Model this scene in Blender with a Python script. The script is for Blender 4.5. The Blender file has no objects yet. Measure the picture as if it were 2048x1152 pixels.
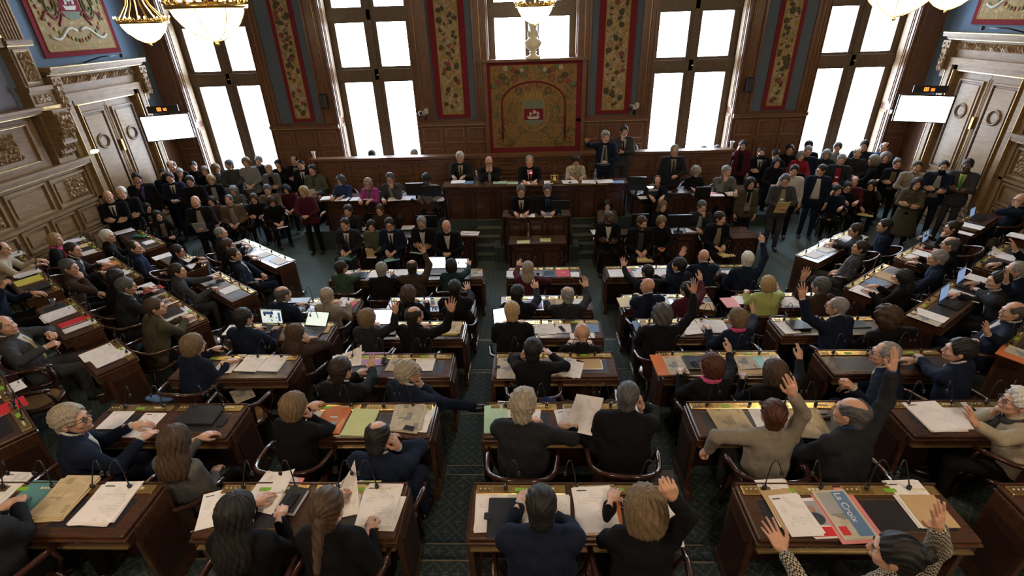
import bpy, math, random
import numpy as np
from mathutils import Vector, Matrix

random.seed(7)
RNG = np.random.default_rng(11)
PI = math.pi
scene = bpy.context.scene
COL = scene.collection

# ------------------------------------------------------------------ camera
F_PX, CX, CY, CAM_H = 1005.0, 1024.0, 576.0, 4.8
_d = np.array([64., 1864., F_PX]); _d /= np.linalg.norm(_d)
_x = np.array([26300., -352., -F_PX]); _x -= _x.dot(_d) * _d; _x /= np.linalg.norm(_x)
_y = -np.cross(_x, _d)
if _y[2] < 0: _y = -_y
ROT = np.array([_x, _y, -_d])            # rows: world axes written in camera axes (x right, y down, z ahead)


def ray(u, v):
    return ROT @ np.array([u - CX, v - CY, F_PX])


def spot(u, v, z):
    """the place at height z that shows at (u, v) in the photograph"""
    w = ray(u, v)
    t = (z - CAM_H) / w[2]
    return np.array([w[0] * t, w[1] * t, z])


def spot_y(u, v, y):
    w = ray(u, v); t = y / w[1]
    return np.array([w[0] * t, y, CAM_H + w[2] * t])


cam_data = bpy.data.cameras.new('camera')
cam_data.sensor_fit = 'HORIZONTAL'; cam_data.sensor_width = 36.0
cam_data.lens = 36.0 * F_PX / 2048.0
cam_data.clip_start = 0.05; cam_data.clip_end = 200
cam = bpy.data.objects.new('camera', cam_data); COL.objects.link(cam)
M = Matrix.Identity(4)
for i in range(3):
    M[i][0] = ROT[i][0]; M[i][1] = -ROT[i][1]; M[i][2] = -ROT[i][2]
M[2][3] = CAM_H
cam.matrix_world = M
scene.camera = cam

# ------------------------------------------------------------------ materials
MATS = {}


def nodes_of(name):
    m = bpy.data.materials.new(name); m.use_nodes = True
    nt = m.node_tree
    return m, nt, nt.nodes['Principled BSDF'], nt.nodes['Material Output']


def N(nt, kind, **kw):
    n = nt.nodes.new(kind)
    for k, v in kw.items():
        if k in n.inputs: n.inputs[k].default_value = v
        else: setattr(n, k, v)
    return n


def ramp(nt, fac, stops, interp='LINEAR'):
    r = nt.nodes.new('ShaderNodeValToRGB'); r.color_ramp.interpolation = interp
    e = r.color_ramp.elements
    while len(e) < len(stops): e.new(0.5)
    for i, (p, c) in enumerate(stops):
        e[i].position = p; e[i].color = (*c, 1)
    nt.links.new(fac, r.inputs[0])
    return r.outputs[0]


def mathn(nt, op, a, b=None, c=None):
    n = nt.nodes.new('ShaderNodeMath'); n.operation = op
    for i, q in enumerate((a, b, c)):
        if q is None: continue
        if isinstance(q, (int, float)): n.inputs[i].default_value = q
        else: nt.links.new(q, n.inputs[i])
    return n.outputs[0]


def mixc(nt, fac, a, b):
    n = nt.nodes.new('ShaderNodeMix'); n.data_type = 'RGBA'
    for s, q in ((0, fac), (6, a), (7, b)):
        if isinstance(q, (int, float)): n.inputs[s].default_value = q
        elif isinstance(q, tuple): n.inputs[s].default_value = (*q, 1)
        else: nt.links.new(q, n.inputs[s])
    return n.outputs[2]


def coords(nt, scale=(1, 1, 1), which='Object'):
    tc = nt.nodes.new('ShaderNodeTexCoord'); mp = nt.nodes.new('ShaderNodeMapping')
    mp.inputs['Scale'].default_value = scale
    nt.links.new(tc.outputs[which], mp.inputs['Vector'])
    return mp.outputs[0]


def bump(nt, bs, h, strength=0.3, dist=0.01):
    b = nt.nodes.new('ShaderNodeBump'); b.inputs['Strength'].default_value = strength
    b.inputs['Distance'].default_value = dist
    nt.links.new(h, b.inputs['Height']); nt.links.new(b.outputs[0], bs.inputs['Normal'])


def flat(name, col, rough=0.6, metal=0.0, spec=0.5, var=0.12, nscale=9.0):
    """a plain surface with a slight procedural variation of tone"""
    if name in MATS: return MATS[name]
    m, nt, bs, out = nodes_of(name)
    nz = N(nt, 'ShaderNodeTexNoise', Scale=nscale, Detail=3.0)
    nt.links.new(coords(nt), nz.inputs['Vector'])
    lo = tuple(max(0, c * (1 - var)) for c in col); hi = tuple(min(1, c * (1 + var)) for c in col)
    nt.links.new(ramp(nt, nz.outputs[0], [(0.3, lo), (0.7, hi)]), bs.inputs['Base Color'])
    bs.inputs['Roughness'].default_value = rough; bs.inputs['Metallic'].default_value = metal
    bs.inputs['Specular IOR Level'].default_value = spec
    MATS[name] = m
    return m


def wood(name, dark, light, rough=0.35, scale=(3, 3, 22), spec=0.5, coat=0.0):
    if name in MATS: return MATS[name]
    m, nt, bs, out = nodes_of(name)
    v = coords(nt, scale)
    nz = N(nt, 'ShaderNodeTexNoise', Scale=1.6, Detail=6.0, Roughness=0.6, Distortion=0.6)
    nt.links.new(v, nz.inputs['Vector'])
    v2 = coords(nt, tuple(s * 5 for s in scale))
    n2 = N(nt, 'ShaderNodeTexNoise', Scale=2.0, Detail=3.0); nt.links.new(v2, n2.inputs['Vector'])
    f = mathn(nt, 'MULTIPLY_ADD', n2.outputs[0], 0.35, mathn(nt, 'MULTIPLY', nz.outputs[0], 0.7))
    nt.links.new(ramp(nt, f, [(0.3, dark), (0.68, light)]), bs.inputs['Base Color'])
    bs.inputs['Roughness'].default_value = rough
    bs.inputs['Specular IOR Level'].default_value = spec
    bs.inputs['Coat Weight'].default_value = coat; bs.inputs['Coat Roughness'].default_value = 0.12
    bump(nt, bs, f, 0.15, 0.002)
    MATS[name] = m
    return m


def fabric(name, col, rough=0.9, weave=260.0, var=0.25, sheen=0.0):
    if name in MATS: return MATS[name]
    m, nt, bs, out = nodes_of(name)
    v = coords(nt)
    nz = N(nt, 'ShaderNodeTexNoise', Scale=weave, Detail=2.0); nt.links.new(v, nz.inputs['Vector'])
    nf = N(nt, 'ShaderNodeTexNoise', Scale=6.0, Detail=4.0, Distortion=1.4); nt.links.new(v, nf.inputs['Vector'])
    lo = tuple(c * (1 - var) for c in col); hi = tuple(min(1, c * (1 + var)) for c in col)
    nt.links.new(ramp(nt, nz.outputs[0], [(0.35, lo), (0.65, hi)]), bs.inputs['Base Color'])
    bs.inputs['Roughness'].default_value = rough
    bs.inputs['Specular IOR Level'].default_value = 0.14
    bs.inputs['Sheen Weight'].default_value = sheen
    h = mathn(nt, 'MULTIPLY_ADD', nf.outputs[0], 6.0, nz.outputs[0])
    bump(nt, bs, h, 0.55, 0.006)
    MATS[name] = m
    return m


def emit(name, col, strength):
    if name in MATS: return MATS[name]
    m, nt, bs, out = nodes_of(name)
    bs.inputs['Base Color'].default_value = (*col, 1)
    bs.inputs['Emission Color'].default_value = (*col, 1)
    bs.inputs['Emission Strength'].default_value = strength
    MATS[name] = m
    return m


def carpet():
    m, nt, bs, out = nodes_of('green_lattice_carpet')
    tc = nt.nodes.new('ShaderNodeTexCoord'); sp = nt.nodes.new('ShaderNodeSeparateXYZ')
    nt.links.new(tc.outputs['Object'], sp.inputs[0])
    x, y = sp.outputs[0], mathn(nt, 'ADD', sp.outputs[1], mathn(nt, 'MULTIPLY', sp.outputs[2], -1.0))
    per = 0.19
    u = mathn(nt, 'DIVIDE', mathn(nt, 'ADD', x, y), per); w = mathn(nt, 'DIVIDE', mathn(nt, 'SUBTRACT', x, y), per)
    def cell(a): return mathn(nt, 'ABSOLUTE', mathn(nt, 'SUBTRACT', mathn(nt, 'FRACT', a), 0.5))
    cu, cw = cell(u), cell(w)
    edge = mathn(nt, 'MAXIMUM', cu, cw)
    line = mathn(nt, 'GREATER_THAN', edge, 0.44)
    r = mathn(nt, 'SQRT', mathn(nt, 'ADD', mathn(nt, 'MULTIPLY', cu, cu), mathn(nt, 'MULTIPLY', cw, cw)))
    pet = mathn(nt, 'ABSOLUTE', mathn(nt, 'SUBTRACT', cu, cw))
    flower = mathn(nt, 'MULTIPLY', mathn(nt, 'LESS_THAN', r, 0.30), mathn(nt, 'LESS_THAN', pet, 0.09))
    cen = mathn(nt, 'LESS_THAN', r, 0.08)
    # dots along the lattice
    du = mathn(nt, 'LESS_THAN', cell(mathn(nt, 'MULTIPLY', u, 4.0)), 0.2); dw = mathn(nt, 'LESS_THAN', cell(mathn(nt, 'MULTIPLY', w, 4.0)), 0.2)
    dots = mathn(nt, 'MULTIPLY', line, mathn(nt, 'MAXIMUM', du, dw))
    f = mathn(nt, 'MULTIPLY_ADD', dots, 0.7, mathn(nt, 'MULTIPLY', line, 0.3))
    f = mathn(nt, 'MAXIMUM', f, mathn(nt, 'MULTIPLY', flower, 0.55)); f = mathn(nt, 'MAXIMUM', f, cen)
    nz = N(nt, 'ShaderNodeTexNoise', Scale=160.0, Detail=2.0); nt.links.new(tc.outputs['Object'], nz.inputs['Vector'])
    f = mathn(nt, 'MULTIPLY', f, mathn(nt, 'MULTIPLY_ADD', nz.outputs[0], 0.8, 0.6))
    nt.links.new(mixc(nt, f, (0.020, 0.034, 0.032), (0.098, 0.122, 0.104)), bs.inputs['Base Color'])
    bs.inputs['Roughness'].default_value = 0.8; bs.inputs['Sheen Weight'].default_value = 0.35
    bs.inputs['Sheen Tint'].default_value = (0.55, 0.8, 0.85, 1)
    bump(nt, bs, nz.outputs[0], 0.4, 0.004)
    MATS['carpet'] = m
    return m


def tapestry(name, cols, scale=9.0):
    m, nt, bs, out = nodes_of(name)
    v = coords(nt)
    a = N(nt, 'ShaderNodeTexNoise', Scale=scale, Detail=5.0, Roughness=0.65, Distortion=2.2); nt.links.new(v, a.inputs['Vector'])
    vo = N(nt, 'ShaderNodeTexVoronoi', Scale=scale * 1.3); nt.links.new(v, vo.inputs['Vector'])
    f = mathn(nt, 'MULTIPLY_ADD', vo.outputs['Distance'], 0.35, mathn(nt, 'MULTIPLY', a.outputs[0], 0.8))
    n = len(cols); stops = [(0.30 + 0.45 * i / (n - 1), c) for i, c in enumerate(cols)]
    nt.links.new(ramp(nt, f, stops), bs.inputs['Base Color'])
    w = N(nt, 'ShaderNodeTexNoise', Scale=300.0); nt.links.new(v, w.inputs['Vector'])
    bs.inputs['Roughness'].default_value = 0.95; bs.inputs['Specular IOR Level'].default_value = 0.1
    bump(nt, bs, w.outputs[0], 0.4, 0.004)
    MATS[name] = m
    return m


def printed(name, paper, ink, line=0.011, dens=0.55, block=None, rough=0.75):
    """paper with rows of small print: words along local x, lines along local y"""
    if name in MATS: return MATS[name]
    m, nt, bs, out = nodes_of(name)
    tc = nt.nodes.new('ShaderNodeTexCoord'); sp = nt.nodes.new('ShaderNodeSeparateXYZ')
    nt.links.new(tc.outputs['Object'], sp.inputs[0])
    gen = nt.nodes.new('ShaderNodeSeparateXYZ'); nt.links.new(tc.outputs['Generated'], gen.inputs[0])
    row = mathn(nt, 'LESS_THAN', mathn(nt, 'FRACT', mathn(nt, 'DIVIDE', sp.outputs[1], line)), 0.30)
    wn = N(nt, 'ShaderNodeTexNoise', Scale=1.0, Detail=1.0)
    cmb = nt.nodes.new('ShaderNodeCombineXYZ')
    nt.links.new(mathn(nt, 'MULTIPLY', sp.outputs[0], 420.0), cmb.inputs[0])
    nt.links.new(mathn(nt, 'MULTIPLY', mathn(nt, 'FLOOR', mathn(nt, 'DIVIDE', sp.outputs[1], line)), 7.7), cmb.inputs[1])
    nt.links.new(cmb.outputs[0], wn.inputs['Vector'])
    word = mathn(nt, 'GREATER_THAN', wn.outputs[0], 1.0 - dens)
    pn = N(nt, 'ShaderNodeTexNoise', Scale=14.0, Detail=0.0); nt.links.new(tc.outputs['Object'], pn.inputs['Vector'])
    para = mathn(nt, 'GREATER_THAN', pn.outputs[0], 0.44 if block else 0.53)
    def inside(o, a, b): return mathn(nt, 'MULTIPLY', mathn(nt, 'GREATER_THAN', o, a), mathn(nt, 'LESS_THAN', o, b))
    box = mathn(nt, 'MULTIPLY', inside(gen.outputs[0], 0.13, 0.87), inside(gen.outputs[1], 0.08, 0.93))
    f = mathn(nt, 'MULTIPLY', mathn(nt, 'MULTIPLY', row, word), mathn(nt, 'MULTIPLY', box, para))
    c = mixc(nt, mathn(nt, 'MULTIPLY', f, 0.65), paper, ink)
    if block:
        bn = N(nt, 'ShaderNodeTexVoronoi', Scale=11.0, distance='CHEBYCHEV'); nt.links.new(tc.outputs['Object'], bn.inputs['Vector'])
        sep = nt.nodes.new('ShaderNodeSeparateColor'); nt.links.new(bn.outputs['Color'], sep.inputs[0])
        pic = mathn(nt, 'MULTIPLY', mathn(nt, 'GREATER_THAN', sep.outputs[0], 0.68), box)
        pz = N(nt, 'ShaderNodeTexNoise', Scale=60.0, Detail=4.0); nt.links.new(tc.outputs['Object'], pz.inputs['Vector'])
        c = mixc(nt, pic, c, mixc(nt, pz.outputs[0], block[0], block[1]))
    nt.links.new(c, bs.inputs['Base Color'])
    bs.inputs['Roughness'].default_value = rough; bs.inputs['Specular IOR Level'].default_value = 0.25
    MATS[name] = m
    return m


def cane():
    m, nt, bs, out = nodes_of('woven_cane')
    tc = nt.nodes.new('ShaderNodeTexCoord'); sp = nt.nodes.new('ShaderNodeSeparateXYZ')
    nt.links.new(tc.outputs['Object'], sp.inputs[0])
    def st(o, k): return mathn(nt, 'LESS_THAN', mathn(nt, 'FRACT', mathn(nt, 'MULTIPLY', o, k)), 0.45)
    f = mathn(nt, 'MAXIMUM', st(mathn(nt, 'ADD', sp.outputs[0], sp.outputs[2]), 90.0), st(sp.outputs[1], 90.0))
    nt.links.new(mixc(nt, f, (0.02, 0.012, 0.006), (0.28, 0.17, 0.07)), bs.inputs['Base Color'])
    bs.inputs['Roughness'].default_value = 0.6
    MATS['cane'] = m
    return m


def glass_mat(name='window_glass', tint=(1, 1, 1), gloss=0.08):
    m = bpy.data.materials.new(name); m.use_nodes = True; nt = m.node_tree; nt.nodes.clear()
    o = nt.nodes.new('ShaderNodeOutputMaterial'); t = nt.nodes.new('ShaderNodeBsdfTransparent')
    g = nt.nodes.new('ShaderNodeBsdfGlossy'); g.inputs['Roughness'].default_value = 0.03
    t.inputs[0].default_value = (*tint, 1)
    mx = nt.nodes.new('ShaderNodeMixShader'); mx.inputs[0].default_value = gloss
    nt.links.new(t.outputs[0], mx.inputs[1]); nt.links.new(g.outputs[0], mx.inputs[2]); nt.links.new(mx.outputs[0], o.inputs[0])
    MATS[name] = m
    return m


def houndstooth():
    m, nt, bs, out = nodes_of('houndstooth_knit')
    ch = N(nt, 'ShaderNodeTexChecker', Scale=95.0); nt.links.new(coords(nt, (1, 1, 1)), ch.inputs['Vector'])
    nz = N(nt, 'ShaderNodeTexNoise', Scale=130.0); nt.links.new(coords(nt), nz.inputs['Vector'])
    f = mathn(nt, 'GREATER_THAN', mathn(nt, 'MULTIPLY_ADD', ch.outputs[1], 0.5, mathn(nt, 'MULTIPLY', nz.outputs[0], 0.9)), 0.66)
    nt.links.new(mixc(nt, f, (0.012, 0.011, 0.012), (0.42, 0.38, 0.30)), bs.inputs['Base Color'])
    bs.inputs['Roughness'].default_value = 0.9
    MATS['houndstooth'] = m


def leopard():
    m, nt, bs, out = nodes_of('spotted_blouse')
    vo = N(nt, 'ShaderNodeTexVoronoi', Scale=42.0); nt.links.new(coords(nt), vo.inputs['Vector'])
    nt.links.new(ramp(nt, vo.outputs['Distance'], [(0.0, (0.02, 0.015, 0.012)), (0.34, (0.03, 0.02, 0.015)), (0.42, (0.5, 0.45, 0.33)), (1, (0.5, 0.45, 0.33))]), bs.inputs['Base Color'])
    bs.inputs['Roughness'].default_value = 0.8
    MATS['leopard'] = m


# ------------------------------------------------------------------ mesh building
def link_mesh(name, V, Fs, mats, midx=None, smooth=True, parent=None):
    """V (n,3), Fs list of index lists or an (m,4) array"""
    me = bpy.data.meshes.new(name)
    if isinstance(Fs, np.ndarray):
        m_, k = Fs.shape
        me.vertices.add(len(V)); me.vertices.foreach_set('co', np.asarray(V, np.float32).ravel())
        me.loops.add(m_ * k); me.loops.foreach_set('vertex_index', Fs.astype(np.int32).ravel())
        me.polygons.add(m_); me.polygons.foreach_set('loop_start', np.arange(0, m_ * k, k, dtype=np.int32))
        me.polygons.foreach_set('loop_total', np.full(m_, k, np.int32))
    else:
        me.from_pydata([tuple(map(float, v)) for v in V], [], Fs)
    for m in mats: me.materials.append(m)
    if midx is not None: me.polygons.foreach_set('material_index', np.asarray(midx, np.int32))
    me.polygons.foreach_set('use_smooth', np.full(len(me.polygons), bool(smooth)))
    me.update(); me.validate()
    o = bpy.data.objects.new(name, me); COL.objects.link(o)
    if parent is not None: o.parent = parent
    return o


class MB:
    """collects boxes, tubes and lathes; build() links them as ONE mesh object"""
    def __init__(s): s.v = []; s.f = []; s.m = []; s.mats = []; s.sm = []

    def mi(s, mat):
        if mat not in s.mats: s.mats.append(mat)
        return s.mats.index(mat)

    def add(s, vs, fs, mat, smooth=False):
        b = len(s.v); s.v += [tuple(map(float, q)) for q in vs]
        k = s.mi(mat)
        for f in fs: s.f.append([b + i for i in f]); s.m.append(k); s.sm.append(smooth)
        return s

    def box(s, x0, x1, y0, y1, z0, z1, mat, T=None):
        vs = [(x, y, z) for x in (x0, x1) for y in (y0, y1) for z in (z0, z1)]
        if T is not None: vs = [tuple(T @ Vector(q)) for q in vs]
        return s.add(vs, [(0, 1, 3, 2), (4, 6, 7, 5), (0, 4, 5, 1), (2, 3, 7, 6), (0, 2, 6, 4), (1, 5, 7, 3)], mat)

    def bbox(s, x0, x1, y0, y1, z0, z1, mat, b=0.006):
        """box with chamfered edges"""
        b = min(b, (x1 - x0) * .45, (y1 - y0) * .45, (z1 - z0) * .45)
        X = (x0, x0 + b, x1 - b, x1); Y = (y0, y0 + b, y1 - b, y1); Z = (z0, z0 + b, z1 - b, z1)
        vs = []; idx = {}
        for i in (0, 1):
            for j in (0, 1):
                for k in (0, 1):
                    xi, yi, zi = (1, 2)[i], (1, 2)[j], (1, 2)[k]
                    for a, (p, q, r) in enumerate(((0 if i == 0 else 3, yi, zi), (xi, 0 if j == 0 else 3, zi), (xi, yi, 0 if k == 0 else 3))):
                        idx[(i, j, k, a)] = len(vs); vs.append((X[p], Y[q], Z[r]))
        fs = []
        for a in range(3):
            for sgn in (0, 1):
                c = []
                for (p, q) in ((0, 0), (1, 0), (1, 1), (0, 1)):
                    t = [0, 0, 0]; t[a] = sgn; t[(a + 1) % 3] = p; t[(a + 2) % 3] = q
                    c.append(idx[(*t, a)])
                fs.append(c if sgn else c[::-1])
        for a in range(3):
            b1, c1 = (a + 1) % 3, (a + 2) % 3
            for p in (0, 1):
                for q in (0, 1):
                    def g(t, w):
                        k = [0, 0, 0]; k[a] = t; k[b1] = p; k[c1] = q
                        return idx[(*k, w)]
                    f = [g(0, b1), g(1, b1), g(1, c1), g(0, c1)]
                    fs.append(f if (p ^ q) else f[::-1])
        for i in (0, 1):
            for j in (0, 1):
                for k in (0, 1):
                    f = [idx[(i, j, k, a)] for a in range(3)]
                    fs.append(f if (i + j + k) % 2 else f[::-1])
        return s.add(vs, fs, mat)

    def tube(s, pts, r, mat, seg=8, cap=True):
        pts = [Vector(p) for p in pts]; n = len(pts)
        rr = [r] * n if isinstance(r, (int, float)) else list(r)
        vs = []; fs = []
        up = Vector((0.12, 0.31, 0.94))
        for i, p in enumerate(pts):
            t = (pts[min(i + 1, n - 1)] - pts[max(i - 1, 0)]).normalized()
            a = t.cross(up)
            if a.length < 1e-3: a = t.cross(Vector((1, 0, 0)))
            a.normalize(); b = t.cross(a); up = b.cross(t) if False else up
            for k in range(seg):
                th = 2 * PI * k / seg
                vs.append(p + (a * math.cos(th) + b * math.sin(th)) * rr[i])
        for i in range(n - 1):
            for k in range(seg):
                k2 = (k + 1) % seg
                fs.append((i * seg + k, i * seg + k2, (i + 1) * seg + k2, (i + 1) * seg + k))
        if cap:
            fs.append(tuple(range(seg))[::-1]); fs.append(tuple(range((n - 1) * seg, n * seg)))
        return s.add(vs, fs, mat, True)

    def lathe(s, prof, mat, seg=20, c=(0, 0, 0), squash=(1, 1), smooth=True, a0=0, a1=2 * PI):
        full = abs(a1 - a0 - 2 * PI) < 1e-6
        n = seg if full else seg + 1
        vs = []; fs = []
        for (r, z) in prof:
            for k in range(n):
                th = a0 + (a1 - a0) * k / seg
                vs.append((c[0] + r * math.cos(th) * squash[0], c[1] + r * math.sin(th) * squash[1], c[2] + z))
        for i in range(len(prof) - 1):
            for k in range(seg):
                k2 = (k + 1) % n
                fs.append((i * n + k, i * n + k2, (i + 1) * n + k2, (i + 1) * n + k))
        return s.add(vs, fs, mat, smooth)

    def prism(s, poly, z0, z1, mat, mat_side=None, axis='z'):
        """extrude a polygon (list of 2D points)"""
        def P(a, b, h):
            return {'z': (a, b, h), 'y': (a, h, b), 'x': (h, a, b)}[axis]
        n = len(poly)
        lo = [P(a, b, z0) for a, b in poly]; hi = [P(a, b, z1) for a, b in poly]
        s.add(lo, [tuple(range(n))[::-1]], mat); s.add(hi, [tuple(range(n))], mat)
        s.add(lo + hi, [(i, (i + 1) % n, n + (i + 1) % n, n + i) for i in range(n)], mat_side or mat)
        return s

    def ball(s, c, r, mat, seg=10, rings=6, sc=(1, 1, 1)):
        prof = [(math.sin(PI * i / rings), -math.cos(PI * i / rings)) for i in range(rings + 1)]
        vs = []; fs = []
        for (a, z) in prof:
            for k in range(seg):
                th = 2 * PI * k / seg
                vs.append((c[0] + a * math.cos(th) * r * sc[0], c[1] + a * math.sin(th) * r * sc[1], c[2] + z * r * sc[2]))
        for i in range(rings):
            for k in range(seg):
                k2 = (k + 1) % seg
                fs.append((i * seg + k, i * seg + k2, (i + 1) * seg + k2, (i + 1) * seg + k))
        return s.add(vs, fs, mat, True)

    def build(s, name, parent=None, loc=None, rz=0.0):
        me = bpy.data.meshes.new(name); me.from_pydata(s.v, [], s.f)
        for m in s.mats: me.materials.append(m)
        me.polygons.foreach_set('material_index', np.asarray(s.m, np.int32))
        me.polygons.foreach_set('use_smooth', s.sm)
        me.validate(); me.update()
        o = bpy.data.objects.new(name, me); COL.objects.link(o)
        if parent is not None: o.parent = parent
        if loc is not None: o.location = loc
        o.rotation_euler.z = rz
        return o


def empty(name, loc, rz=0.0):
    o = bpy.data.objects.new(name, None); COL.objects.link(o)
    o.location = loc; o.rotation_euler = (0, 0, rz); o.empty_display_size = 0.1
    return o


def tag(o, label=None, cat=None, group=None, kind=None):
    if label: o['label'] = label
    if cat: o['category'] = cat
    if group: o['group'] = group
    if kind: o['kind'] = kind
    return o


def structure(o): o['kind'] = 'structure'; return o


def copy_tree(o, parent=None):
    c = o.copy(); COL.objects.link(c); c.parent = parent
    for ch in list(o.children): copy_tree(ch, c)
    return c
# ------------------------------------------------------------------ implicit surfaces
def rcone(P, a, b, r1, r2):
    a = np.asarray(a, np.float32); b = np.asarray(b, np.float32)
    ab = b - a; t = np.clip(((P - a) @ ab) / max(1e-9, float(ab @ ab)), 0, 1)
    q = P - a - t[:, None] * ab
    return np.sqrt(np.einsum('ij,ij->i', q, q)) - (r1 + (r2 - r1) * t)


def ell(P, c, r):
    q = (P - np.asarray(c, np.float32)) / np.asarray(r, np.float32)
    k = np.sqrt(np.einsum('ij,ij->i', q, q)) + 1e-9
    g = q / np.asarray(r, np.float32); k1 = np.sqrt(np.einsum('ij,ij->i', g, g)) + 1e-9
    return k * (k - 1) / k1


def smin(a, b, k):
    h = np.maximum(k - np.abs(a - b), 0) / k
    return np.minimum(a, b) - h * h * k * 0.25


def smax(a, b, k): return -smin(-a, -b, k)


def nets(f, lo, hi, h):
    """surface nets: a closed quad mesh of f = 0"""
    ax = [np.arange(lo[i], hi[i] + h, h, dtype=np.float32) for i in range(3)]
    nx, ny, nz = map(len, ax)
    G = np.stack(np.meshgrid(*ax, indexing='ij'), -1).reshape(-1, 3)
    g = f(G).reshape(nx, ny, nz).astype(np.float32)
    ins = g < 0
    def sl(o): return tuple(slice(o[i], (nx, ny, nz)[i] - 1 + o[i]) for i in range(3))
    cnt = np.zeros((nx - 1, ny - 1, nz - 1), np.int8); offs = [(i, j, k) for i in (0, 1) for j in (0, 1) for k in (0, 1)]
    for o in offs: cnt += ins[sl(o)]
    act = (cnt > 0) & (cnt < 8)
    I = np.argwhere(act)
    if len(I) == 0: return np.zeros((0, 3)), np.zeros((0, 4), int)
    idx = -np.ones(act.shape, np.int32); idx[act] = np.arange(len(I))
    cs = {o: g[I[:, 0] + o[0], I[:, 1] + o[1], I[:, 2] + o[2]] for o in offs}
    acc = np.zeros((len(I), 3), np.float32); n = np.zeros(len(I), np.float32)
    for o in offs:
        for a in range(3):
            if o[a] == 0:
                o2 = list(o); o2[a] = 1; o2 = tuple(o2)
                g0, g1 = cs[o], cs[o2]; m = (g0 < 0) != (g1 < 0)
                t = np.where(m, g0 / np.where(m, g0 - g1, 1), 0)
                p = np.tile(np.array(o, np.float32), (len(I), 1)); p[:, a] = t
                acc += p * m[:, None]; n += m
    V = (I + acc / n[:, None]) * h + np.asarray(lo, np.float32)
    Q = []
    for a in range(3):
        b, c = (a + 1) % 3, (a + 2) % 3
        s0 = [slice(None)] * 3; s1 = [slice(None)] * 3
        s0[a] = slice(0, -1); s1[a] = slice(1, None)
        for q in (b, c):
            s0[q] = slice(1, -1); s1[q] = slice(1, -1)
        e0, e1 = ins[tuple(s0)], ins[tuple(s1)]
        E = np.argwhere(e0 != e1); E[:, b] += 1; E[:, c] += 1
        if len(E) == 0: continue
        def cellid(db, dc):
            D = E.copy(); D[:, b] -= db; D[:, c] -= dc
            return idx[D[:, 0], D[:, 1], D[:, 2]]
        q = np.stack([cellid(1, 1), cellid(0, 1), cellid(0, 0), cellid(1, 0)], 1)
        fl = ~ins[E[:, 0], E[:, 1], E[:, 2]]
        q[fl] = q[fl][:, ::-1]
        Q.append(q)
    Q = np.concatenate(Q)
    return V, Q[(Q >= 0).all(1)]


# ------------------------------------------------------------------ heads, hands, hair: modelled once, reused
HEADS, HANDS, HAIRS = {}, {}, {}


def head_sdf(kind):
    jaw = {'m': 1.0, 'f': 0.9, 'o': 1.06}[kind]
    def f(P):
        d = ell(P, (0, -.014, .032), (.077, .094, .088))
        d = smin(d, ell(P, (0, .022, -.030), (.061 * jaw, .068, .078)), .035)
        d = smin(d, rcone(P, (-.030 * jaw, .045, -.082), (.030 * jaw, .045, -.082), .026, .026), .03)
        d = smin(d, ell(P, (0, .072, -.098), (.024 * jaw, .020, .018)), .022)
        d = smin(d, rcone(P, (-.030, .080, .030), (.030, .080, .030), .012, .012), .016)
        for s in (-1, 1):
            d = smax(d, -ell(P, (s * .032, .102, .010), (.020, .018, .013)), .010)
            d = smin(d, ell(P, (s * .041, .066, -.024), (.022, .022, .020)), .02)
            d = smin(d, ell(P, (s * .079, -.006, -.006), (.010, .020, .031)), .006)
        d = smin(d, rcone(P, (0, .090, .022), (0, .108, -.020), .0075, .0125), .009)
        d = smin(d, rcone(P, (-.009, .102, -.026), (.009, .102, -.026), .008, .008), .008)
        d = smin(d, rcone(P, (-.016, .091, -.052), (.016, .091, -.052), .0075, .0075), .006)
        d = smin(d, rcone(P, (-.013, .089, -.064), (.013, .089, -.064), .008, .008), .006)
        d = smin(d, rcone(P, (0, -.022, -.07), (0, -.040, -.17), .050 * jaw, .056 * jaw), .03)
        return d
    return f


def head_mesh(kind, res):
    key = (kind, res)
    if key in HEADS: return HEADS[key]
    V, Q = nets(head_sdf(kind), (-.10, -.12, -.20), (.10, .135, .135), res)
    c = V[Q].mean(1)
    m = np.zeros(len(Q), int)
    lips = (np.abs(c[:, 0]) < .021) & (c[:, 1] > .090) & (c[:, 2] < -.046) & (c[:, 2] > -.069)
    m[lips] = 1
    Vs, Fs, Ms = [V], [Q], [m]; b = len(V)
    # eyeballs and irises
    for s in (-1, 1):
        for (cc, r, mat, rg) in (((s * .0315, .0775, .011), .0135, 2, 6), ((s * .0315, .0855, .010), .0068, 3, 4)):
            mb = MB(); mb.ball(cc, r, None, 8, rg)
            Vs.append(np.array(mb.v)); Fs.append(np.array(mb.f) + b); Ms.append(np.full(len(mb.f), mat)); b += len(mb.v)
    Fs.append(None); mb = MB()
    for s in (-1, 1): mb.tube([(s * .016, .0955, .026), (s * .032, .0945, .031), (s * .046, .0835, .026)], (.0032, .004, .0024), None, 5, False)
    Fs.pop(); Vs.append(np.array(mb.v)); Fs.append(np.array(mb.f) + b); Ms.append(np.full(len(mb.f), 4))
    out = (np.concatenate(Vs), np.concatenate(Fs), np.concatenate(Ms))
    HEADS[key] = out
    return out


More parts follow.
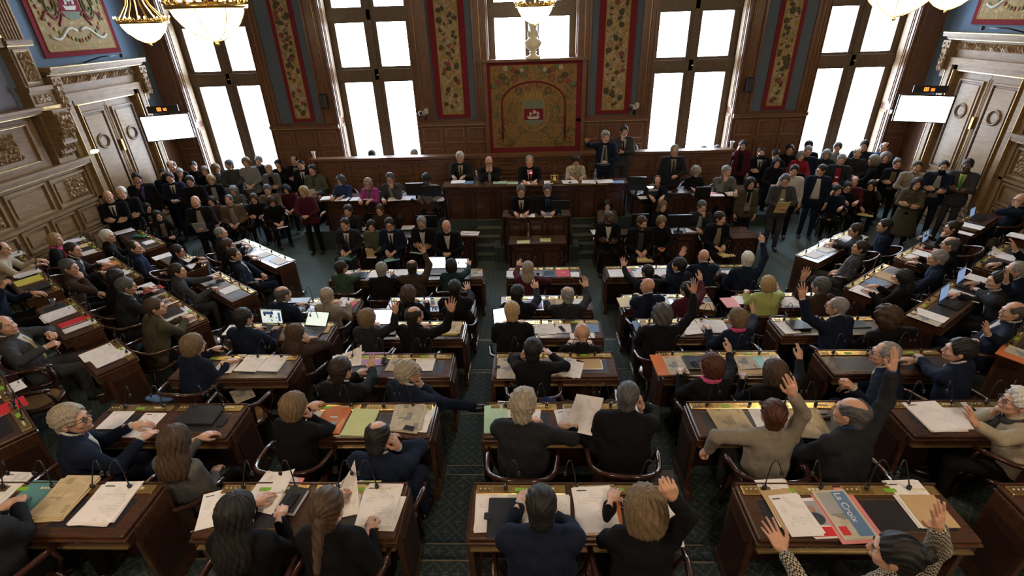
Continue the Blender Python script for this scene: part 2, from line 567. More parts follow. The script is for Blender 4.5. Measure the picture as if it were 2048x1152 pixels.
def hand_mesh(pose, res):
    """right hand: wrist at the origin, fingers along +z, palm towards +y, thumb on -x"""
    key = (pose, res)
    if key in HANDS: return HANDS[key]
    curl = {'open': (.05, .08, .05), 'wave': (.18, .25, .15), 'rest': (.35, .55, .35), 'grip': (1.0, 1.25, .7), 'point': (1.2, 1.5, .9)}[pose]
    spread = {'open': .17, 'wave': .10, 'rest': .07, 'grip': .03, 'point': .02}[pose]
    prims = []
    lens = [(.046, .027, .021), (.050, .031, .022), (.046, .029, .021), (.036, .022, .018)]
    for i, (xo, zo) in enumerate(((-.031, .088), (-.0105, .094), (.0105, .090), (.030, .080))):
        a = np.array([xo, 0, zo]); ang = 0.0; sx = (xo) / .03 * spread
        cc = list(curl)
        if pose == 'point' and i == 0: cc = [.05, .1, .05]
        if pose == 'wave' and i == 2: cc = [.5, .5, .3]
        if pose == 'open': cc = [cc[0] + (0, .05, .12, .03)[i], cc[1], cc[2]]
        for j, L in enumerate(lens[i]):
            ang += cc[j]
            dvec = np.array([math.sin(sx) * math.cos(ang), math.sin(ang), math.cos(ang) * math.cos(sx)])
            b = a + dvec * L
            r = (.0098, .0088, .0078)[j] * (0.93 if i == 3 else 1)
            prims.append((a.copy(), b.copy(), r, r * .93)); a = b
    tb = {'open': [(-.030, .004, .028), (-.062, .010, .062), (-.078, .014, .094), (-.085, .016, .115)],
          'wave': [(-.030, .006, .028), (-.056, .016, .060), (-.064, .024, .092), (-.063, .030, .112)],
          'rest': [(-.030, .008, .028), (-.050, .026, .060), (-.050, .040, .088), (-.044, .050, .106)],
          'grip': [(-.028, .010, .028), (-.044, .034, .058), (-.030, .054, .078), (-.012, .060, .088)],
          'point': [(-.028, .010, .028), (-.042, .034, .058), (-.022, .050, .074), (-.004, .052, .080)]}[pose]

    def f(P):
        d = ell(P * np.array([1, 1, 1]), (0, .002, .052), (.042, .017, .052))
        d = smin(d, rcone(P, (-.024, 0, .035), (-.028, 0, .086), .014, .0125), .012)
        d = smin(d, rcone(P, (.024, 0, .035), (.027, 0, .078), .013, .0115), .012)
        d = smin(d, rcone(P, (0, 0, .03), (0, 0, .086), .0155, .0125), .012)
        d = smin(d, rcone(P, (0, 0, -.05), (0, 0, .02), .026, .023), .02)
        for j in range(3): d = smin(d, rcone(P, tb[j], tb[j + 1], (.0145, .0112, .0098)[j], (.0112, .0098, .0082)[j]), .008)
        df = np.full(len(P), 9.0, np.float32)
        for (a, b, r1, r2) in prims: df = np.minimum(df, rcone(P, a, b, r1, r2))
        return smin(d, df, .006)
    V, Q = nets(f, (-.11, -.04, -.06), (.08, .11, .22), res)
    HANDS[key] = (V, Q)
    return V, Q


def face_cut(P, c=.016, nv=(0, .75, -.66)):
    n = np.array(nv, np.float32)
    return P @ n - c


def hair_mesh(kind, res):
    key = (kind, res)
    if key in HAIRS: return HAIRS[key]
    def wob(P, a, s): return a * (np.sin(P[:, 0] * s + P[:, 2] * s * .3) * np.sin(P[:, 1] * s * .8 + 1) + np.sin(P[:, 2] * s * .9 + P[:, 0] * s * 1.3 + 2) * .6)
    lo, hi = (-.15, -.2, -.2), (.15, .14, .17)
    def short(P, g=.009):
        d = ell(P, (0, -.023, .036), (.078 + g, .098 + g, .088 + g))
        d = smin(d, ell(P, (0, -.052, -.045), (.065 + g * .5, .050 + g * .5, .078)), .02)
        th = np.arctan2(P[:, 0] + .02, P[:, 2] + .02)
        d = d + (.0015 + g * .07) * np.sin(th * 21 + 3.5 * np.sin(P[:, 1] * 26)) + wob(P, .0010 + g * .05, 88)
        cut = ell(P, (0, .096, -.010), (.073, .072, .098 - g * .5)) + .004 * np.sin(P[:, 0] * 120)
        d = smax(d, -cut, .006)
        low = np.maximum(-.010 - P[:, 1] + (P[:, 2] + .02) * .25, P[:, 2] + .014)
        d = smax(d, -low, .008)
        for s in (-1, 1): d = smax(d, -ell(P, (s * .088, -.002, -.012), (.024, .023, .034)), .006)
        return smax(d, -(P[:, 2] + .108 + .006 * np.sin(P[:, 0] * 110)), .015)
    if kind == 'short': f = short
    elif kind == 'full': f = lambda P: short(P, .016)
    elif kind == 'tousled': f = lambda P: smin(short(P, .017), ell(P, (.01, .03, .112), (.06, .050, .022)), .02) + wob(P, .004, 120)
    elif kind == 'quiff': f = lambda P: smin(short(P, .016), ell(P, (0, .05, .105), (.05, .045, .024)), .02)
    elif kind == 'balding':
        def f(P):
            d = smax(short(P, .009), -ell(P, (0, .02, .12), (.062, .13, .075)), .008)
            return d
    elif kind == 'thin':
        f = lambda P: smax(short(P, .008), -ell(P, (0, .09, .085), (.05, .075, .05)), .008)
    elif kind in ('bob', 'bobwide', 'curly', 'long', 'longstraight', 'shag'):
        ln = {'bob': -.085, 'bobwide': -.10, 'curly': -.10, 'long': -.24, 'longstraight': -.30, 'shag': -.14}[kind]
        w = {'bob': .0, 'bobwide': .012, 'curly': .022, 'long': .004, 'longstraight': .0, 'shag': .01}[kind]
        lo, hi = (-.17, -.2, ln - .07), (.17, .14, .18)
        def f(P):
            d = ell(P, (0, -.018, .036), (.096 + w, .114 + w, .104 + w * .8))
            d = smin(d, ell(P, (0, -.040, ln * .45), (.098 + w, .085 + w * .6, .075 - ln * .5)), .05)
            if ln < -.2: d = smin(d, ell(P, (0, -.062, ln * .75), (.105, .050, .12)), .05)
            d = d + wob(P, .009 if kind == 'curly' else .0026, 62 if kind == 'curly' else 105) + .0035 * np.sin(np.arctan2(P[:, 0], P[:, 1] + .03) * 19 + 2 * np.sin(P[:, 2] * 24))
            face = ell(P, (0, .105, -.045), (.062, .080, .125))
            d = smax(d, -face, .012)
            d = smax(d, -rcone(P, (0, .03, -.13), (0, .06, -.5), .066, .11), .015)
            return smax(d, -(P[:, 2] - ln + .03), .04)
    elif kind == 'bun':
        hi = (.15, .14, .2); lo = (-.15, -.24, -.2)
        f = lambda P: smin(short(P, .014), ell(P, (0, -.115, .085), (.052, .045, .045)) + wob(P, .004, 120), .015)
    elif kind == 'ponytail':
        lo = (-.15, -.24, -.34)
        f = lambda P: smin(short(P, .014), rcone(P, (0, -.105, -.04), (0, -.125, -.27), .036, .020) + wob(P, .003, 120), .02)
    elif kind == 'hood':
        lo, hi = (-.19, -.24, -.24), (.19, .14, .2)
        def f(P):
            d = ell(P, (0, -.03, .0), (.135, .135, .165))
            return smax(d, -ell(P, (0, .12, -.01), (.075, .10, .11)), .015)
    V, Q = nets(f, lo, hi, res)
    HAIRS[key] = (V, Q)
    return V, Q


# ------------------------------------------------------------------ colours
HAIRCOL = {'k': (.010, .009, .009), 'db': (.022, .014, .010), 'br': (.055, .032, .018), 'rb': (.070, .022, .012), 'bl': (.36, .25, .12),
           'db2': (.16, .11, .06), 'gb': (.30, .26, .20), 'gr': (.22, .22, .22), 'dg': (.075, .075, .078), 'wh': (.60, .60, .58), 'fur': (.16, .14, .12)}
SKIN = {'l': (.56, .33, .23), 'm': (.42, .23, .15), 'd': (.085, .045, .028)}
CLOTH = {'black': (.009, .009, .011), 'navy': (.012, .019, .042), 'blue': (.03, .055, .15), 'char': (.024, .026, .031), 'grey': (.14, .14, .14),
         'lgrey': (.30, .30, .30), 'brown': (.055, .036, .025), 'tan': (.16, .115, .075), 'olive': (.085, .075, .045), 'burg': (.085, .014, .026),
         'green': (.045, .085, .055), 'lime': (.50, .56, .20), 'cream': (.50, .43, .32), 'white': (.66, .64, .62), 'magenta': (.42, .07, .30),
         'teal': (.016, .040, .045), 'mauve': (.09, .045, .065), 'red': (.30, .02, .035), 'pink': (.75, .10, .28), 'beige': (.30, .26, .21),
         'ggreen': (.11, .12, .08), 'yellow': (.5, .42, .2), 'violet': (.10, .06, .22), 'gtie': (.05, .35, .08), 'dgrey': (.06, .062, .068)}


def haircol(c):
    if 'hair_' + c in MATS: return MATS['hair_' + c]
    m, nt, bs, out = nodes_of('hair_' + c)
    col = HAIRCOL[c]
    w = N(nt, 'ShaderNodeTexNoise', Scale=1.0, Detail=3.0)
    nt.links.new(coords(nt, (190, 150, 14)), w.inputs['Vector'])
    nt.links.new(ramp(nt, w.outputs[0], [(0.32, tuple(q * .55 for q in col)), (0.66, tuple(min(1, q * 1.35) for q in col))]), bs.inputs['Base Color'])
    bs.inputs['Roughness'].default_value = 0.58; bs.inputs['Specular IOR Level'].default_value = 0.35
    bump(nt, bs, w.outputs[0], 0.6, 0.004)
    MATS['hair_' + c] = m
    return m


def clothcol(c):
    if c in ('houndstooth', 'leopard'): return MATS[c]
    return fabric('cloth_' + c, tuple(q * .78 for q in CLOTH[c]))


def skinmats(s):
    c = SKIN[s]
    k = 'skin_' + s
    if k not in MATS:
        m, nt, bs, out = nodes_of(k)
        nz = N(nt, 'ShaderNodeTexNoise', Scale=14.0, Detail=4.0); nt.links.new(coords(nt), nz.inputs['Vector'])
        nt.links.new(ramp(nt, nz.outputs[0], [(0.3, tuple(q * .88 for q in c)), (0.7, (min(1, c[0] * 1.1), c[1] * 1.03, c[2]))]), bs.inputs['Base Color'])
        bs.inputs['Roughness'].default_value = 0.48
        bs.inputs['Subsurface Weight'].default_value = 0.0
        MATS[k] = m
    return [MATS[k], flat('lips_' + s, (c[0] * .85, c[1] * .5, c[2] * .55), .4), flat('eye_white', (.62, .60, .57), .25), flat('eye_iris', (.03, .02, .015), .15)]


def rotz(a):
    c, s = math.cos(a), math.sin(a)
    return np.array([[c, -s, 0], [s, c, 0], [0, 0, 1.0]])


def rotx(a):
    c, s = math.cos(a), math.sin(a)
    return np.array([[1.0, 0, 0], [0, c, -s], [0, s, c]])


def unit(v): v = np.asarray(v, float); return v / (np.linalg.norm(v) + 1e-9)


def ik(S, T, L1, L2, hint):
    S, T = np.asarray(S, float), np.asarray(T, float)
    d = T - S; D = np.linalg.norm(d)
    Dm = (L1 + L2) * .985
    if D > Dm: T = S + d / D * Dm; D = Dm
    D = max(D, abs(L1 - L2) + .03)
    u = unit(T - S); a = (L1 * L1 - L2 * L2 + D * D) / (2 * D)
    h = math.sqrt(max(0, L1 * L1 - a * a))
    hv = np.asarray(hint, float); hv = unit(hv - u * (hv @ u))
    return S + u * a + hv * h, S + u * D


PEOPLE = {}


def person(key, u, v, floor, pose, yaw, hy, sex, hair, hcol, skin, coat, arms, opts, short, rest):
    """pose 's' seated or 't' standing; yaw of the body (0 = away from the camera side, towards the rostrum);
    (u, v) is where the photograph shows the middle of the head"""
    near = floor > .9
    sc = {'m': 1.0, 'f': .94, 'o': 1.0}[sex] * opts.get('size', 1.0)
    lean = math.radians(opts.get('lean', 9 if pose == 's' else 2))
    yawr = math.radians(yaw)
    pz = (.52 if pose == 's' else .95) * sc
    pel = np.array([0, 0, pz])
    up = np.array([0, math.sin(lean), math.cos(lean)])
    side = opts.get('tilt', 0.0)
    if side: up = unit(up + np.array([math.sin(math.radians(side)), 0, 0]))
    neck = pel + up * .515 * sc
    headc = neck + (np.array([0, .035, .150]) + np.array([0, math.sin(lean) * .06, 0])) * sc
    R = rotz(yawr)
    tgt = spot(u, v, floor + headc[2])
    if 'y' in opts:
        tgt = spot_y(u, v, opts['y']); floor = tgt[2] - headc[2]
    org = tgt - R @ headc; org[2] = floor
    sw = (.192 if sex != 'f' else .160) * sc
    fw = unit(np.cross(up, [1, 0, 0])) * -1
    if fw[1] < 0: fw = -fw
    SH = {s: neck + np.array([s * sw, 0, 0]) - up * .055 * sc for s in (-1, 1)}
    L1, L2 = .285 * sc, .25 * sc
    dz = .78                                             # desk-top height over the floor
    EL, WR, HD, HP = {}, {}, {}, {}
    for s, nm in ((-1, 'l'), (1, 'r')):
        a = arms.get(nm, ('D',) if pose == 's' else ('H',))
        kind = a[0]; S = SH[s]; hint = np.array([s * .38, -.15, -1.0]); hp = 'rest'
        hd = None
        if kind == 'D':
            T = np.array([s * .13, S[1] + .36 * sc, (dz + .035) if pose == 's' else pz + .1]); hd = np.array([-s * .45, 1, -.08]); pn = np.array([0, 0, -1.0])
        elif kind == 'L':
            T = np.array([s * .09, S[1] + .20, pz + .13]); hd = np.array([-s * .6, 1, -.25]); pn = np.array([0, .1, -1.0])
        elif kind == 'H':
            T = np.array([s * (sw + .07), S[1] + .04, S[2] - .52 * sc]); hd = np.array([0, .08, -1.0]); pn = np.array([-s, 0, 0.0]); hint = np.array([s * .4, -1, 0])
        elif kind == 'F':
            T = headc + np.array([s * .045, .085, -.19]) * sc; hd = np.array([-s * .2, -.05, 1.0]); pn = np.array([-s * .7, -1, 0.1]); hp = 'grip'; hint = np.array([s * .5, .5, -1.0])
        elif kind == 'E':                                 # hand at the cheek or ear
            T = headc + np.array([s * .115, .05, -.13]) * sc; hd = np.array([-s * .15, -.15, 1.0]); pn = np.array([-s, -.2, 0.0]); hint = np.array([s * .6, .5, -.8])
        elif kind == 'C':
            T = S + np.array([-s * .02, .215, -.235 - (.03 if s > 0 else 0)]) * sc + np.array([-s * sw, 0, 0]); hd = np.array([-s, .15, .1]); pn = np.array([0, -1, 0.0]); hint = np.array([s * .5, .3, -1.0])
        elif kind == 'B': T = np.array([s * .06, S[1] + .25, S[2] - .30]); hd = np.array([-s * .8, .8, .25]); pn = np.array([0, -.4, -1.0]); hint = np.array([s, 0, -.7]); hp = 'grip'
        else:                                             # ('R'|'T'|'G', u, v[, pose]): the hand shows at (u, v)
            if kind == 'T':
                Pw = spot(a[1], a[2], floor + dz + .03); T = R.T @ (Pw - org)
                hd = unit(T - S); hd[2] = -.10; pn = np.array([0, 0, -1.0])
            else:
                w = ray(a[1], a[2]); w = w / np.linalg.norm(w); C0 = np.array([0, 0, CAM_H])
                Sw = org + R @ S
                reach = (L1 + L2) * (.93 if kind == 'R' else .74) + (.09 if kind == 'R' else 0.05)
                tc = (Sw - C0) @ w; dmin2 = (Sw - C0) @ (Sw - C0) - tc * tc
                hh = math.sqrt(max(0, reach * reach - dmin2))
                fwd = R @ np.array([0, 1.0, 0])
                c1, c2 = C0 + w * (tc - hh), C0 + w * (tc + hh)
                # of the two places on this sight line within arm's reach take the more natural: raised, a little ahead
                def cost(c):
                    q = R.T @ (c - Sw)
                    return -q[2] * (1.0 if kind == 'R' else .25) - .55 * q[1] + (.5 if q[1] < -.1 else 0)
                Pw = c1 if cost(c1) < cost(c2) else c2
                if kind == 'G' and len(a) > 4: Pw = C0 + w * tc
                T = R.T @ (Pw - org)
                hd = unit(T - S); hd = unit(hd + np.array([0, 0, .9])) if kind == 'R' else unit(hd + np.array([-s * .5, 0, .25]))
                T = T - hd * .085
                pn = np.array([-s * .15, 1.0, 0]) if kind == 'R' else np.array([-s * .3, 0, -1.0])
                hint = np.array([s * 1.0, .1, -.35]); hp = 'open' if kind == 'R' else 'grip'
            if len(a) > 3 and a[3]: hp = a[3]
        E, W = ik(S, T, L1, L2, hint)
        if kind in ('R',): hd = unit(unit(W - E) * .75 + np.array([0, .05, .45]))
        hd = unit(hd); pn = unit(pn - hd * (pn @ hd))
        EL[s], WR[s], HD[s], HP[s] = E, W, (hd, pn), hp
    # ---- root
    root = empty('person', tuple(org), yawr)
    lab = short + (', ' + rest if rest else '')
    tag(root, lab, 'person')
    PEOPLE[key] = dict(root=root, short=short, org=org, yaw=yawr, floor=floor, pose=pose, arms=(WR, HD), R=R, sc=sc)
    # ---- legs
    if pose == 's':
        sp = .09
        HIP = {s: pel + np.array([s * .09, .02, -.01]) * sc for s in (-1, 1)}
        KN = {s: HIP[s] + np.array([s * sp * .6, .40, .0]) * sc for s in (-1, 1)}
        AN = {s: np.array([KN[s][0] * 1.02, KN[s][1] + .03 - opts.get('tuck', .06), .085]) for s in (-1, 1)}
        if opts.get('tuck', 0) > .2:                      # feet drawn back under the chair
            KN = {s: HIP[s] + np.array([s * .07, .25, -.20]) * sc for s in (-1, 1)}
            AN = {s: np.array([KN[s][0], KN[s][1] - .18, .085]) for s in (-1, 1)}
        if opts.get('cross'):
            s = 1; KN[s] = HIP[s] + np.array([.02, .36, .16]) * sc; AN[s] = KN[s] + np.array([.16, .30, -.20])
    else:
        HIP = {s: pel + np.array([s * .085, 0, -.03]) * sc for s in (-1, 1)}
        KN = {s: np.array([s * .10, .02, .50 * sc]) for s in (-1, 1)}
        AN = {s: np.array([s * .11, -.01, .085]) for s in (-1, 1)}
    a_inv = np.array([1 / .62, 1, 1])
    ca, sa_ = math.cos(lean), math.sin(lean)
    fat = opts.get('fat', 1.0); suit = opts.get('wear', 'suit') == 'suit'
    tw = (.100 if sex != 'f' else .092) * sc * fat

    def torso(P, g, low=0.0, up_only=False):
        Q = P - pel
        z = Q @ up; y = Q @ fw - 0.0; x = Q[:, 0] - up[0] * z
        L = np.stack([x * .60, y, z], 1).astype(np.float32)
        d = rcone(L, (0, .0, -.02 + low), (0, .005, .20 * sc), tw + g, tw * .93 + g)
        d = smin(d, rcone(L, (0, .005, .20 * sc), (0, .0, .36 * sc), tw * 1.0 + g, tw * 1.06 + g), .05)
        return d

    def coat_sdf(P, arms_on=True):
        g = .016
        d = torso(P, g, low=-.03)
        d = smin(d, rcone(P, SH[-1] * [.80, 1, 1] + up * .008, SH[1] * [.80, 1, 1] + up * .008, .060 * sc + g * .6, .060 * sc + g * .6), .055)
        d = smin(d, rcone(P, neck - up * .06, neck + up * (.052 if suit else .030) - fw * .020, .092 * sc, .062 * sc), .05)
        for s in ((-1, 1) if arms_on else ()):
            d = smin(d, rcone(P, SH[s], EL[s], .062 * sc + g * .3, .050 * sc + g * .4), .04)
            w = EL[s] + (WR[s] - EL[s]) * .87
            d = smin(d, rcone(P, EL[s], w, .050 * sc + g * .4, .037 * sc + g * .5), .025)
        if pose == 't' or opts.get('coatlong'):
            hem = .80 if not opts.get('dress') else .42
            hem = hem * sc
            Q = P * np.array([.66, 1, 1], np.float32)
            d = smin(d, rcone(Q, (0, 0, pz), (0, 0, hem), .105 * sc * fat + .02, .112 * sc * fat + .02 + (.07 if opts.get('dress') else 0)), .05) if pose == 't' else d
            d = smax(d, hem - P[:, 2], .03)
        # cloth folds
        d = d + .0035 * np.sin(P[:, 2] * 46 + P[:, 0] * 21) * np.sin(P[:, 1] * 33 + P[:, 0] * 17) + .0025 * np.sin(P[:, 0] * 70 + P[:, 2] * 30)
        # flat cuffs
        return d

    def legs_sdf(P):
        g = .012
        d = torso(P, -.002, low=-.05)
        d = smax(d, (P - pel) @ up - .10, .02)
        d = smin(d, rcone(P * np.array([.72, 1, 1], np.float32), pel * [.72, 1, 1] + [0, -.02, -.01], pel * [.72, 1, 1] + [0, .03, -.01], .112 * sc * fat, .105 * sc * fat), .05)
        for s in (-1, 1):
            d = smin(d, rcone(P, HIP[s], KN[s], .082 * sc * fat + g * .4, .056 * sc + g * .5), .035)
            d = smin(d, rcone(P, KN[s], AN[s], .056 * sc + g * .4, .042 * sc + g * .6), .03)
        return d + .0025 * np.sin(P[:, 2] * 40) * np.sin(P[:, 0] * 30 + 2)

    def body_sdf(P):
        d = torso(P, -.008)
        d = smin(d, rcone(P, SH[-1] * [.8, 1, 1], SH[1] * [.8, 1, 1], .050 * sc, .050 * sc), .05)
        d = smin(d, rcone(P, neck - up * .06, neck + up * .03 + fw * .005, .050 * sc, .044 * sc), .035)
        for s in (-1, 1):
            d = smin(d, rcone(P, SH[s], EL[s], .046 * sc, .038 * sc), .03)
            d = smin(d, rcone(P, EL[s], WR[s] + HD[s][0] * .004, .038 * sc, .0255 * sc), .012)
            d = smin(d, rcone(P, HIP[s], KN[s], .070 * sc, .046 * sc), .03)
            d = smin(d, rcone(P, KN[s], AN[s], .046 * sc, .034 * sc), .02)
        return d

    res_c = .017 if near else (.021 if floor > .4 or pose == 's' else .024)
    pts = [neck, pel] + list(SH.values()) + list(EL.values()) + list(WR.values())
    A = np.array(pts)
    lo, hi = A.min(0) - .16, A.max(0) + .16
    lo[2] = min(lo[2], pz - .16) if pose == 's' else (.36 if opts.get('dress') else .72) * sc
    coatm = clothcol(coat)
    Vc, Qc = nets(coat_sdf, lo, hi, res_c)
    co = link_mesh({'suit': 'jacket'}.get(opts.get('wear', 'suit'), 'sweater'), Vc, Qc, [coatm], None, True, root)
    A2 = np.array([pel] + list(HIP.values()) + list(KN.values()) + list(AN.values()))
    Vl, Ql = nets(legs_sdf, A2.min(0) - [.19, .16, .05], A2.max(0) + [.19, .16, .20], .028 if not near else .024)
    link_mesh('trousers', Vl, Ql, [clothcol(opts.get('legs', coat if coat in ('navy', 'char', 'black', 'grey', 'dgrey') and opts.get('wear', 'suit') == 'suit' else 'black'))], None, True, root)
    sh = MB(); shm = flat('black_shoe', (.012, .011, .011), .3)
    for s in (-1, 1):
        fwv = np.array([0, 1.0, 0]); 
        if opts.get('cross') and s == 1: fwv = unit([.75, .6, .15])
        a = AN[s]; c = a + fwv * .055 + [0, 0, -.035]
        th = math.atan2(-fwv[0], fwv[1]); m_ = MB(); m_.ball((0, 0, 0), 1.0, shm, 10, 6, (.045, .135, .045))
        sh.add([tuple(rotz(th) @ np.array(q) + c + [0, 0, .0]) for q in m_.v], m_.f, shm, True)
    for s_ in (-1,): pass
    # shoes: one mesh each
    half = len(sh.v) // 2; hf = len(sh.f) // 2
    for k in (0, 1):
        q = MB(); q.add(sh.v[k * half:(k + 1) * half], [[i - k * half for i in f] for f in sh.f[k * hf:(k + 1) * hf]], shm, True); q.build('shoe', root)
    # ---- skin body: head, neck, trunk, limbs and hands in one mesh
    A3 = np.concatenate([A, A2])
    Vb, Qb = nets(body_sdf, A3.min(0) - .10, A3.max(0) + .10, .030)
    VV, QQ, MM = [Vb], [Qb], [np.zeros(len(Qb), int)]; n = len(Vb)
    hres = .0058 if near else .0085
    Hv, Hq, Hm = head_mesh(sex, hres)
    pitch = math.radians(opts.get('hp', 14)); HR = rotz(math.radians(hy)) @ rotx(-pitch)
    if side: HR = rotz(0) @ HR
    hsc = sc * opts.get('hs', 1.03)
    wn = np.clip((-.055 - Hv[:, 2]) / .075, 0, 1)[:, None]; wn = wn * wn * (3 - 2 * wn)   # the neck stays with the shoulders
    VV.append((Hv @ HR.T * (1 - wn) + Hv * wn) * hsc + headc); QQ.append(Hq + n); MM.append(Hm); n += len(Hv)
    for s in (-1, 1):
        V_, Q_ = hand_mesh(HP[s], .0062 if near else .0085)
        z_, y_ = HD[s]; x_ = np.cross(y_, z_)
        V_ = V_ * np.array([1, 1, 1])
        if s < 0: V_ = V_ * np.array([-1, 1, 1]); Q_ = Q_[:, ::-1]
        B = np.stack([x_, y_, z_])
        VV.append(V_ @ B * sc * 1.02 + WR[s]); QQ.append(Q_ + n); MM.append(np.zeros(len(Q_), int)); n += len(V_)
    body = link_mesh('body', np.concatenate(VV), np.concatenate(QQ), skinmats(skin) + [haircol('db' if hcol in ('bl', 'gb', 'wh', 'db2') else hcol)], np.concatenate(MM), True, root)
    # ---- hair
    Mh = Matrix.Translation(Vector(headc)) @ Matrix([list(HR[0]) + [0], list(HR[1]) + [0], list(HR[2]) + [0], [0, 0, 0, 1]]) @ Matrix.Scale(hsc, 4)
    if hair != 'bald':
        hk = ('H', hair, hcol, near)
        if hk not in HAIRS:
            V_, Q_ = hair_mesh(hair, .0055 if near else .008)
            o = link_mesh('hair' if hair != 'hood' else 'hood', V_, Q_, [haircol(hcol)], None, True, root); HAIRS[hk] = o.data
        else:
            o = bpy.data.objects.new('hair' if hair != 'hood' else 'hood', HAIRS[hk]); COL.objects.link(o); o.parent = root
        o.matrix_local = Mh
    if opts.get('beard'):
        bkey = ('beard', sex, opts['beard'])
        if bkey not in HAIRS:
            V_, Q_ = nets(lambda P: smax(smax(head_sdf(sex)(P) - .006, P[:, 2] + .038, .006), -(P[:, 2] + .125), .006), (-.1, -.02, -.14), (.1, .14, -.03), .009)
            o = link_mesh('beard', V_, Q_, [haircol(opts['beard'])], None, True, root); HAIRS[bkey] = o.data
        else:
            o = bpy.data.objects.new('beard', HAIRS[bkey]); COL.objects.link(o); o.parent = root
        o.matrix_local = Mh
    if opts.get('glasses'):
        if 'G' not in HAIRS:
            mb = MB(); gm = flat('dark_glasses_frame', (.012, .011, .012), .25)
            for s in (-1, 1):
                pts = [(s * (.033 + .021 * math.cos(t)), .107, .010 + .015 * math.sin(t)) for t in np.linspace(0, 2 * PI, 13)]
                mb.tube(pts, .0022, gm, 5, False); mb.tube([(s * .054, .106, .014), (s * .082, .05, .012), (s * .088, -.01, .008)], .002, gm, 5)
            mb.tube([(-.012, .108, .014), (.012, .108, .014)], .002, gm, 5)
            o = mb.build('glasses', root); HAIRS['G'] = o.data
        else:
            o = bpy.data.objects.new('glasses', HAIRS['G']); COL.objects.link(o); o.parent = root
        o.matrix_local = Mh

    # ---- things laid on the chest: shirt front, tie, scarf: they follow the jacket
    def on_chest(name, hw, z0, z1, mat, off, nseg=9, w=7):
        zs = np.linspace(z0, z1, nseg); Vv = []; Pn = []
        for i, zz in enumerate(zs):
            half = hw(i / (nseg - 1))
            for j in range(w):
                xx = -half + 2 * half * j / (w - 1)
                p = pel + up * zz + np.array([xx, 0, 0]); Pn.append(p)
        Pn = np.array(Pn); t = np.full(len(Pn), .26)
        for _ in range(14):
            d = coat_sdf((Pn + fw * t[:, None]).astype(np.float32), False); t = t - np.clip(d, -.05, .05) * .8
        Vf = Pn + fw * (t + off)[:, None]; Vb_ = Pn + fw * (t - .006)[:, None]
        Vv = np.concatenate([Vf, Vb_]); n1 = len(Vf); fs = []
        for i in range(nseg - 1):
            for j in range(w - 1):
                a = i * w + j
                fs.append((a, a + 1, a + w + 1, a + w)); fs.append((n1 + a, n1 + a + w, n1 + a + w + 1, n1 + a + 1))
        rim = [j for j in range(w)] + [i * w + w - 1 for i in range(1, nseg)] + [(nseg - 1) * w + j for j in range(w - 2, -1, -1)] + [i * w for i in range(nseg - 2, 0, -1)]
        for a, b in zip(rim, rim[1:] + rim[:1]): fs.append((a, n1 + a, n1 + b, b))
        link_mesh(name, Vv, [list(f) for f in fs], [mat], None, True, root)
    Nz = .515 * sc
    if opts.get('shirt'):
        sm = clothcol(opts['shirt'])
        vd = opts.get('vdepth', .62)
        if opts.get('open'):
            on_chest('shirt', lambda t: .036 + .055 * t, Nz - .02, .04, sm, .003)
        else:
            on_chest('shirt', lambda t: max(.006, .058 * (1 - t) ** .8 + .004), Nz - .015, Nz * (1 - vd), sm, .003)
        mb = MB(); ring = []
        cn = neck + up * .050 - fw * .006
        for t in np.linspace(0, 2 * PI, 21): ring.append(tuple(cn + np.array([math.cos(t) * .060 * sc, 0, 0]) + fw * (math.sin(t) * .058 * sc) + up * (.008 - .034 * math.sin(t))))
        mb.tube(ring, .011, sm, 6, False); mb.build('shirt_collar', root)
        if opts.get('cuffs', True):
            for s in (-1, 1):
                mb = MB(); ax = unit(WR[s] - EL[s]); c0 = EL[s] + (WR[s] - EL[s]) * .93
                mb.tube([tuple(c0), tuple(c0 + ax * .030)], .0325 * sc, sm, 10); mb.build('shirt_cuff', root)
    if opts.get('tie'):
        on_chest('tie', lambda t: .012 + .018 * t, Nz - .045, Nz * .24, clothcol(opts['tie']), .009, 9, 3)
    if opts.get('bow'):
        mb = MB(); bw = clothcol('black'); c = neck - up * .012 + fw * .092 * sc
        for s in (-1, 1): mb.ball(tuple(c + np.array([s * .028, 0, 0])), .02, bw, 8, 5, (1.1, .5, .8))
        mb.ball(tuple(c), .010, bw, 8, 5); mb.build('bow_tie', root)
    if opts.get('scarf'):
        mb = MB(); ring = []
        cn = neck - up * .005
        for t in np.linspace(0, 2 * PI, 17): ring.append(tuple(cn + np.array([math.cos(t) * .078 * sc, 0, 0]) + fw * (math.sin(t) * .080 * sc + .005) + up * (.012 - .02 * math.sin(t))))
        mb.tube(ring, .028, clothcol(opts['scarf']), 8, False)
        mb.tube([tuple(cn + fw * .09 + up * -.01), tuple(cn + fw * .125 - up * .10 + np.array([.02, 0, 0])), tuple(cn + fw * .135 - up * .24 + np.array([.03, 0, 0]))], (.028, .03, .022), clothcol(opts['scarf']), 8)
        mb.build('scarf', root)
    if opts.get('vest'):                                  # an open jacket over a top of another colour
        on_chest('blouse', lambda t: .05 + .012 * t, Nz - .03, .03, clothcol(opts['vest']), .003)
    if opts.get('badge'):
        on_chest('badge', lambda t: .03, .30 * sc, .255 * sc, flat('white_badge', (.7, .7, .68), .4), .008, 3, 3)
    return root


def hand_spot(key, s, out=.09, side=0.0):
    p = PEOPLE[key]; W, HD = p['arms']
    q = W[s] + HD[s][0] * out + HD[s][1] * .03
    return p['org'] + p['R'] @ q
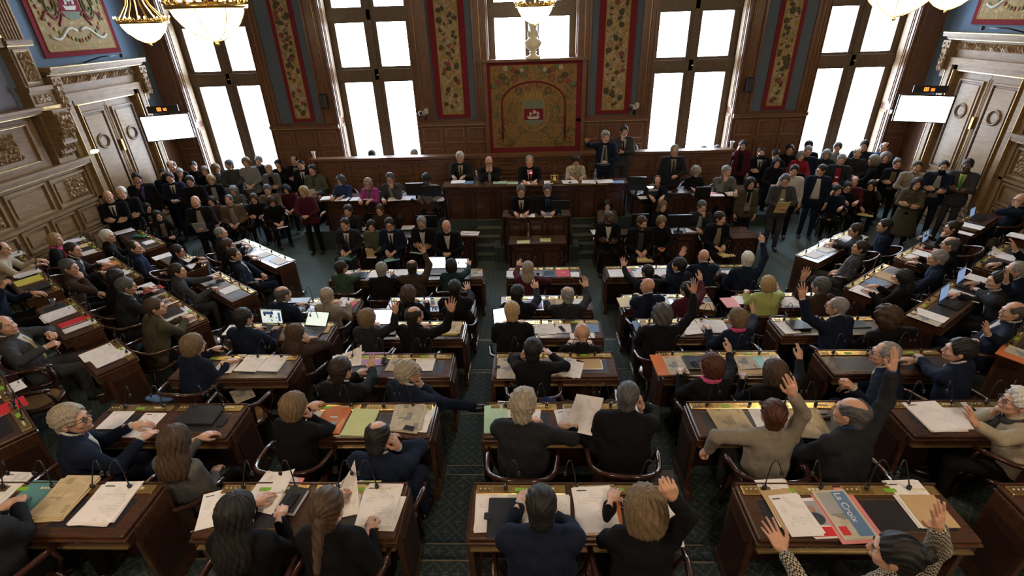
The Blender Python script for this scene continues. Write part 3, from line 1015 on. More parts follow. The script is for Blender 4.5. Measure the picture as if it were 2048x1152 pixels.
# ------------------------------------------------------------------ materials of the place
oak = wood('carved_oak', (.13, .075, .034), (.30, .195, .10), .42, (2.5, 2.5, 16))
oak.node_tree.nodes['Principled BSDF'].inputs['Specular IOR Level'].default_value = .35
shade_oak = wood('shade_tinted_oak', (.085, .036, .020), (.20, .095, .050), .34, (10, 4, 3))  # side-wall oak again, the backlit wall's shade darkened into its colour
gilt = flat('gilt_moulding', (.55, .39, .18), .32, .85)
desk_wood = wood('mahogany_desk', (.034, .014, .008), (.092, .040, .021), .26, (3, 22, 6), .5, .3)
desk_dark = wood('dark_desk_panel', (.022, .009, .007), (.055, .022, .013), .36, (3, 3, 14))
chair_wood = wood('dark_chair_wood', (.024, .009, .006), (.065, .024, .015), .22, (14, 14, 14), .5, .4)
brass = flat('brass_strip', (.66, .45, .17), .24, .9, .5, .25, 30)
brass_dk = flat('aged_brass', (.30, .19, .07), .35, .8)
blackp = flat('black_plastic', (.010, .010, .011), .35)
blue_cloth = flat('blue_wall_cloth', (.13, .19, .27), .9, 0, .2, .08, 40)
grey_cloth = flat('grey_blue_wall_cloth', (.10, .125, .16), .9, 0, .2, .08, 40)
pad = flat('dark_leather_pad', (.022, .018, .024), .38)
lcd = emit('green_display', (.18, .36, .02), .10)
btn = flat('pale_button', (.75, .66, .45), .4)
carpet(); cane(); glass_mat(); houndstooth(); leopard()
nosing = flat('brass_nosing', (.24, .21, .13), .45, .3)
plaster = flat('cream_ceiling', (.36, .31, .24), .8)
red_border = flat('red_border_cloth', (.17, .022, .030), .9, 0, .1, .2, 60)
tap_green = tapestry('woven_garlands', [(.06, .05, .035), (.36, .27, .14), (.20, .16, .08), (.46, .36, .20), (.30, .10, .07)], 7)
tap_main = tapestry('woven_arms_ground', [(.09, .07, .033), (.20, .145, .058), (.27, .15, .065), (.12, .11, .055)], 5)
tap_pink = tapestry('woven_side_ground', [(.30, .15, .09), (.40, .27, .14), (.24, .20, .11), (.46, .33, .18)], 6)

XL, XR, YB, YF, ZC = -9.5, 9.7, 13.5, -3.2, 7.6

# ------------------------------------------------------------------ floor and terraces
b = MB(); b.box(XL - .3, XR + .3, YF, YB + .1, -.2, 0, MATS['carpet']); structure(b.build('floor'))
EDGE = [2.35, 3.37, 4.47, 5.55, 6.68]                    # where the terraces of height 1.2 .. 0.24 end, straight part
WN = [None, -2.98, -1.97, -.96, .08, 1.05]                # the same for the slanting wings, by row
DIRL = np.array([.807, -.590]); NRL = np.array([-.590, -.807])


def wing_xy(side, s, n):
    p = DIRL * s + NRL * n
    return np.array([p[0] if side < 0 else .48 - p[0], p[1]])


for r in range(5):                                       # r = 0 is the highest, nearest terrace
    h = 1.2 - .24 * r; e = EDGE[r]; n = WN[5 - r]
    def outline(grow):
        ee = e + grow; nn = n - grow
        xc = (-nn - .807 * ee) / .59
        yl = (-nn - .59 * XL) / .807; yr = (-nn - .59 * (.48 - XR)) / .807
        return [(XL, YF), (XR, YF), (XR, yr), (.48 - xc, ee), (xc, ee), (XL, yl)]
    b = MB(); b.prism(outline(0), h - .12, h, MATS['carpet'])
    b.prism(outline(.22), 0 if r == 4 else h - .24, h - .12, MATS['carpet'])
    for grow, zz in ((0, h), (.22, h - .12)):
        o_ = outline(grow)
        for x0, x1 in ((-.88, -.42), (.90, 1.33), (-2.62, -2.22), (2.70, 3.09)):
            b.box(x0, x1, e + grow - .008, e + grow + .004, zz - .010, zz + .003, nosing)
    structure(b.build('floor_terrace'))

# ------------------------------------------------------------------ back wall with five tall windows
OPEN = [(-8.83, -6.83, .9), (-4.95, -2.90, .9), (-1.0, 1.20, 3.70), (3.06, 5.16, .9), (7.05, 9.06, .9)]
ZT = 6.35
b = MB()
x = XL - .3
for (x0, x1, z0) in OPEN:
    b.box(x, x0, YB, 14.15, 0, ZC, shade_oak); b.box(x0, x1, YB, 14.15, 0, z0, shade_oak); b.box(x0, x1, YB, 14.15, ZT, ZC, shade_oak)
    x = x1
b.box(x, XR + .3, YB, 14.15, 0, ZC, shade_oak)
# blue cloth fields between fluted wooden strips
for (x0, x1) in ((-6.50, -5.38), (-2.42, -1.34), (1.52, 2.72), (5.58, 6.72)):
    b.box(x0, x1, YB - .012, YB, 2.52, ZC, grey_cloth)
    for xx in (x0 - .05, x1):
        b.box(xx, xx + .05, YB - .05, YB, 2.50, ZC, shade_oak)
for (x0, x1, z0) in OPEN:
    for xx, sgn in ((x0, -1), (x1, 1)):
        for k in (.03, .12, .20):
            b.box(xx + sgn * k - .012, xx + sgn * k + .012, YB - .035 + k * .1, YB, z0 if z0 > 2 else 1.0, ZC, shade_oak)
        b.box(xx + sgn * .165 - .004, xx + sgn * .165 + .004, YB - .022, YB, 2.5, ZC, gilt)
        # raised panels on the reveals, lit by the daylight
        t = x0 if sgn < 0 else x1
        for (za, zb) in ((z0 + .15, 2.45), (2.60, 5.9)) if z0 < 2 else ((3.9, 5.9),):
            if zb - za < .3: continue
            b.box(min(t, t - sgn * .015), max(t, t - sgn * .015), YB + .08, YB + .36, za, zb, oak)
            b.box(min(t, t - sgn * .03), max(t, t - sgn * .03), YB + .12, YB + .32, za + .06, zb - .06, oak)


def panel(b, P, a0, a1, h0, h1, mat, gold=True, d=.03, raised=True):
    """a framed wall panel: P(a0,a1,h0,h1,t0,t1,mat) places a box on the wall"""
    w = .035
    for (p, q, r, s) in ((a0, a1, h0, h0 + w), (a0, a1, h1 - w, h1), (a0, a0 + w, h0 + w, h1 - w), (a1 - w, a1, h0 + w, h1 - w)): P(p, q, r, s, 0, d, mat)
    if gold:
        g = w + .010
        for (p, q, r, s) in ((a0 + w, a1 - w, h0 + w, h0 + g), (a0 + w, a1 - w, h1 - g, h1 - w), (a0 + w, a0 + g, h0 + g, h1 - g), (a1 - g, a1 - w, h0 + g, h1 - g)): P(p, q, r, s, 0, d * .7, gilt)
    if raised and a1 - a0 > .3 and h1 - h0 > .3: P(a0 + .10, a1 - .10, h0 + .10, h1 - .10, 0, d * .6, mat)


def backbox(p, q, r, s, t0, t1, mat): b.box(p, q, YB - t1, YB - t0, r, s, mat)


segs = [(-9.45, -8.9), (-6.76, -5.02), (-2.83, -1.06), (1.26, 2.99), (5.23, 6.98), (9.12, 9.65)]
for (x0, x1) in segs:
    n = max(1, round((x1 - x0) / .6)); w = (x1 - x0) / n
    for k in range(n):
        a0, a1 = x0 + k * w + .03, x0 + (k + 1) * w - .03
        panel(b, backbox, a0, a1, .25, 1.15, shade_oak); panel(b, backbox, a0, a1, 1.25, 1.82, shade_oak); panel(b, backbox, a0, a1, 1.90, 2.33, shade_oak)
    b.box(x0 - .05, x1 + .05, YB - .10, YB, 2.40, 2.47, shade_oak); b.box(x0 - .05, x1 + .05, YB - .07, YB, 2.37, 2.40, gilt)
    b.box(x0 - .05, x1 + .05, YB - .06, YB, 0, .18, shade_oak)
structure(b.build('wall_back'))

# windows: frames with mullions, panes of glass
fr_m = wood('window_frame_oak', (.075, .052, .035), (.15, .105, .068), .4, (6, 6, 6))
GL = [((-8.66, -7.95), (-7.64, -6.93)), ((-4.78, -4.05), (-3.73, -3.01)), ((-.82, -.07), (.28, 1.02)), ((3.22, 3.92), (4.22, 4.98)), ((7.17, 7.88), (8.19, 8.91))]
for k, ((x0, x1, z0), gl) in enumerate(zip(OPEN, GL)):
    win = empty('window_%d' % (k + 1), ((x0 + x1) / 2, 14.0, z0)); structure(win); ox, oy, oz = win.location
    tiers = [(3.82, 4.79), (5.13, 6.05)] if k == 2 else [(1.12, 3.42), (3.79, 4.79), (5.13, 6.05)]
    f = MB(); P = lambda a, c, d, e, g, h, m: f.box(a - ox, c - ox, d - oy, e - oy, g - oz, h - oz, m)
    P(x0, gl[0][0], 13.93, 14.07, z0, ZT, fr_m); P(gl[0][1], gl[1][0], 13.90, 14.09, z0, ZT, fr_m); P(gl[1][1], x1, 13.93, 14.07, z0, ZT, fr_m)
    mx = (gl[0][1] + gl[1][0]) / 2; P(mx - .05, mx + .05, 13.86, 13.90, z0, ZT, fr_m)
    zz = z0
    for (za, zb) in tiers:
        for (ga, gb) in gl: P(ga, gb, 13.93, 14.07, zz, za, fr_m)
        if zz > z0: P(x0, x1, 13.86, 13.93, zz + .06, za - .06, fr_m)
        zz = zb
    for (ga, gb) in gl: P(ga, gb, 13.93, 14.07, zz, ZT, fr_m)
    f.build('window_frame', win)
    for (ga, gb) in gl:
        for (za, zb) in tiers:
            q = MB(); q.box(ga - .01 - ox, gb + .01 - ox, -.008, .008, za - .01 - oz, zb + .01 - oz, MATS['window_glass']); q.build('pane', win)
            # little inner bead, dark
    h = MB(); h.tube([(mx - ox, -.17, 3.6 - oz), (mx - ox + .05, -.19, 3.6 - oz)], .012, brass, 6); h.build('handle', win)
    li = bpy.data.lights.new('daylight', 'AREA'); li.shape = 'RECTANGLE'; li.size = x1 - x0; li.size_y = ZT - z0
    li.cycles.is_portal = True
    lo = bpy.data.objects.new('daylight_opening_%d' % (k + 1), li); COL.objects.link(lo)
    lo.location = ((x0 + x1) / 2, 14.2, (z0 + ZT) / 2); lo.rotation_euler = (-PI / 2, 0, 0)

# ------------------------------------------------------------------ side walls
def relief(b, place, a0, a1, h0, h1, t, amp, mat, step=.03):
    na, nh = max(4, int((a1 - a0) / step)), max(4, int((h1 - h0) / step))
    vs = []; fs = []
    for i in range(na + 1):
        for j in range(nh + 1):
            a = a0 + (a1 - a0) * i / na; h = h0 + (h1 - h0) * j / nh
            e = 0 if i in (0, na) or j in (0, nh) else 1
            c = (a0 + a1) / 2; m = abs(a - c)
            w = math.sin(m * 34 + 3 * math.sin(h * 21)) * math.cos(h * 38 + 2.5 * math.sin(m * 19)) + .5 * math.sin(m * 71 + h * 53)
            vs.append(place(a, h, t + e * amp * (.5 + .5 * max(-1, min(1, w)))))
    for i in range(na):
        for j in range(nh):
            k = i * (nh + 1) + j; fs.append((k, k + 1, k + nh + 2, k + nh + 1))
    b.add(vs, fs, mat, False)


for side, X in ((-1, XL), (1, XR)):
    nm = 'left' if side < 0 else 'right'
    def P(a0, a1, h0, h1, t0, t1, mat, bb=None):
        xa, xb = X - side * t0, X - side * t1
        (bb or b).box(min(xa, xb), max(xa, xb), a0, a1, h0, h1, mat)
    def place(a, h, t): return (X - side * t, a, h)
    b = MB()
    P(YF, YB, 0, ZC, -.25, 0, blue_cloth)
    P(YF, 10.36, 0, 2.36, 0, .06, oak)
    # wainscot in three rows of panels
    for (h0, h1, wd) in ((.12, 1.02, .66), (1.12, 1.55, .66), (1.68, 2.26, .98)):
        a = 10.32
        while a > 1.5:
            panel(b, lambda p, q, r, s, t0, t1, m: P(p, q, r, s, .06 + t0, .06 + t1, m), a - wd + .05, a - .05, h0, h1, oak, True, .045)
            a -= wd
    for a in (9.95, 8.0, 6.0): relief(b, place, a - .26, a + .22, 1.76, 2.18, .09, .05, oak)
    P(YF, 10.40, 1.59, 1.64, 0, .12, oak); P(YF, 10.40, 1.57, 1.59, 0, .10, gilt); P(YF, 10.40, 1.06, 1.09, 0, .10, oak); P(YF, 10.40, 0, .09, 0, .10, oak)
    P(YF, 10.45, 2.36, 2.44, 0, .20, oak); P(YF, 10.45, 2.44, 2.50, 0, .26, oak); P(YF, 10.45, 2.335, 2.36, 0, .15, gilt)
    # upper woodwork with a carved panel, a ledge and a dark panel coloured as the gallery opening's shade
    P(YF, 9.62, 2.50, 3.46, 0, .10, oak)
    a = 9.5
    while a > 3:
        panel(b, lambda p, q, r, s, t0, t1, m: P(p, q, r, s, .10 + t0, .10 + t1, m), a - 1.5, a - .06, 2.60, 3.34, oak, True, .05, False)
        relief(b, place, a - 1.12, a - .40, 2.74, 3.22, .12, .07, oak); a -= 1.62
    P(YF, 9.70, 3.46, 3.53, 0, .30, oak); P(YF, 9.70, 3.53, 3.58, 0, .36, oak); P(YF, 9.70, 3.44, 3.46, 0, .24, gilt)
    P(YF, 9.55, 3.58, 4.6, 0, .04, desk_dark)
    P(YF, 9.62, 4.6, 4.75, 0, .22, oak); P(YF, 9.62, 4.75, 4.80, 0, .26, gilt)
    for a in np.arange(8.9, 2, -.9): P(a, a + .10, 3.58, 4.6, .04, .16, oak)
    # pilaster with fluting, carved capital and console
    P(9.72, 10.14, 2.50, ZC, 0, .18, oak)
    for k in range(6): P(9.76 + k * .062, 9.78 + k * .062, 4.72, ZC, .18, .205, oak)
    P(9.66, 10.20, 4.62, 4.70, 0, .26, oak); P(9.66, 10.20, 4.60, 4.62, 0, .24, gilt)
    panel(b, lambda p, q, r, s, t0, t1, m: P(p, q, r, s, .18 + t0, .18 + t1, m), 9.76, 10.10, 3.95, 4.56, oak, True, .03, False)
    relief(b, place, 9.81, 10.05, 4.01, 4.50, .19, .05, oak, .02)
    P(9.66, 10.20, 3.84, 3.92, 0, .28, oak); P(9.66, 10.20, 3.50, 3.56, 0, .27, gilt); P(9.68, 10.18, 3.56, 3.84, 0, .23, oak)
    relief(b, place, 9.74, 10.12, 3.62, 3.78, .24, .03, oak, .02)
    prof = [(.42, 3.50), (.46, 3.30), (.44, 3.10), (.34, 2.86), (.22, 2.68), (.12, 2.52)]
    for (t0, h0), (t1, h1) in zip(prof, prof[1:]): P(9.76, 10.10, h1, h0, .1, (t0 + t1) / 2, oak)
    relief(b, lambda q, h, t: place(q, h, .17 + .30 * min(1, max(0, (h - 2.55) / .6)) + t), 9.77, 10.09, 2.6, 3.45, .0, .05, oak, .02)
    # casing and carved frieze over the double door
    D0, D1, DH = 10.66, 12.46, 3.47
    for k, (o0, o1, tt) in enumerate(((0, .10, .14), (.10, .24, .20), (.24, .36, .12))):
        P(D0 - o1, D0 - o0, 0, DH + .1, 0, tt, oak); P(D1 + o0, D1 + o1, 0, DH + .1, 0, tt, oak); P(D0 - o1, D1 + o1, DH + o0, DH + o1, 0, tt, oak)
    for aa in (D0 - .012, D1, D0 - .245, D1 + .235): P(aa, aa + .012, 0, DH, .14, .212, gilt)
    P(D0, D1, DH - .02, DH, .02, .15, gilt)
    P(D0 - .36, D1 + .36, DH + .36, 4.08, 0, .14, oak); relief(b, place, D0 - .22, D1 + .22, DH + .40, 4.02, .15, .06, oak, .025)
    P(D0 - .42, D1 + .42, 4.08, 4.13, 0, .28, oak); P(D0 - .46, D1 + .46, 4.13, 4.20, 0, .36, oak); P(D0 - .44, D1 + .44, 4.065, 4.08, 0, .22, gilt); P(D0 - .46, D1 + .46, 4.20, 4.215, 0, .37, gilt)
    for aa in (D0 - .46, D1 + .24):
        for (t0, h0), (t1, h1) in zip([(.30, 4.05), (.30, 3.9), (.22, 3.75), (.26, 3.6), (.2, 3.45)], [(.30, 3.9), (.22, 3.75), (.26, 3.6), (.2, 3.45), (.1, 3.3)]): P(aa, aa + .22, h1, h0, 0, (t0 + t1) / 2, oak)
        relief(b, place, aa + .02, aa + .20, 3.42, 4.03, .27, .05, oak, .02)
    P(D1 + .36, YB, 0, 2.5, 0, .05, shade_oak)
    structure(b.build('wall_' + nm))
    # the double door
    dr = empty('door_%d' % (1 if side < 0 else 2), (X, (D0 + D1) / 2, 0)); structure(dr)
    for k in (0, 1):
        b = MB(); a0 = D0 + k * .905; a1 = a0 + .895; oy = (D0 + D1) / 2
        def Q(p, q, r, s, t0, t1, m): 
            xa, xb = -side * t0, -side * t1
            b.box(min(xa, xb), max(xa, xb), p - oy, q - oy, r, s, m)
        Q(a0, a1, .02, DH - .02, 0, .05, oak)
        for (h0, h1) in ((.15, .62), (.72, 1.25), (1.36, 3.30)):
            panel(b, lambda p, q, r, s, t0, t1, m: Q(p, q, r, s, .05 + t0, .05 + t1, m), a0 + .11, a1 - .11, h0, h1, oak, False, .035, False)
            Q(a0 + .20, a1 - .20, h0 + .09, h1 - .09, .05, .075, oak)
            for w_ in (.155, ):
                for (p, q, r, s) in ((a0 + w_, a1 - w_, h0 + .045, h0 + .055), (a0 + w_, a1 - w_, h1 - .055, h1 - .045), (a0 + w_, a0 + w_ + .01, h0 + .05, h1 - .05), (a1 - w_ - .01, a1 - w_, h0 + .05, h1 - .05)): Q(p, q, r, s, .05, .07, desk_dark)
        ring = [(-side * .085, (a0 + a1) / 2 - oy + .145 * math.cos(t), 2.66 + .145 * math.sin(t)) for t in np.linspace(0, 2 * PI, 25)]
        b.tube(ring, .022, oak, 6, False)
        ring = [(-side * .08, (a0 + a1) / 2 - oy + .105 * math.cos(t), 2.66 + .105 * math.sin(t)) for t in np.linspace(0, 2 * PI, 25)]
        b.tube(ring, .008, desk_dark, 5, False)
        b.build('door_leaf', dr)
    b = MB(); b.tube([(-side * .075, 0, .3), (-side * .075, 0, 3.35)], .012, brass_dk, 6); b.box(-.03 - side * .09, .03 - side * .09, -.03, .03, 2.35, 2.6, brass_dk); b.build('door_bolt', dr)

# ceiling, wall behind the balcony
b = MB(); b.box(XL - .3, XR + .3, YF - .3, 14.2, ZC, ZC + .2, plaster)
for yy in np.arange(0, 14, 2.2): b.box(XL, XR, yy, yy + .35, ZC - .25, ZC, oak)
structure(b.build('ceiling'))
b = MB(); b.box(XL - .3, XR + .3, YF - .2, YF, 0, ZC, oak); structure(b.build('wall_front'))

# ------------------------------------------------------------------ coat of arms with a sailing ship (a shield: red with a silver ship, blue-grey chief)
sh_red = flat('shield_red', (.17, .020, .035), .9, 0, .1, .2, 50); sh_pale = flat('shield_silver', (.52, .50, .42), .9, 0, .1, .2, 50)
sh_chief = flat('shield_chief', (.16, .19, .14), .9, 0, .1, .25, 40); tap_gold = flat('woven_gold', (.33, .22, .08), .9, 0, .1, .3, 50)
fl_leaf = flat('flower_leaf', (.085, .075, .045), .9, 0, .1, .3, 50); fl_rose = flat('flower_rose', (.22, .07, .065), .9, 0, .1, .3, 50); fl_pale = flat('flower_pale', (.38, .32, .22), .9, 0, .1, .3, 50)
tap_leaf = flat('woven_leaf', (.13, .15, .075), .9, 0, .1, .35, 50)


def arms(b, put, cx, cz, w, h, t):
    """put(a, h, t) places a point; shield w x h, drawn as raised flat pieces"""
    def piece(poly, t0, t1, mat):
        n = len(poly); lo = [put(cx + p * w, cz + q * h, t0) for p, q in poly]; hi = [put(cx + p * w, cz + q * h, t1) for p, q in poly]
        b.add(lo + hi, [tuple(range(n, 2 * n))] + [(i, (i + 1) % n, n + (i + 1) % n, n + i) for i in range(n)], mat)
    sh = [(-.5, .5), (.5, .5), (.5, -.05)] + [(.5 * math.cos(a), -.05 - .45 * math.sin(a)) for a in np.linspace(.3, PI - .3, 9)] + [(-.5, -.05)]
    piece([(p * 1.1, q * 1.08) for p, q in sh], t, t + .006, tap_gold)
    piece([(-.5, .16), (.5, .16), (.5, .5), (-.5, .5)], t + .006, t + .012, sh_chief)
    piece([(-.5, .16), (-.5, -.28), (.5, -.28), (.5, .16)], t + .006, t + .012, sh_red)
    piece([(-.5, -.28)] + [(.5 * math.cos(a), -.28 - .22 * math.sin(a)) for a in np.linspace(PI, 0, 9)][1:-1] + [(.5, -.28)], t + .006, t + .012, sh_chief)
    piece([(-.34, -.12), (-.26, -.24), (.22, -.24), (.40, -.06), (.33, -.13), (-.2, -.15)], t + .012, t + .018, sh_pale)
    for (mx, mh, sw_) in ((-.17, .02, .12), (.02, .10, .17), (.2, .03, .12)):
        piece([(mx - .008, -.15), (mx + .008, -.15), (mx + .008, mh + .03), (mx - .008, mh + .03)], t + .012, t + .018, sh_pale)
        piece([(mx - sw_ * .45, mh), (mx + sw_ * .5, mh), (mx + sw_ * .75, mh - .08), (mx + sw_ * .45, mh - .13), (mx - sw_ * .5, mh - .13), (mx - sw_ * .2, mh - .06)], t + .012, t + .018, sh_pale)
    # crown of towers above, scrolls around
    for k in range(5):
        q = -.36 + k * .18
        piece([(q - .06, .56), (q + .06, .56), (q + .06, .78), (q - .06, .78)], t, t + .012, tap_gold)


def scroll(b, put, pts, r, mat):
    b.tube([put(*p) for p in pts], r, mat, 5)


# large tapestry on the wall behind the chair of the assembly
root = empty('tapestry', (.12, 13.40, 1.66)); tag(root, 'large central wall tapestry with ship shield, behind the presiding desk', 'tapestry')
ox, oy, oz = root.location
f = MB()
for (x0, x1, z0, z1) in ((-1.12, -1.02, 1.55, 3.86), (1.32, 1.42, 1.55, 3.86), (-1.02, 1.32, 1.55, 1.64)): f.box(x0 - ox, x1 - ox, -.06, .09, z0 - oz, z1 - oz, shade_oak)
f.box(-1.20 - ox, 1.46 - ox, -.12, .09, 3.84 - oz, 3.90 - oz, shade_oak); f.build('frame', root)
c = MB(); c.box(-1.02 - ox, 1.32 - ox, 0, .02, 1.64 - oz, 3.84 - oz, red_border); c.build('red_border', root)
c = MB(); c.box(-.94 - ox, 1.19 - ox, -.008, 0, 1.78 - oz, 3.76 - oz, tap_main); c.build('woven_field', root)
g = MB()
put = lambda a, h, t: (a - ox, -t, h - oz)
arch = [(.12 + .80 * math.cos(a), 2.86 + .52 * math.sin(a), .014) for a in np.linspace(0, PI, 22)]
scroll(g, put, [(.92, 2.0, .014), (.92, 2.86, .014)] + arch[1:-1] + [(-.68, 2.86, .014), (-.68, 2.0, .014)], .024, red_border)
scroll(g, put, [(.99, 2.0, .014), (.99, 2.9, .014)], .010, tap_gold); scroll(g, put, [(-.75, 2.0, .014), (-.75, 2.9, .014)], .010, tap_gold)
for s in (-1, 1):
    for k in range(9): g.ball(put(.12 + s * (.98 - .10 * k), 3.66 - .05 * math.sin(k * 1.3) - (.0 if k > 2 else .12 * (3 - k)), .012), .095 - .004 * k, (tap_leaf, fl_rose, fl_leaf, fl_pale)[k % 4], 8, 5, (1, .25, .8))
    scroll(g, put, [(.12 + s * q, 2.10 + .12 * math.sin(q * 9), .014) for q in np.linspace(.1, .85, 14)], .016, tap_leaf)
    scroll(g, put, [(.12 + s * (.52 + .14 * math.cos(a) * (1 - a / 16)), 2.62 + .30 * math.sin(a) * (1 - a / 16), .014) for a in np.linspace(0, 11, 30)], .013, tap_leaf)
    scroll(g, put, [(.12 + s * (.42 + .10 * math.cos(a)), 2.95 + .10 * math.sin(a), .014) for a in np.linspace(0, 7, 18)], .011, tap_gold)
    scroll(g, put, [(.12 + s * q, 1.92 + .05 * math.sin(q * 14), .014) for q in np.linspace(0, .95, 16)], .011, tap_gold)
scroll(g, put, [(.12 + .40 * math.cos(a), 2.66 + .48 * math.sin(a), .014) for a in np.linspace(0, 2 * PI, 26)], .018, tap_gold)
for s in (-1, 1):
    for k, (qx, qz) in enumerate(((.30, 2.22), (.60, 2.12), (.84, 2.22), (.72, 2.45), (.84, 2.72), (.62, 3.05), (.36, 3.16), (.16, 3.30), (.88, 3.05), (.90, 3.35), (.68, 3.42), (.45, 3.46), (.22, 3.52), (.28, 2.02), (.62, 1.88), (.88, 1.95))):
        scroll(g, put, [(.12 + s * (qx + (.10 - a * .006) * math.cos(a + k)), qz + (.10 - a * .006) * math.sin(a + k), .012) for a in np.linspace(0, 11, 22)], .010, (tap_leaf, tap_gold, fl_leaf, fl_rose)[k % 4])
g.build('scroll_ornament', root)
g = MB(); arms(g, put, .12, 2.64, .50, .62, .016); g.build('ship_shield', root)

# four narrow floral tapestries between the windows
for (x0, x1, lab) in ((-6.16, -5.57, 'narrow floral tapestry strip between the two left windows'), (-2.36, -1.50, 'floral tapestry strip beside the central window, on its left side'),
                      (1.69, 2.56, 'floral tapestry strip just right of the central window'), (5.85, 6.44, 'narrow floral tapestry strip between the two right windows')):
    t = empty('tapestry', ((x0 + x1) / 2, YB - .03, 2.55)); tag(t, lab, 'tapestry', 'floral tapestries between the windows')
    hw = (x1 - x0) / 2; q = MB(); q.box(-hw, hw, -.012, .012, 0, ZC - 2.6, red_border); q.build('red_border', t)
    q = MB(); iw = hw * .62; q.box(-iw, iw, -.020, -.012, .10, ZC - 2.7, tap_green)
    for sg in (-1, 1):
        q.box(sg * iw - .012, sg * iw + .012, -.024, -.012, .10, ZC - 2.7, tap_gold)
    q.box(-iw, iw, -.024, -.012, .09, .13, tap_gold)
    rg = random.Random(int(x0 * 10))
    for k in range(110):
        z = .22 + k * .042; c_ = rg.random(); q.ball((iw * .78 * rg.uniform(-1, 1), -.018, z), rg.uniform(.035, .085), fl_leaf if c_ < .5 else (fl_rose if c_ < .7 else (tap_gold if c_ < .85 else fl_pale)), 6, 4, (1, .15, rg.uniform(.6, 1.2)))
    q.build('floral_field', t)

# the two tapestries high on the side walls
for side, X, lab in ((-1, XL + .03, 'framed tapestry with ship arms above the double door, on the left wall'), (1, XR - .03, 'red bordered tapestry above the double door, on the right wall')):
    t = empty('tapestry', (X, 11.62, 4.36)); tag(t, lab, 'tapestry')
    def bx(q, a0, a1, h0, h1, t0, t1, m): q.box(min(-side * t0, -side * t1), max(-side * t0, -side * t1), a0, a1, h0, h1, m)
    q = MB(); bx(q, -1.04, 1.04, 0, 2.3, 0, .012, red_border); q.build('red_border', t)
    q = MB(); bx(q, -.92, .92, .10, 2.2, .012, .02, tap_pink); q.build('woven_field', t)
    put2 = lambda a, h, tt: (-side * (.02 + tt), a * (1 if side < 0 else -1), h)
    q = MB()
    for (a0, a1, h0, h1) in ((-.92, .92, .10, .12), (-.80, .80, .20, .215), (-.92, -.90, .1, 2.2), (.90, .92, .1, 2.2)): bx(q, a0, a1, h0, h1, .02, .026, tap_gold)
    for sg in (-1, 1):
        scroll(q, put2, [(sg * x_, .42 + .10 * math.sin(x_ * 8), .006) for x_ in np.linspace(.05, .75, 14)], .03, sh_pale)
        scroll(q, put2, [(sg * (.48 + .18 * math.cos(a) * (1 - a / 18)), .95 + .30 * math.sin(a) * (1 - a / 18), .006) for a in np.linspace(0, 12, 34)], .022, tap_leaf)
        scroll(q, put2, [(sg * (.36 + .06 * math.cos(a * 2)), .55 + a * .12, .006) for a in np.linspace(0, 7, 24)], .02, red_border)
    for k in range(46):
        a_ = 2 * PI * k / 46; q.ball(put2(.84 * math.cos(a_) * (1.0 if abs(math.cos(a_)) > .5 else .8), 1.12 + .84 * math.sin(a_), .004), .045, (tap_leaf, fl_rose, tap_gold)[k % 3], 6, 4, (.2, 1, 1))
    for sg in (-1, 1):
        scroll(q, put2, [(sg * (.20 + .5 * a), .74 + .07 * math.sin(a * 9), .006) for a in np.linspace(0, 1.2, 16)], .026, fl_rose)
        scroll(q, put2, [(sg * (.62 + .12 * math.cos(a)), 1.45 + .16 * math.sin(a), .006) for a in np.linspace(0, 7, 18)], .02, tap_gold)
    q.build('scroll_ornament', t)
    q = MB(); arms(q, put2, 0, 1.02, .52, .72, .006); q.build('ship_shield', t)

# ------------------------------------------------------------------ screens with timers, in the two far corners
def seg_digit(b, ch, x, z, h, mat, y=-.002):
    w = h * .5; t = h * .13
    S = {'a': (x, x + w, z + h - t, z + h), 'd': (x, x + w, z, z + t), 'g': (x, x + w, z + h / 2 - t / 2, z + h / 2 + t / 2), 'f': (x, x + t, z + h / 2, z + h), 'b': (x + w - t, x + w, z + h / 2, z + h),
         'e': (x, x + t, z, z + h / 2), 'c': (x + w - t, x + w, z, z + h / 2)}
    for k in {'0': 'abcdef'}[ch]: q = S[k]; b.box(q[0], q[1], y - .004, y, q[2], q[3], mat)


scr = emit('lit_screen', (.92, .96, 1.0), 9.0); red_led = emit('orange_led', (1.0, .13, .02), 5.0)
for (px, ang, lab) in (((336, 255), 24, 'wall screen showing white below a red 00 00 timer, left corner'), ((1846, 218), -24, 'wall screen showing white below a red 00 00 timer, right corner')):
    c = spot_y(px[0], px[1], 12.30)
    t = empty('television', tuple(c), math.radians(ang)); tag(t, lab, 'screen', 'corner screens')
    q = MB(); q.bbox(-.52, .52, 0, .06, -.30, .30, blackp, .012); q.build('casing', t)
    q = MB(); q.box(-.49, .49, -.004, .0, -.275, .275, scr); q.build('display', t)
    q = MB(); q.bbox(-.30, .34, .0, .06, .345, .50, blackp, .01); tm = q.build('timer', t)
    q = MB(); 
    for i, (xx, hh) in enumerate(((-.10, .075), (-.055, .075), (.03, .055), (.065, .055))): seg_digit(q, '0', xx, .385, hh, red_led)
    q.build('digits', tm)
    q = MB(); q.tube([(0, .06, 0), (0, 1.1, .05)], .03, blackp, 8); q.build('bracket', t)

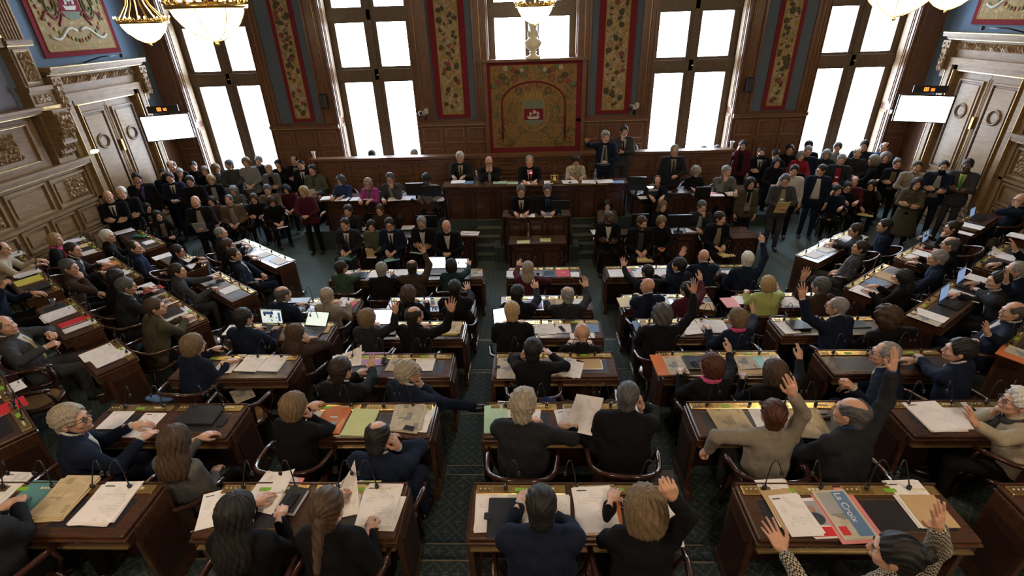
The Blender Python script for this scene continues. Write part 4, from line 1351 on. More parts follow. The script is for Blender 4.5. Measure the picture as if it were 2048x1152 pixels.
# small loudspeakers, spotlights and picture lights
for (x, z, lab) in ((-5.22, 3.06, 'small black loudspeaker on the wall, left of the central windows'), (5.42, 3.16, 'small black loudspeaker on the wall, right of the central windows')):
    q = MB(); q.bbox(-.085, .085, -.09, .09, -.17, .17, blackp, .02); t = q.build('loudspeaker', None, (x, YB - .10, z)); tag(t, lab, 'loudspeaker', 'wall loudspeakers')
    q = MB(); q.box(-.07, .07, -.094, -.09, -.15, .15, flat('speaker_grille', (.03, .03, .032), .7)); q.build('grille', t)
silver = flat('silver_metal', (.6, .6, .6), .3, .8); cream_pl = flat('cream_plastic', (.55, .50, .40), .5)
for (x, lab) in ((-2.66, 'silver spotlight camera on the wall, left of the tapestry'), (2.66, 'cream spotlight camera on the wall, right of the tapestry')):
    t = empty('surveillance_camera', (x, YB - .1, 2.66)); tag(t, lab, 'camera')
    q = MB(); q.tube([(0, 0, -.12), (0, -.02, .02)], .03, blackp, 8); q.build('mount', t)
    q = MB(); q.bbox(-.13, .06, -.10, .05, .0, .11, cream_pl if x > 0 else silver, .02); q.bbox(.0, .1, -.1, .03, .03, .16, cream_pl, .02); q.build('housing', t)
    q = MB(); q.ball((-.10, -.10, .055), .05, flat('lens', (.02, .03, .05), .1), 10, 6); q.build('lens', t)
for side, X, lab in ((-1, XL, 'black picture light reaching over the door cornice on left wall'), (1, XR, 'black picture light reaching over the door cornice on right wall')):
    q = MB(); q.tube([(0, .0, 0), (-side * .42, .0, .10), (-side * .44, .55, .10)], .014, blackp, 6); q.ball((-side * .44, .58, .09), .045, blackp, 8, 5)
    t = q.build('picture_light', None, (X, 11.5 if side < 0 else 11.2, 4.22)); tag(t, lab, 'lamp')
q = MB(); q.tube([(0, 0, 0), (.06, 0, .02)], .02, brass_dk, 6); q.ball((.12, 0, .02), .075, emit('lit_exit_lamp', (.85, 1.0, .45), 2.5), 10, 6, (.8, 1.5, .55))
t = q.build('wall_lamp', None, (XL + .24, 10.42, 2.56)); tag(t, 'small glowing greenish wall lamp beside the double door on left wall', 'lamp')

# ------------------------------------------------------------------ chandeliers
glow = emit('lit_beads', (1.0, .80, .50), 16)
gold_ch = flat('gilt_bronze', (.70, .46, .14), .25, .9)


def chandelier(loc, R_, lab):
    t = empty('chandelier', loc); tag(t, lab, 'chandelier', 'bead bowl chandeliers')
    q = MB(); q.lathe([(.001, -.86 * R_), (.22 * R_, -.82 * R_), (.5 * R_, -.68 * R_), (.75 * R_, -.45 * R_), (.9 * R_, -.22 * R_), (.97 * R_, 0)], glow, 28); q.lathe([(.97 * R_, 0), (.3 * R_, .10 * R_)], glow, 28); q.build('glass_bowl', t)
    q = MB(); q.lathe([(.96 * R_, -.06 * R_), (1.06 * R_, -.05 * R_), (1.08 * R_, .04 * R_), (1.02 * R_, .10 * R_), (.95 * R_, .08 * R_)], gold_ch, 28)
    for k in range(24):
        a = 2 * PI * k / 24; q.ball((1.05 * R_ * math.cos(a), 1.05 * R_ * math.sin(a), .13 * R_), .055 * R_, gold_ch, 6, 4, (1, 1, 1.5 if k % 2 else .9))
    q.build('ornate_rim', t)
    q = MB()
    for k in range(8):
        a = 2 * PI * k / 8 + .2; q.tube([(c_ * R_ * math.cos(a), c_ * R_ * math.sin(a), z_ * R_) for c_, z_ in ((.99, -.02), (.92, -.23), (.77, -.46), (.51, -.70), (.22, -.85), (.02, -.90))], .012 * R_ * 1.2, gold_ch, 5)
    q.ball((0, 0, -.95 * R_), .06 * R_, gold_ch, 8, 6); q.build('ribs', t)
    q = MB()
    for k in range(8):
        a = 2 * PI * k / 8; q.tube([(c_ * R_ * math.cos(a), c_ * R_ * math.sin(a), z_ * R_) for c_, z_ in ((1.0, .1), (.8, .35), (.5, .75), (.3, 1.3), (.25, 1.7))], .035 * R_, gold_ch, 6)
    q.lathe([(.30 * R_, 1.6 * R_), (.36 * R_, 1.75 * R_), (.1 * R_, 1.95 * R_)], gold_ch, 16); q.build('arms', t)
    q = MB()
    bulb = emit('candle_bulb', (1.0, .84, .55), 14.0)
    for k in range(12):
        a = 2 * PI * k / 12; q.ball((1.12 * R_ * math.cos(a), 1.12 * R_ * math.sin(a), .22 * R_), .032 * R_, bulb, 6, 4, (1, 1, 1.6))
    q.build('bulbs', t)
    q = MB(); q.tube([(0, 0, 1.9 * R_), (0, 0, ZC - loc[2])], .02, brass_dk, 6); q.build('chain', t)
    return t


CH = [((287, 45), 8.35, .35, 'glowing glass bowl chandelier near left wall tapestry, the smaller on that side'), ((414, 14), 5.3, .37, 'large glowing bowl chandelier hanging in front of the leftmost window'),
      ((1070, 12), 9.6, .35, 'glowing glass chandelier hanging before the central window bust'), ((1808, -34), 6.0, .40, 'large glowing bowl chandelier in front of the rightmost window'),
      ((1905, -22), 8.7, .36, 'smaller glowing chandelier bowl beside the large one at upper right')]
for (px, dist, rad, lab) in CH:
    w = ray(*px) / F_PX * dist
    chandelier((w[0], w[1], CAM_H + w[2]), rad, lab)
# the same chandeliers further back in the hall, above and behind the balcony
for k, (x, y) in enumerate(((-3.4, .6), (3.9, .6), (.2, -1.6))):
    chandelier((x, y, 5.9), .40, 'glowing bowl chandelier hanging over the rear of the hall')
# ------------------------------------------------------------------ rostrum
def st(b, name): return structure(b.build(name))


b = MB()
b.box(-5.35, 4.95, 10.95, 12.45, 0, .48, MATS['carpet']); b.box(-2.25, 2.45, 10.83, 12.45, .48, .75, MATS['carpet'])
b.box(-.80, 1.05, 10.10, 10.84, 0, .36, MATS['carpet'])
st(b, 'floor_rostrum')
for (x0, x1) in ((-1.22, -.66), (.92, 1.46)):
    b = MB()
    for k in range(5):
        b.box(x0, x1, 10.22 + k * .15, 10.95, k * .15, (k + 1) * .15, MATS['carpet']); b.box(x0, x1, 10.205 + k * .15, 10.225 + k * .15, (k + 1) * .15 - .012, (k + 1) * .15 + .003, nosing)
    for xx in (x0 - .04, x1): b.box(xx, xx + .04, 10.2, 10.95, 0, .60, desk_wood)
    st(b, 'floor_steps')
b = MB(); b.box(4.95, 6.2, 12.0, 13.4, 0, .30, MATS['carpet']); st(b, 'floor_side_platform')
# panelled partition behind the presiding desk
b = MB(); px0, px1, py = -5.45, 4.92, 12.45
b.box(px0, px1, py, py + .10, 0, 1.76, shade_oak)
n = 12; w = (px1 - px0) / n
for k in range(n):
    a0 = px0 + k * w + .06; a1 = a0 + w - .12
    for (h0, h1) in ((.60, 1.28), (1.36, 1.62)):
        for (p, q, r, s) in ((a0, a1, h0, h0 + .03), (a0, a1, h1 - .03, h1), (a0, a0 + .03, h0, h1), (a1 - .03, a1, h0, h1)): b.box(p, q, py - .025, py, r, s, shade_oak)
        b.box(a0 + .08, a1 - .08, py - .015, py, h0 + .08, h1 - .08, shade_oak)
b.box(px0 - .04, px1 + .04, py - .07, py + .17, 1.76, 1.83, shade_oak); b.box(px0, px1, py - .04, py, 1.70, 1.74, shade_oak)
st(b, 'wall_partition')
for (x, lab) in ((px0 + .06, 'small white tulip lamp on the left end of the partition rail'), (px1 - .02, 'small white tulip lamp on the right end of the partition rail')):
    q = MB(); q.lathe([(.02, 0), (.035, .03), (.03, .10), (.055, .17), (.05, .17), (.02, .10)], flat('white_shade', (.85, .86, .88), .4), 12); t = q.build('rail_lamp', None, (x, py + .05, 1.83)); tag(t, lab, 'lamp')


def counter(name, lab, x0, x1, y0, y1, zf, zt, seat_side=1, gold=True, cat='desk', group=None, npan=None):
    """a panelled counter: front towards the hall at y0"""
    t = empty(name, ((x0 + x1) / 2, (y0 + y1) / 2, zf)); tag(t, lab, cat, group)
    W, D, Hh = (x1 - x0) / 2, (y1 - y0) / 2, zt - zf
    q = MB(); q.bbox(-W - .03, W + .03, -D - .03, D, Hh - .035, Hh, desk_wood, .008)
    if gold: q.box(-W * .8, W * .8, -D - .034, -D - .028, Hh - .026, Hh - .012, brass)
    q.build('desktop', t)
    q = MB(); q.box(-W, W, -D, -D + .04, 0, Hh - .035, desk_dark); n_ = npan or max(2, round(W * 2 / .55)); w_ = 2 * W / n_
    for k in range(n_):
        a0, a1 = -W + k * w_ + .05, -W + (k + 1) * w_ - .05
        for (p, q2, r, s) in ((a0, a1, .1, .13), (a0, a1, Hh - .15, Hh - .12), (a0, a0 + .03, .1, Hh - .12), (a1 - .03, a1, .1, Hh - .12)): q.box(p, q2, -D - .02, -D, r, s, desk_wood)
        q.box(a0 + .09, a1 - .09, -D - .012, -D, .2, Hh - .22, desk_wood)
    q.box(-W, W, -D - .02, -D, 0, .07, desk_wood); q.build('front_panel', t)
    for s in (-1, 1):
        q = MB(); q.box(s * W - .02, s * W + .02, -D, D, 0, Hh - .035, desk_dark); q.build('side_panel', t)
    return t


counter('presiding_desk', 'long dark wooden desk of the presiding row beneath the great tapestry', -1.92, 2.12, 10.86, 11.24, .48, 1.53)
counter('speaker_desk', 'dark wooden speakers desk with two seated men, below the presiding desk', -.56, .82, 10.03, 10.42, 0, 1.11)
counter('low_table', 'low dark table carrying two lime green sheets, in front of the speakers desk', -.42, .70, 9.44, 9.84, 0, .74, 1, False, 'table')
counter('secretaries_desk', 'dark wooden secretaries desk left of the presiding desk, with monitors', -4.72, -2.05, 10.98, 11.46, 0, 1.24)
counter('secretaries_desk', 'dark wooden secretaries desk right of the presiding desk, with office telephone', 2.30, 4.95, 10.98, 11.46, 0, 1.24)
counter('stenographers_table', 'low dark table behind the bow-tied ushers, left of the centre', -4.12, -1.20, 9.86, 10.16, 0, .75, 1, False, 'table')
counter('stenographers_table', 'low dark table with leather inlay behind the seated staff, right of the centre', 1.38, 4.52, 9.82, 10.12, 0, .75, 1, False, 'table')
counter('small_side_table', 'end of a dark wooden table at the right tip of the staff row', 4.10, 4.60, 9.55, 9.83, 0, .74, 1, False, 'table')

# ------------------------------------------------------------------ the members' desks
def make_desk(W, mics, seats):
    """local: sitter on -y, back edge at +y; origin on the floor under the middle of the top"""
    t = empty('bench_desk', (0, 0, 0)); hw = W / 2; D0, D1, Hh = -.215, .205, .75
    q = MB(); q.bbox(-hw, hw, D0, D1, Hh - .032, Hh, desk_wood, .010); q.bbox(-hw - .012, hw + .012, D0 - .012, D1, Hh - .052, Hh - .034, desk_wood, .006)
    q.box(-hw, hw, D0 + .012, D1 - .02, Hh - .13, Hh - .052, desk_wood); q.box(-hw + .01, hw - .01, D0 - .004, D0 + .012, Hh - .128, Hh - .120, gilt)
    q.box(-hw, hw, D1 - .012, D1, Hh, Hh + .012, desk_wood); q.build('desktop', t)
    sw_ = W / seats
    for k in range(seats):
        cx = -hw + sw_ * (k + .5); q = MB(); q.box(cx - sw_ * .36, cx + sw_ * .36, D0 + .06, D1 - .13, Hh, Hh + .0012, pad)
        for (a, b_, c, d) in ((cx - sw_ * .36, cx + sw_ * .36, D0 + .055, D0 + .06), (cx - sw_ * .36, cx + sw_ * .36, D1 - .13, D1 - .125)): q.box(a, b_, c, d, Hh, Hh + .0016, brass_dk)
        q.build('leather_inlay', t)
        # brass control strip with display and buttons
        c = MB(); x0, x1 = cx - sw_ * .46, cx + sw_ * .46
        c.bbox(x0, x1, D1 - .095, D1 - .020, Hh, Hh + .010, brass, .003)
        for (a, b_) in ((x0 + .015, x0 + .10), (x0 + .12, x0 + .19)): c.bbox(a, b_, D1 - .085, D1 - .035, Hh + .010, Hh + .0125, brass_dk, .001)
        o = c.build('control_strip', t)
        c = MB(); c.bbox(cx - .04, cx + .04, D1 - .078, D1 - .046, Hh + .010, Hh + .013, lcd, .004); c.build('display', o)
        c = MB()
        for i in range(4): c.box(cx + .13 + i * .026, cx + .148 + i * .026, D1 - .064, D1 - .048, Hh + .010, Hh + .016, btn)
        for i in range(3): c.ball((x0 + .03 + i * .03, D1 - .055, Hh + .013), .007, btn, 6, 4)
        c.build('buttons', o)
    q = MB(); q.box(-hw + .02, hw - .02, D1 - .05, D1 - .03, .0, Hh - .05, desk_dark)
    n_ = max(2, round(W / .33)); w_ = (W - .08) / n_
    for k in range(n_):
        a0, a1 = -hw + .05 + k * w_, -hw + .03 + (k + 1) * w_
        q.box(a0, a1, D1 - .03, D1 - .02, .1, .13, desk_wood); q.box(a0, a1, D1 - .03, D1 - .02, .6, .63, desk_wood); q.box(a0, a0 + .02, D1 - .03, D1 - .02, .1, .63, desk_wood); q.box(a1 - .02, a1, D1 - .03, D1 - .02, .1, .63, desk_wood)
    q.build('front_panel', t)
    for s in (-1, 1):
        q = MB(); q.box(s * hw - .018, s * hw + .018, D0 + .06, D1 - .02, .0, Hh - .05, desk_wood)
        q.box(s * (hw + .02) - .008, s * (hw + .02) + .008, D0 + .10, D1 - .06, .14, .6, desk_dark); q.box(s * hw - .03, s * hw + .03, D0 - .02, D1, .0, .07, desk_wood); q.build('side_panel', t)
    for k in range(mics):
        cx = -hw + W * (k + .5) / mics + .05 * math.sin(k * 5 + W * 7); bend = (.10, -.09, .13, -.12)[k % 4]
        q = MB(); q.tube([(cx, D1 - .05, Hh + .01), (cx, D1 - .05, Hh + .04)], .014, blackp, 8)
        pts = [(cx + bend * .15 * j, D1 - .05 + .05 * math.sin(j * .5), Hh + .03 + .20 * math.sin(j * .42)) for j in range(0, 7)]
        q.tube(pts, .0042, blackp, 6); q.ball(pts[-1], .013, blackp, 8, 5, (1, 1, 1.6)); q.build('microphone', t)
    return t


protos = {}
DESKS = []


def desk_at(x, y, floor, yaw, W, lab, mics=4, seats=2):
    k = (round(W, 2), mics, seats)
    if k not in protos: protos[k] = make_desk(W, mics, seats); o = protos[k]
    else: o = copy_tree(protos[k])
    o.location = (x, y, floor); o.rotation_euler = (0, 0, yaw)
    tag(o, lab, 'desk', 'desks of the members'); DESKS.append(o)
    return o


BACK = [2.43, 3.53, 4.63, 5.70, 6.78, 8.28]
FL = [1.2, .96, .72, .48, .24, 0.0]
cols = {'B': (-.42, .90), 'A': (-2.20, -.88), 'Z': (-3.95, -2.64), 'C': (1.37, 2.69), 'D': (3.10, 4.41)}
ordn = ['nearest', 'second', 'third', 'fourth', 'fifth', 'farthest']
colw = {'B': 'centre column, between the two aisles', 'A': 'column just left of the centre aisle', 'Z': 'outer left straight column', 'C': 'column just right of the centre aisle', 'D': 'outer right straight column'}
for r in range(6):
    for c, (x0, x1) in cols.items():
        if r == 5 and c != 'B': continue
        desk_at((x0 + x1) / 2, BACK[r] - .21, FL[r], 0, x1 - x0, 'wooden two-seat desk, %s row of the %s' % (ordn[r], colw[c]), 3 if (r, c) == (0, 'B') else 4)
desk_at(-2.25, 8.07, 0, 0, 2.76, 'long wooden desk with open laptops, front row left of the centre', 4, 4)
desk_at(2.62, 8.07, 0, 0, 2.58, 'long wooden desk strewn with papers, front row right of the centre', 4, 4)
NW = [-4.36, -3.06, -2.05, -1.04, 0.0, 1.0]


def wing_desk(side, r, s0, s1, lab, seats=2):
    p = wing_xy(side, (s0 + s1) / 2, NW[r] + .205)
    desk_at(p[0], p[1], .24 * r, math.radians(36.2 * side), s1 - s0, lab, 4 if seats > 1 else 2, seats)


wing_desk(-1, 0, -10.85, -8.87, 'long slanting desk with window glare and white papers, front of the left wing')
wing_desk(-1, 1, -9.09, -7.76, 'slanting desk under the grey-suited man gripping a dark device, left wing')
wing_desk(-1, 1, -10.85, -9.51, 'slanting desk beside the dark-haired woman in black, left wing')
wing_desk(-1, 1, -12.70, -11.36, 'slanting desk carrying a green case near the left wall door')
wing_desk(-1, 2, -8.82, -7.07, 'slanting desk with dark tablet before the olive-jacketed man, left wing')
wing_desk(-1, 2, -10.75, -9.42, 'slanting desk with orange folder before the man in suit and tie, left wing')
wing_desk(-1, 2, -12.60, -11.26, 'slanting desk with yellowish papers beneath the left wall panelling')
wing_desk(-1, 3, -8.90, -7.59, 'slanting desk with bright red folder, left wing')
wing_desk(-1, 3, -7.09, -6.41, 'single slanting desk with two printed sheets, right end of the left wing', 1)
wing_desk(-1, 3, -10.65, -9.32, 'slanting desk with yellow folder, left wing near the wall')
wing_desk(-1, 3, -11.75, -11.07, 'slanting desk at the left edge by the wall panels, piled with files', 1)
wing_desk(-1, 4, -6.80, -5.48, 'slanting desk cut by the left edge, nearest of the left wing')
wing_desk(1, 0, -10.62, -8.66, 'long slanting desk covered in white papers, front of the right wing')
wing_desk(1, 1, -8.94, -7.60, 'slanting desk with blue folder before the long-haired woman, right wing')
wing_desk(1, 1, -10.70, -9.32, 'slanting desk with pink folder and small laptop, right wing')
wing_desk(1, 1, -13.05, -11.70, 'slanting desk with laptop below the right wall panels')
wing_desk(1, 2, -8.54, -6.96, 'slanting desk with two open laptops, right wing')
wing_desk(1, 2, -10.65, -9.31, 'slanting desk with black case and open papers, right wing')
wing_desk(1, 2, -12.35, -11.25, 'slanting desk with white packet at the right edge of the picture')
wing_desk(1, 3, -7.80, -6.47, 'slanting desk with orange folder at the right edge')

# ------------------------------------------------------------------ armchairs
def make_chair():
    t = empty('armchair', (0, 0, 0))
    q = MB(); q.lathe([(.001, .445), (.205, .445), (.225, .43), (.22, .405), (.001, .405)], chair_wood, 20, (0, .0, 0), (1.05, 1)); s = q.build('seat', t)
    q = MB(); q.lathe([(.001, .449), (.175, .449)], MATS['cane'], 20, (0, .0, 0), (1.05, 1)); q.build('cane_panel', s)
    pts = []
    for k in range(13):
        a = PI + (PI) * k / 12
        pts.append((.275 * math.cos(a), -.02 + .25 * math.sin(a), .70 + .10 * math.sin(PI * k / 12) ** 2))
    pts = [(-.285, .17, .67), (-.285, .08, .685)] + pts + [(.285, .08, .685), (.285, .17, .67)]
    q = MB(); q.tube(pts, [.017, .024] + [.022] * 13 + [.024, .017], chair_wood, 8); q.build('back_rail', t)
    q = MB()
    vs = []; fs = []
    for k in range(9):
        a = PI + PI * (.14 + .72 * k / 8)
        for (z, rr) in ((.46, .215), (.60, .235), (.72 + .05 * math.sin(PI * k / 8), .255)):
            vs.append((rr * 1.05 * math.cos(a), -.02 + rr * math.sin(a), z)); vs.append(((rr - .012) * 1.05 * math.cos(a), -.02 + (rr - .012) * math.sin(a), z))
    for k in range(8):
        for j in range(2):
            i = k * 6 + j * 2; fs += [(i, i + 2, i + 8, i + 6), (i + 1, i + 7, i + 9, i + 3)]
    q.add(vs, fs, chair_wood, True); q.build('backrest', t)
    for s in (-1, 1):
        q = MB(); q.tube([(s * .285, .13, .67), (s * .27, .16, .55), (s * .20, .15, .43)], .015, chair_wood, 8); q.build('armrest_post', t)
        q = MB(); q.tube([(s * .17, .15, .41), (s * .185, .18, .2), (s * .19, .19, 0)], (.02, .017, .013), chair_wood, 8); q.build('leg', t)
        q = MB(); q.tube([(s * .15, -.15, .41), (s * .165, -.20, .2), (s * .18, -.24, 0)], (.02, .017, .013), chair_wood, 8); q.build('leg', t)
    return t


_chair = [None]


def chair_at(x, y, z, yaw, lab, group='members armchairs'):
    if _chair[0] is None: _chair[0] = make_chair(); o = _chair[0]
    else: o = copy_tree(_chair[0])
    o.location = (x, y, z); o.rotation_euler = (0, 0, yaw); tag(o, lab, 'chair', group)
    return o
# ------------------------------------------------------------------ the people
# key, u, v, floor, pose, yaw, head turn, sex, hair, hair colour, skin, coat colour, arms, options, description
def S(**k): return k


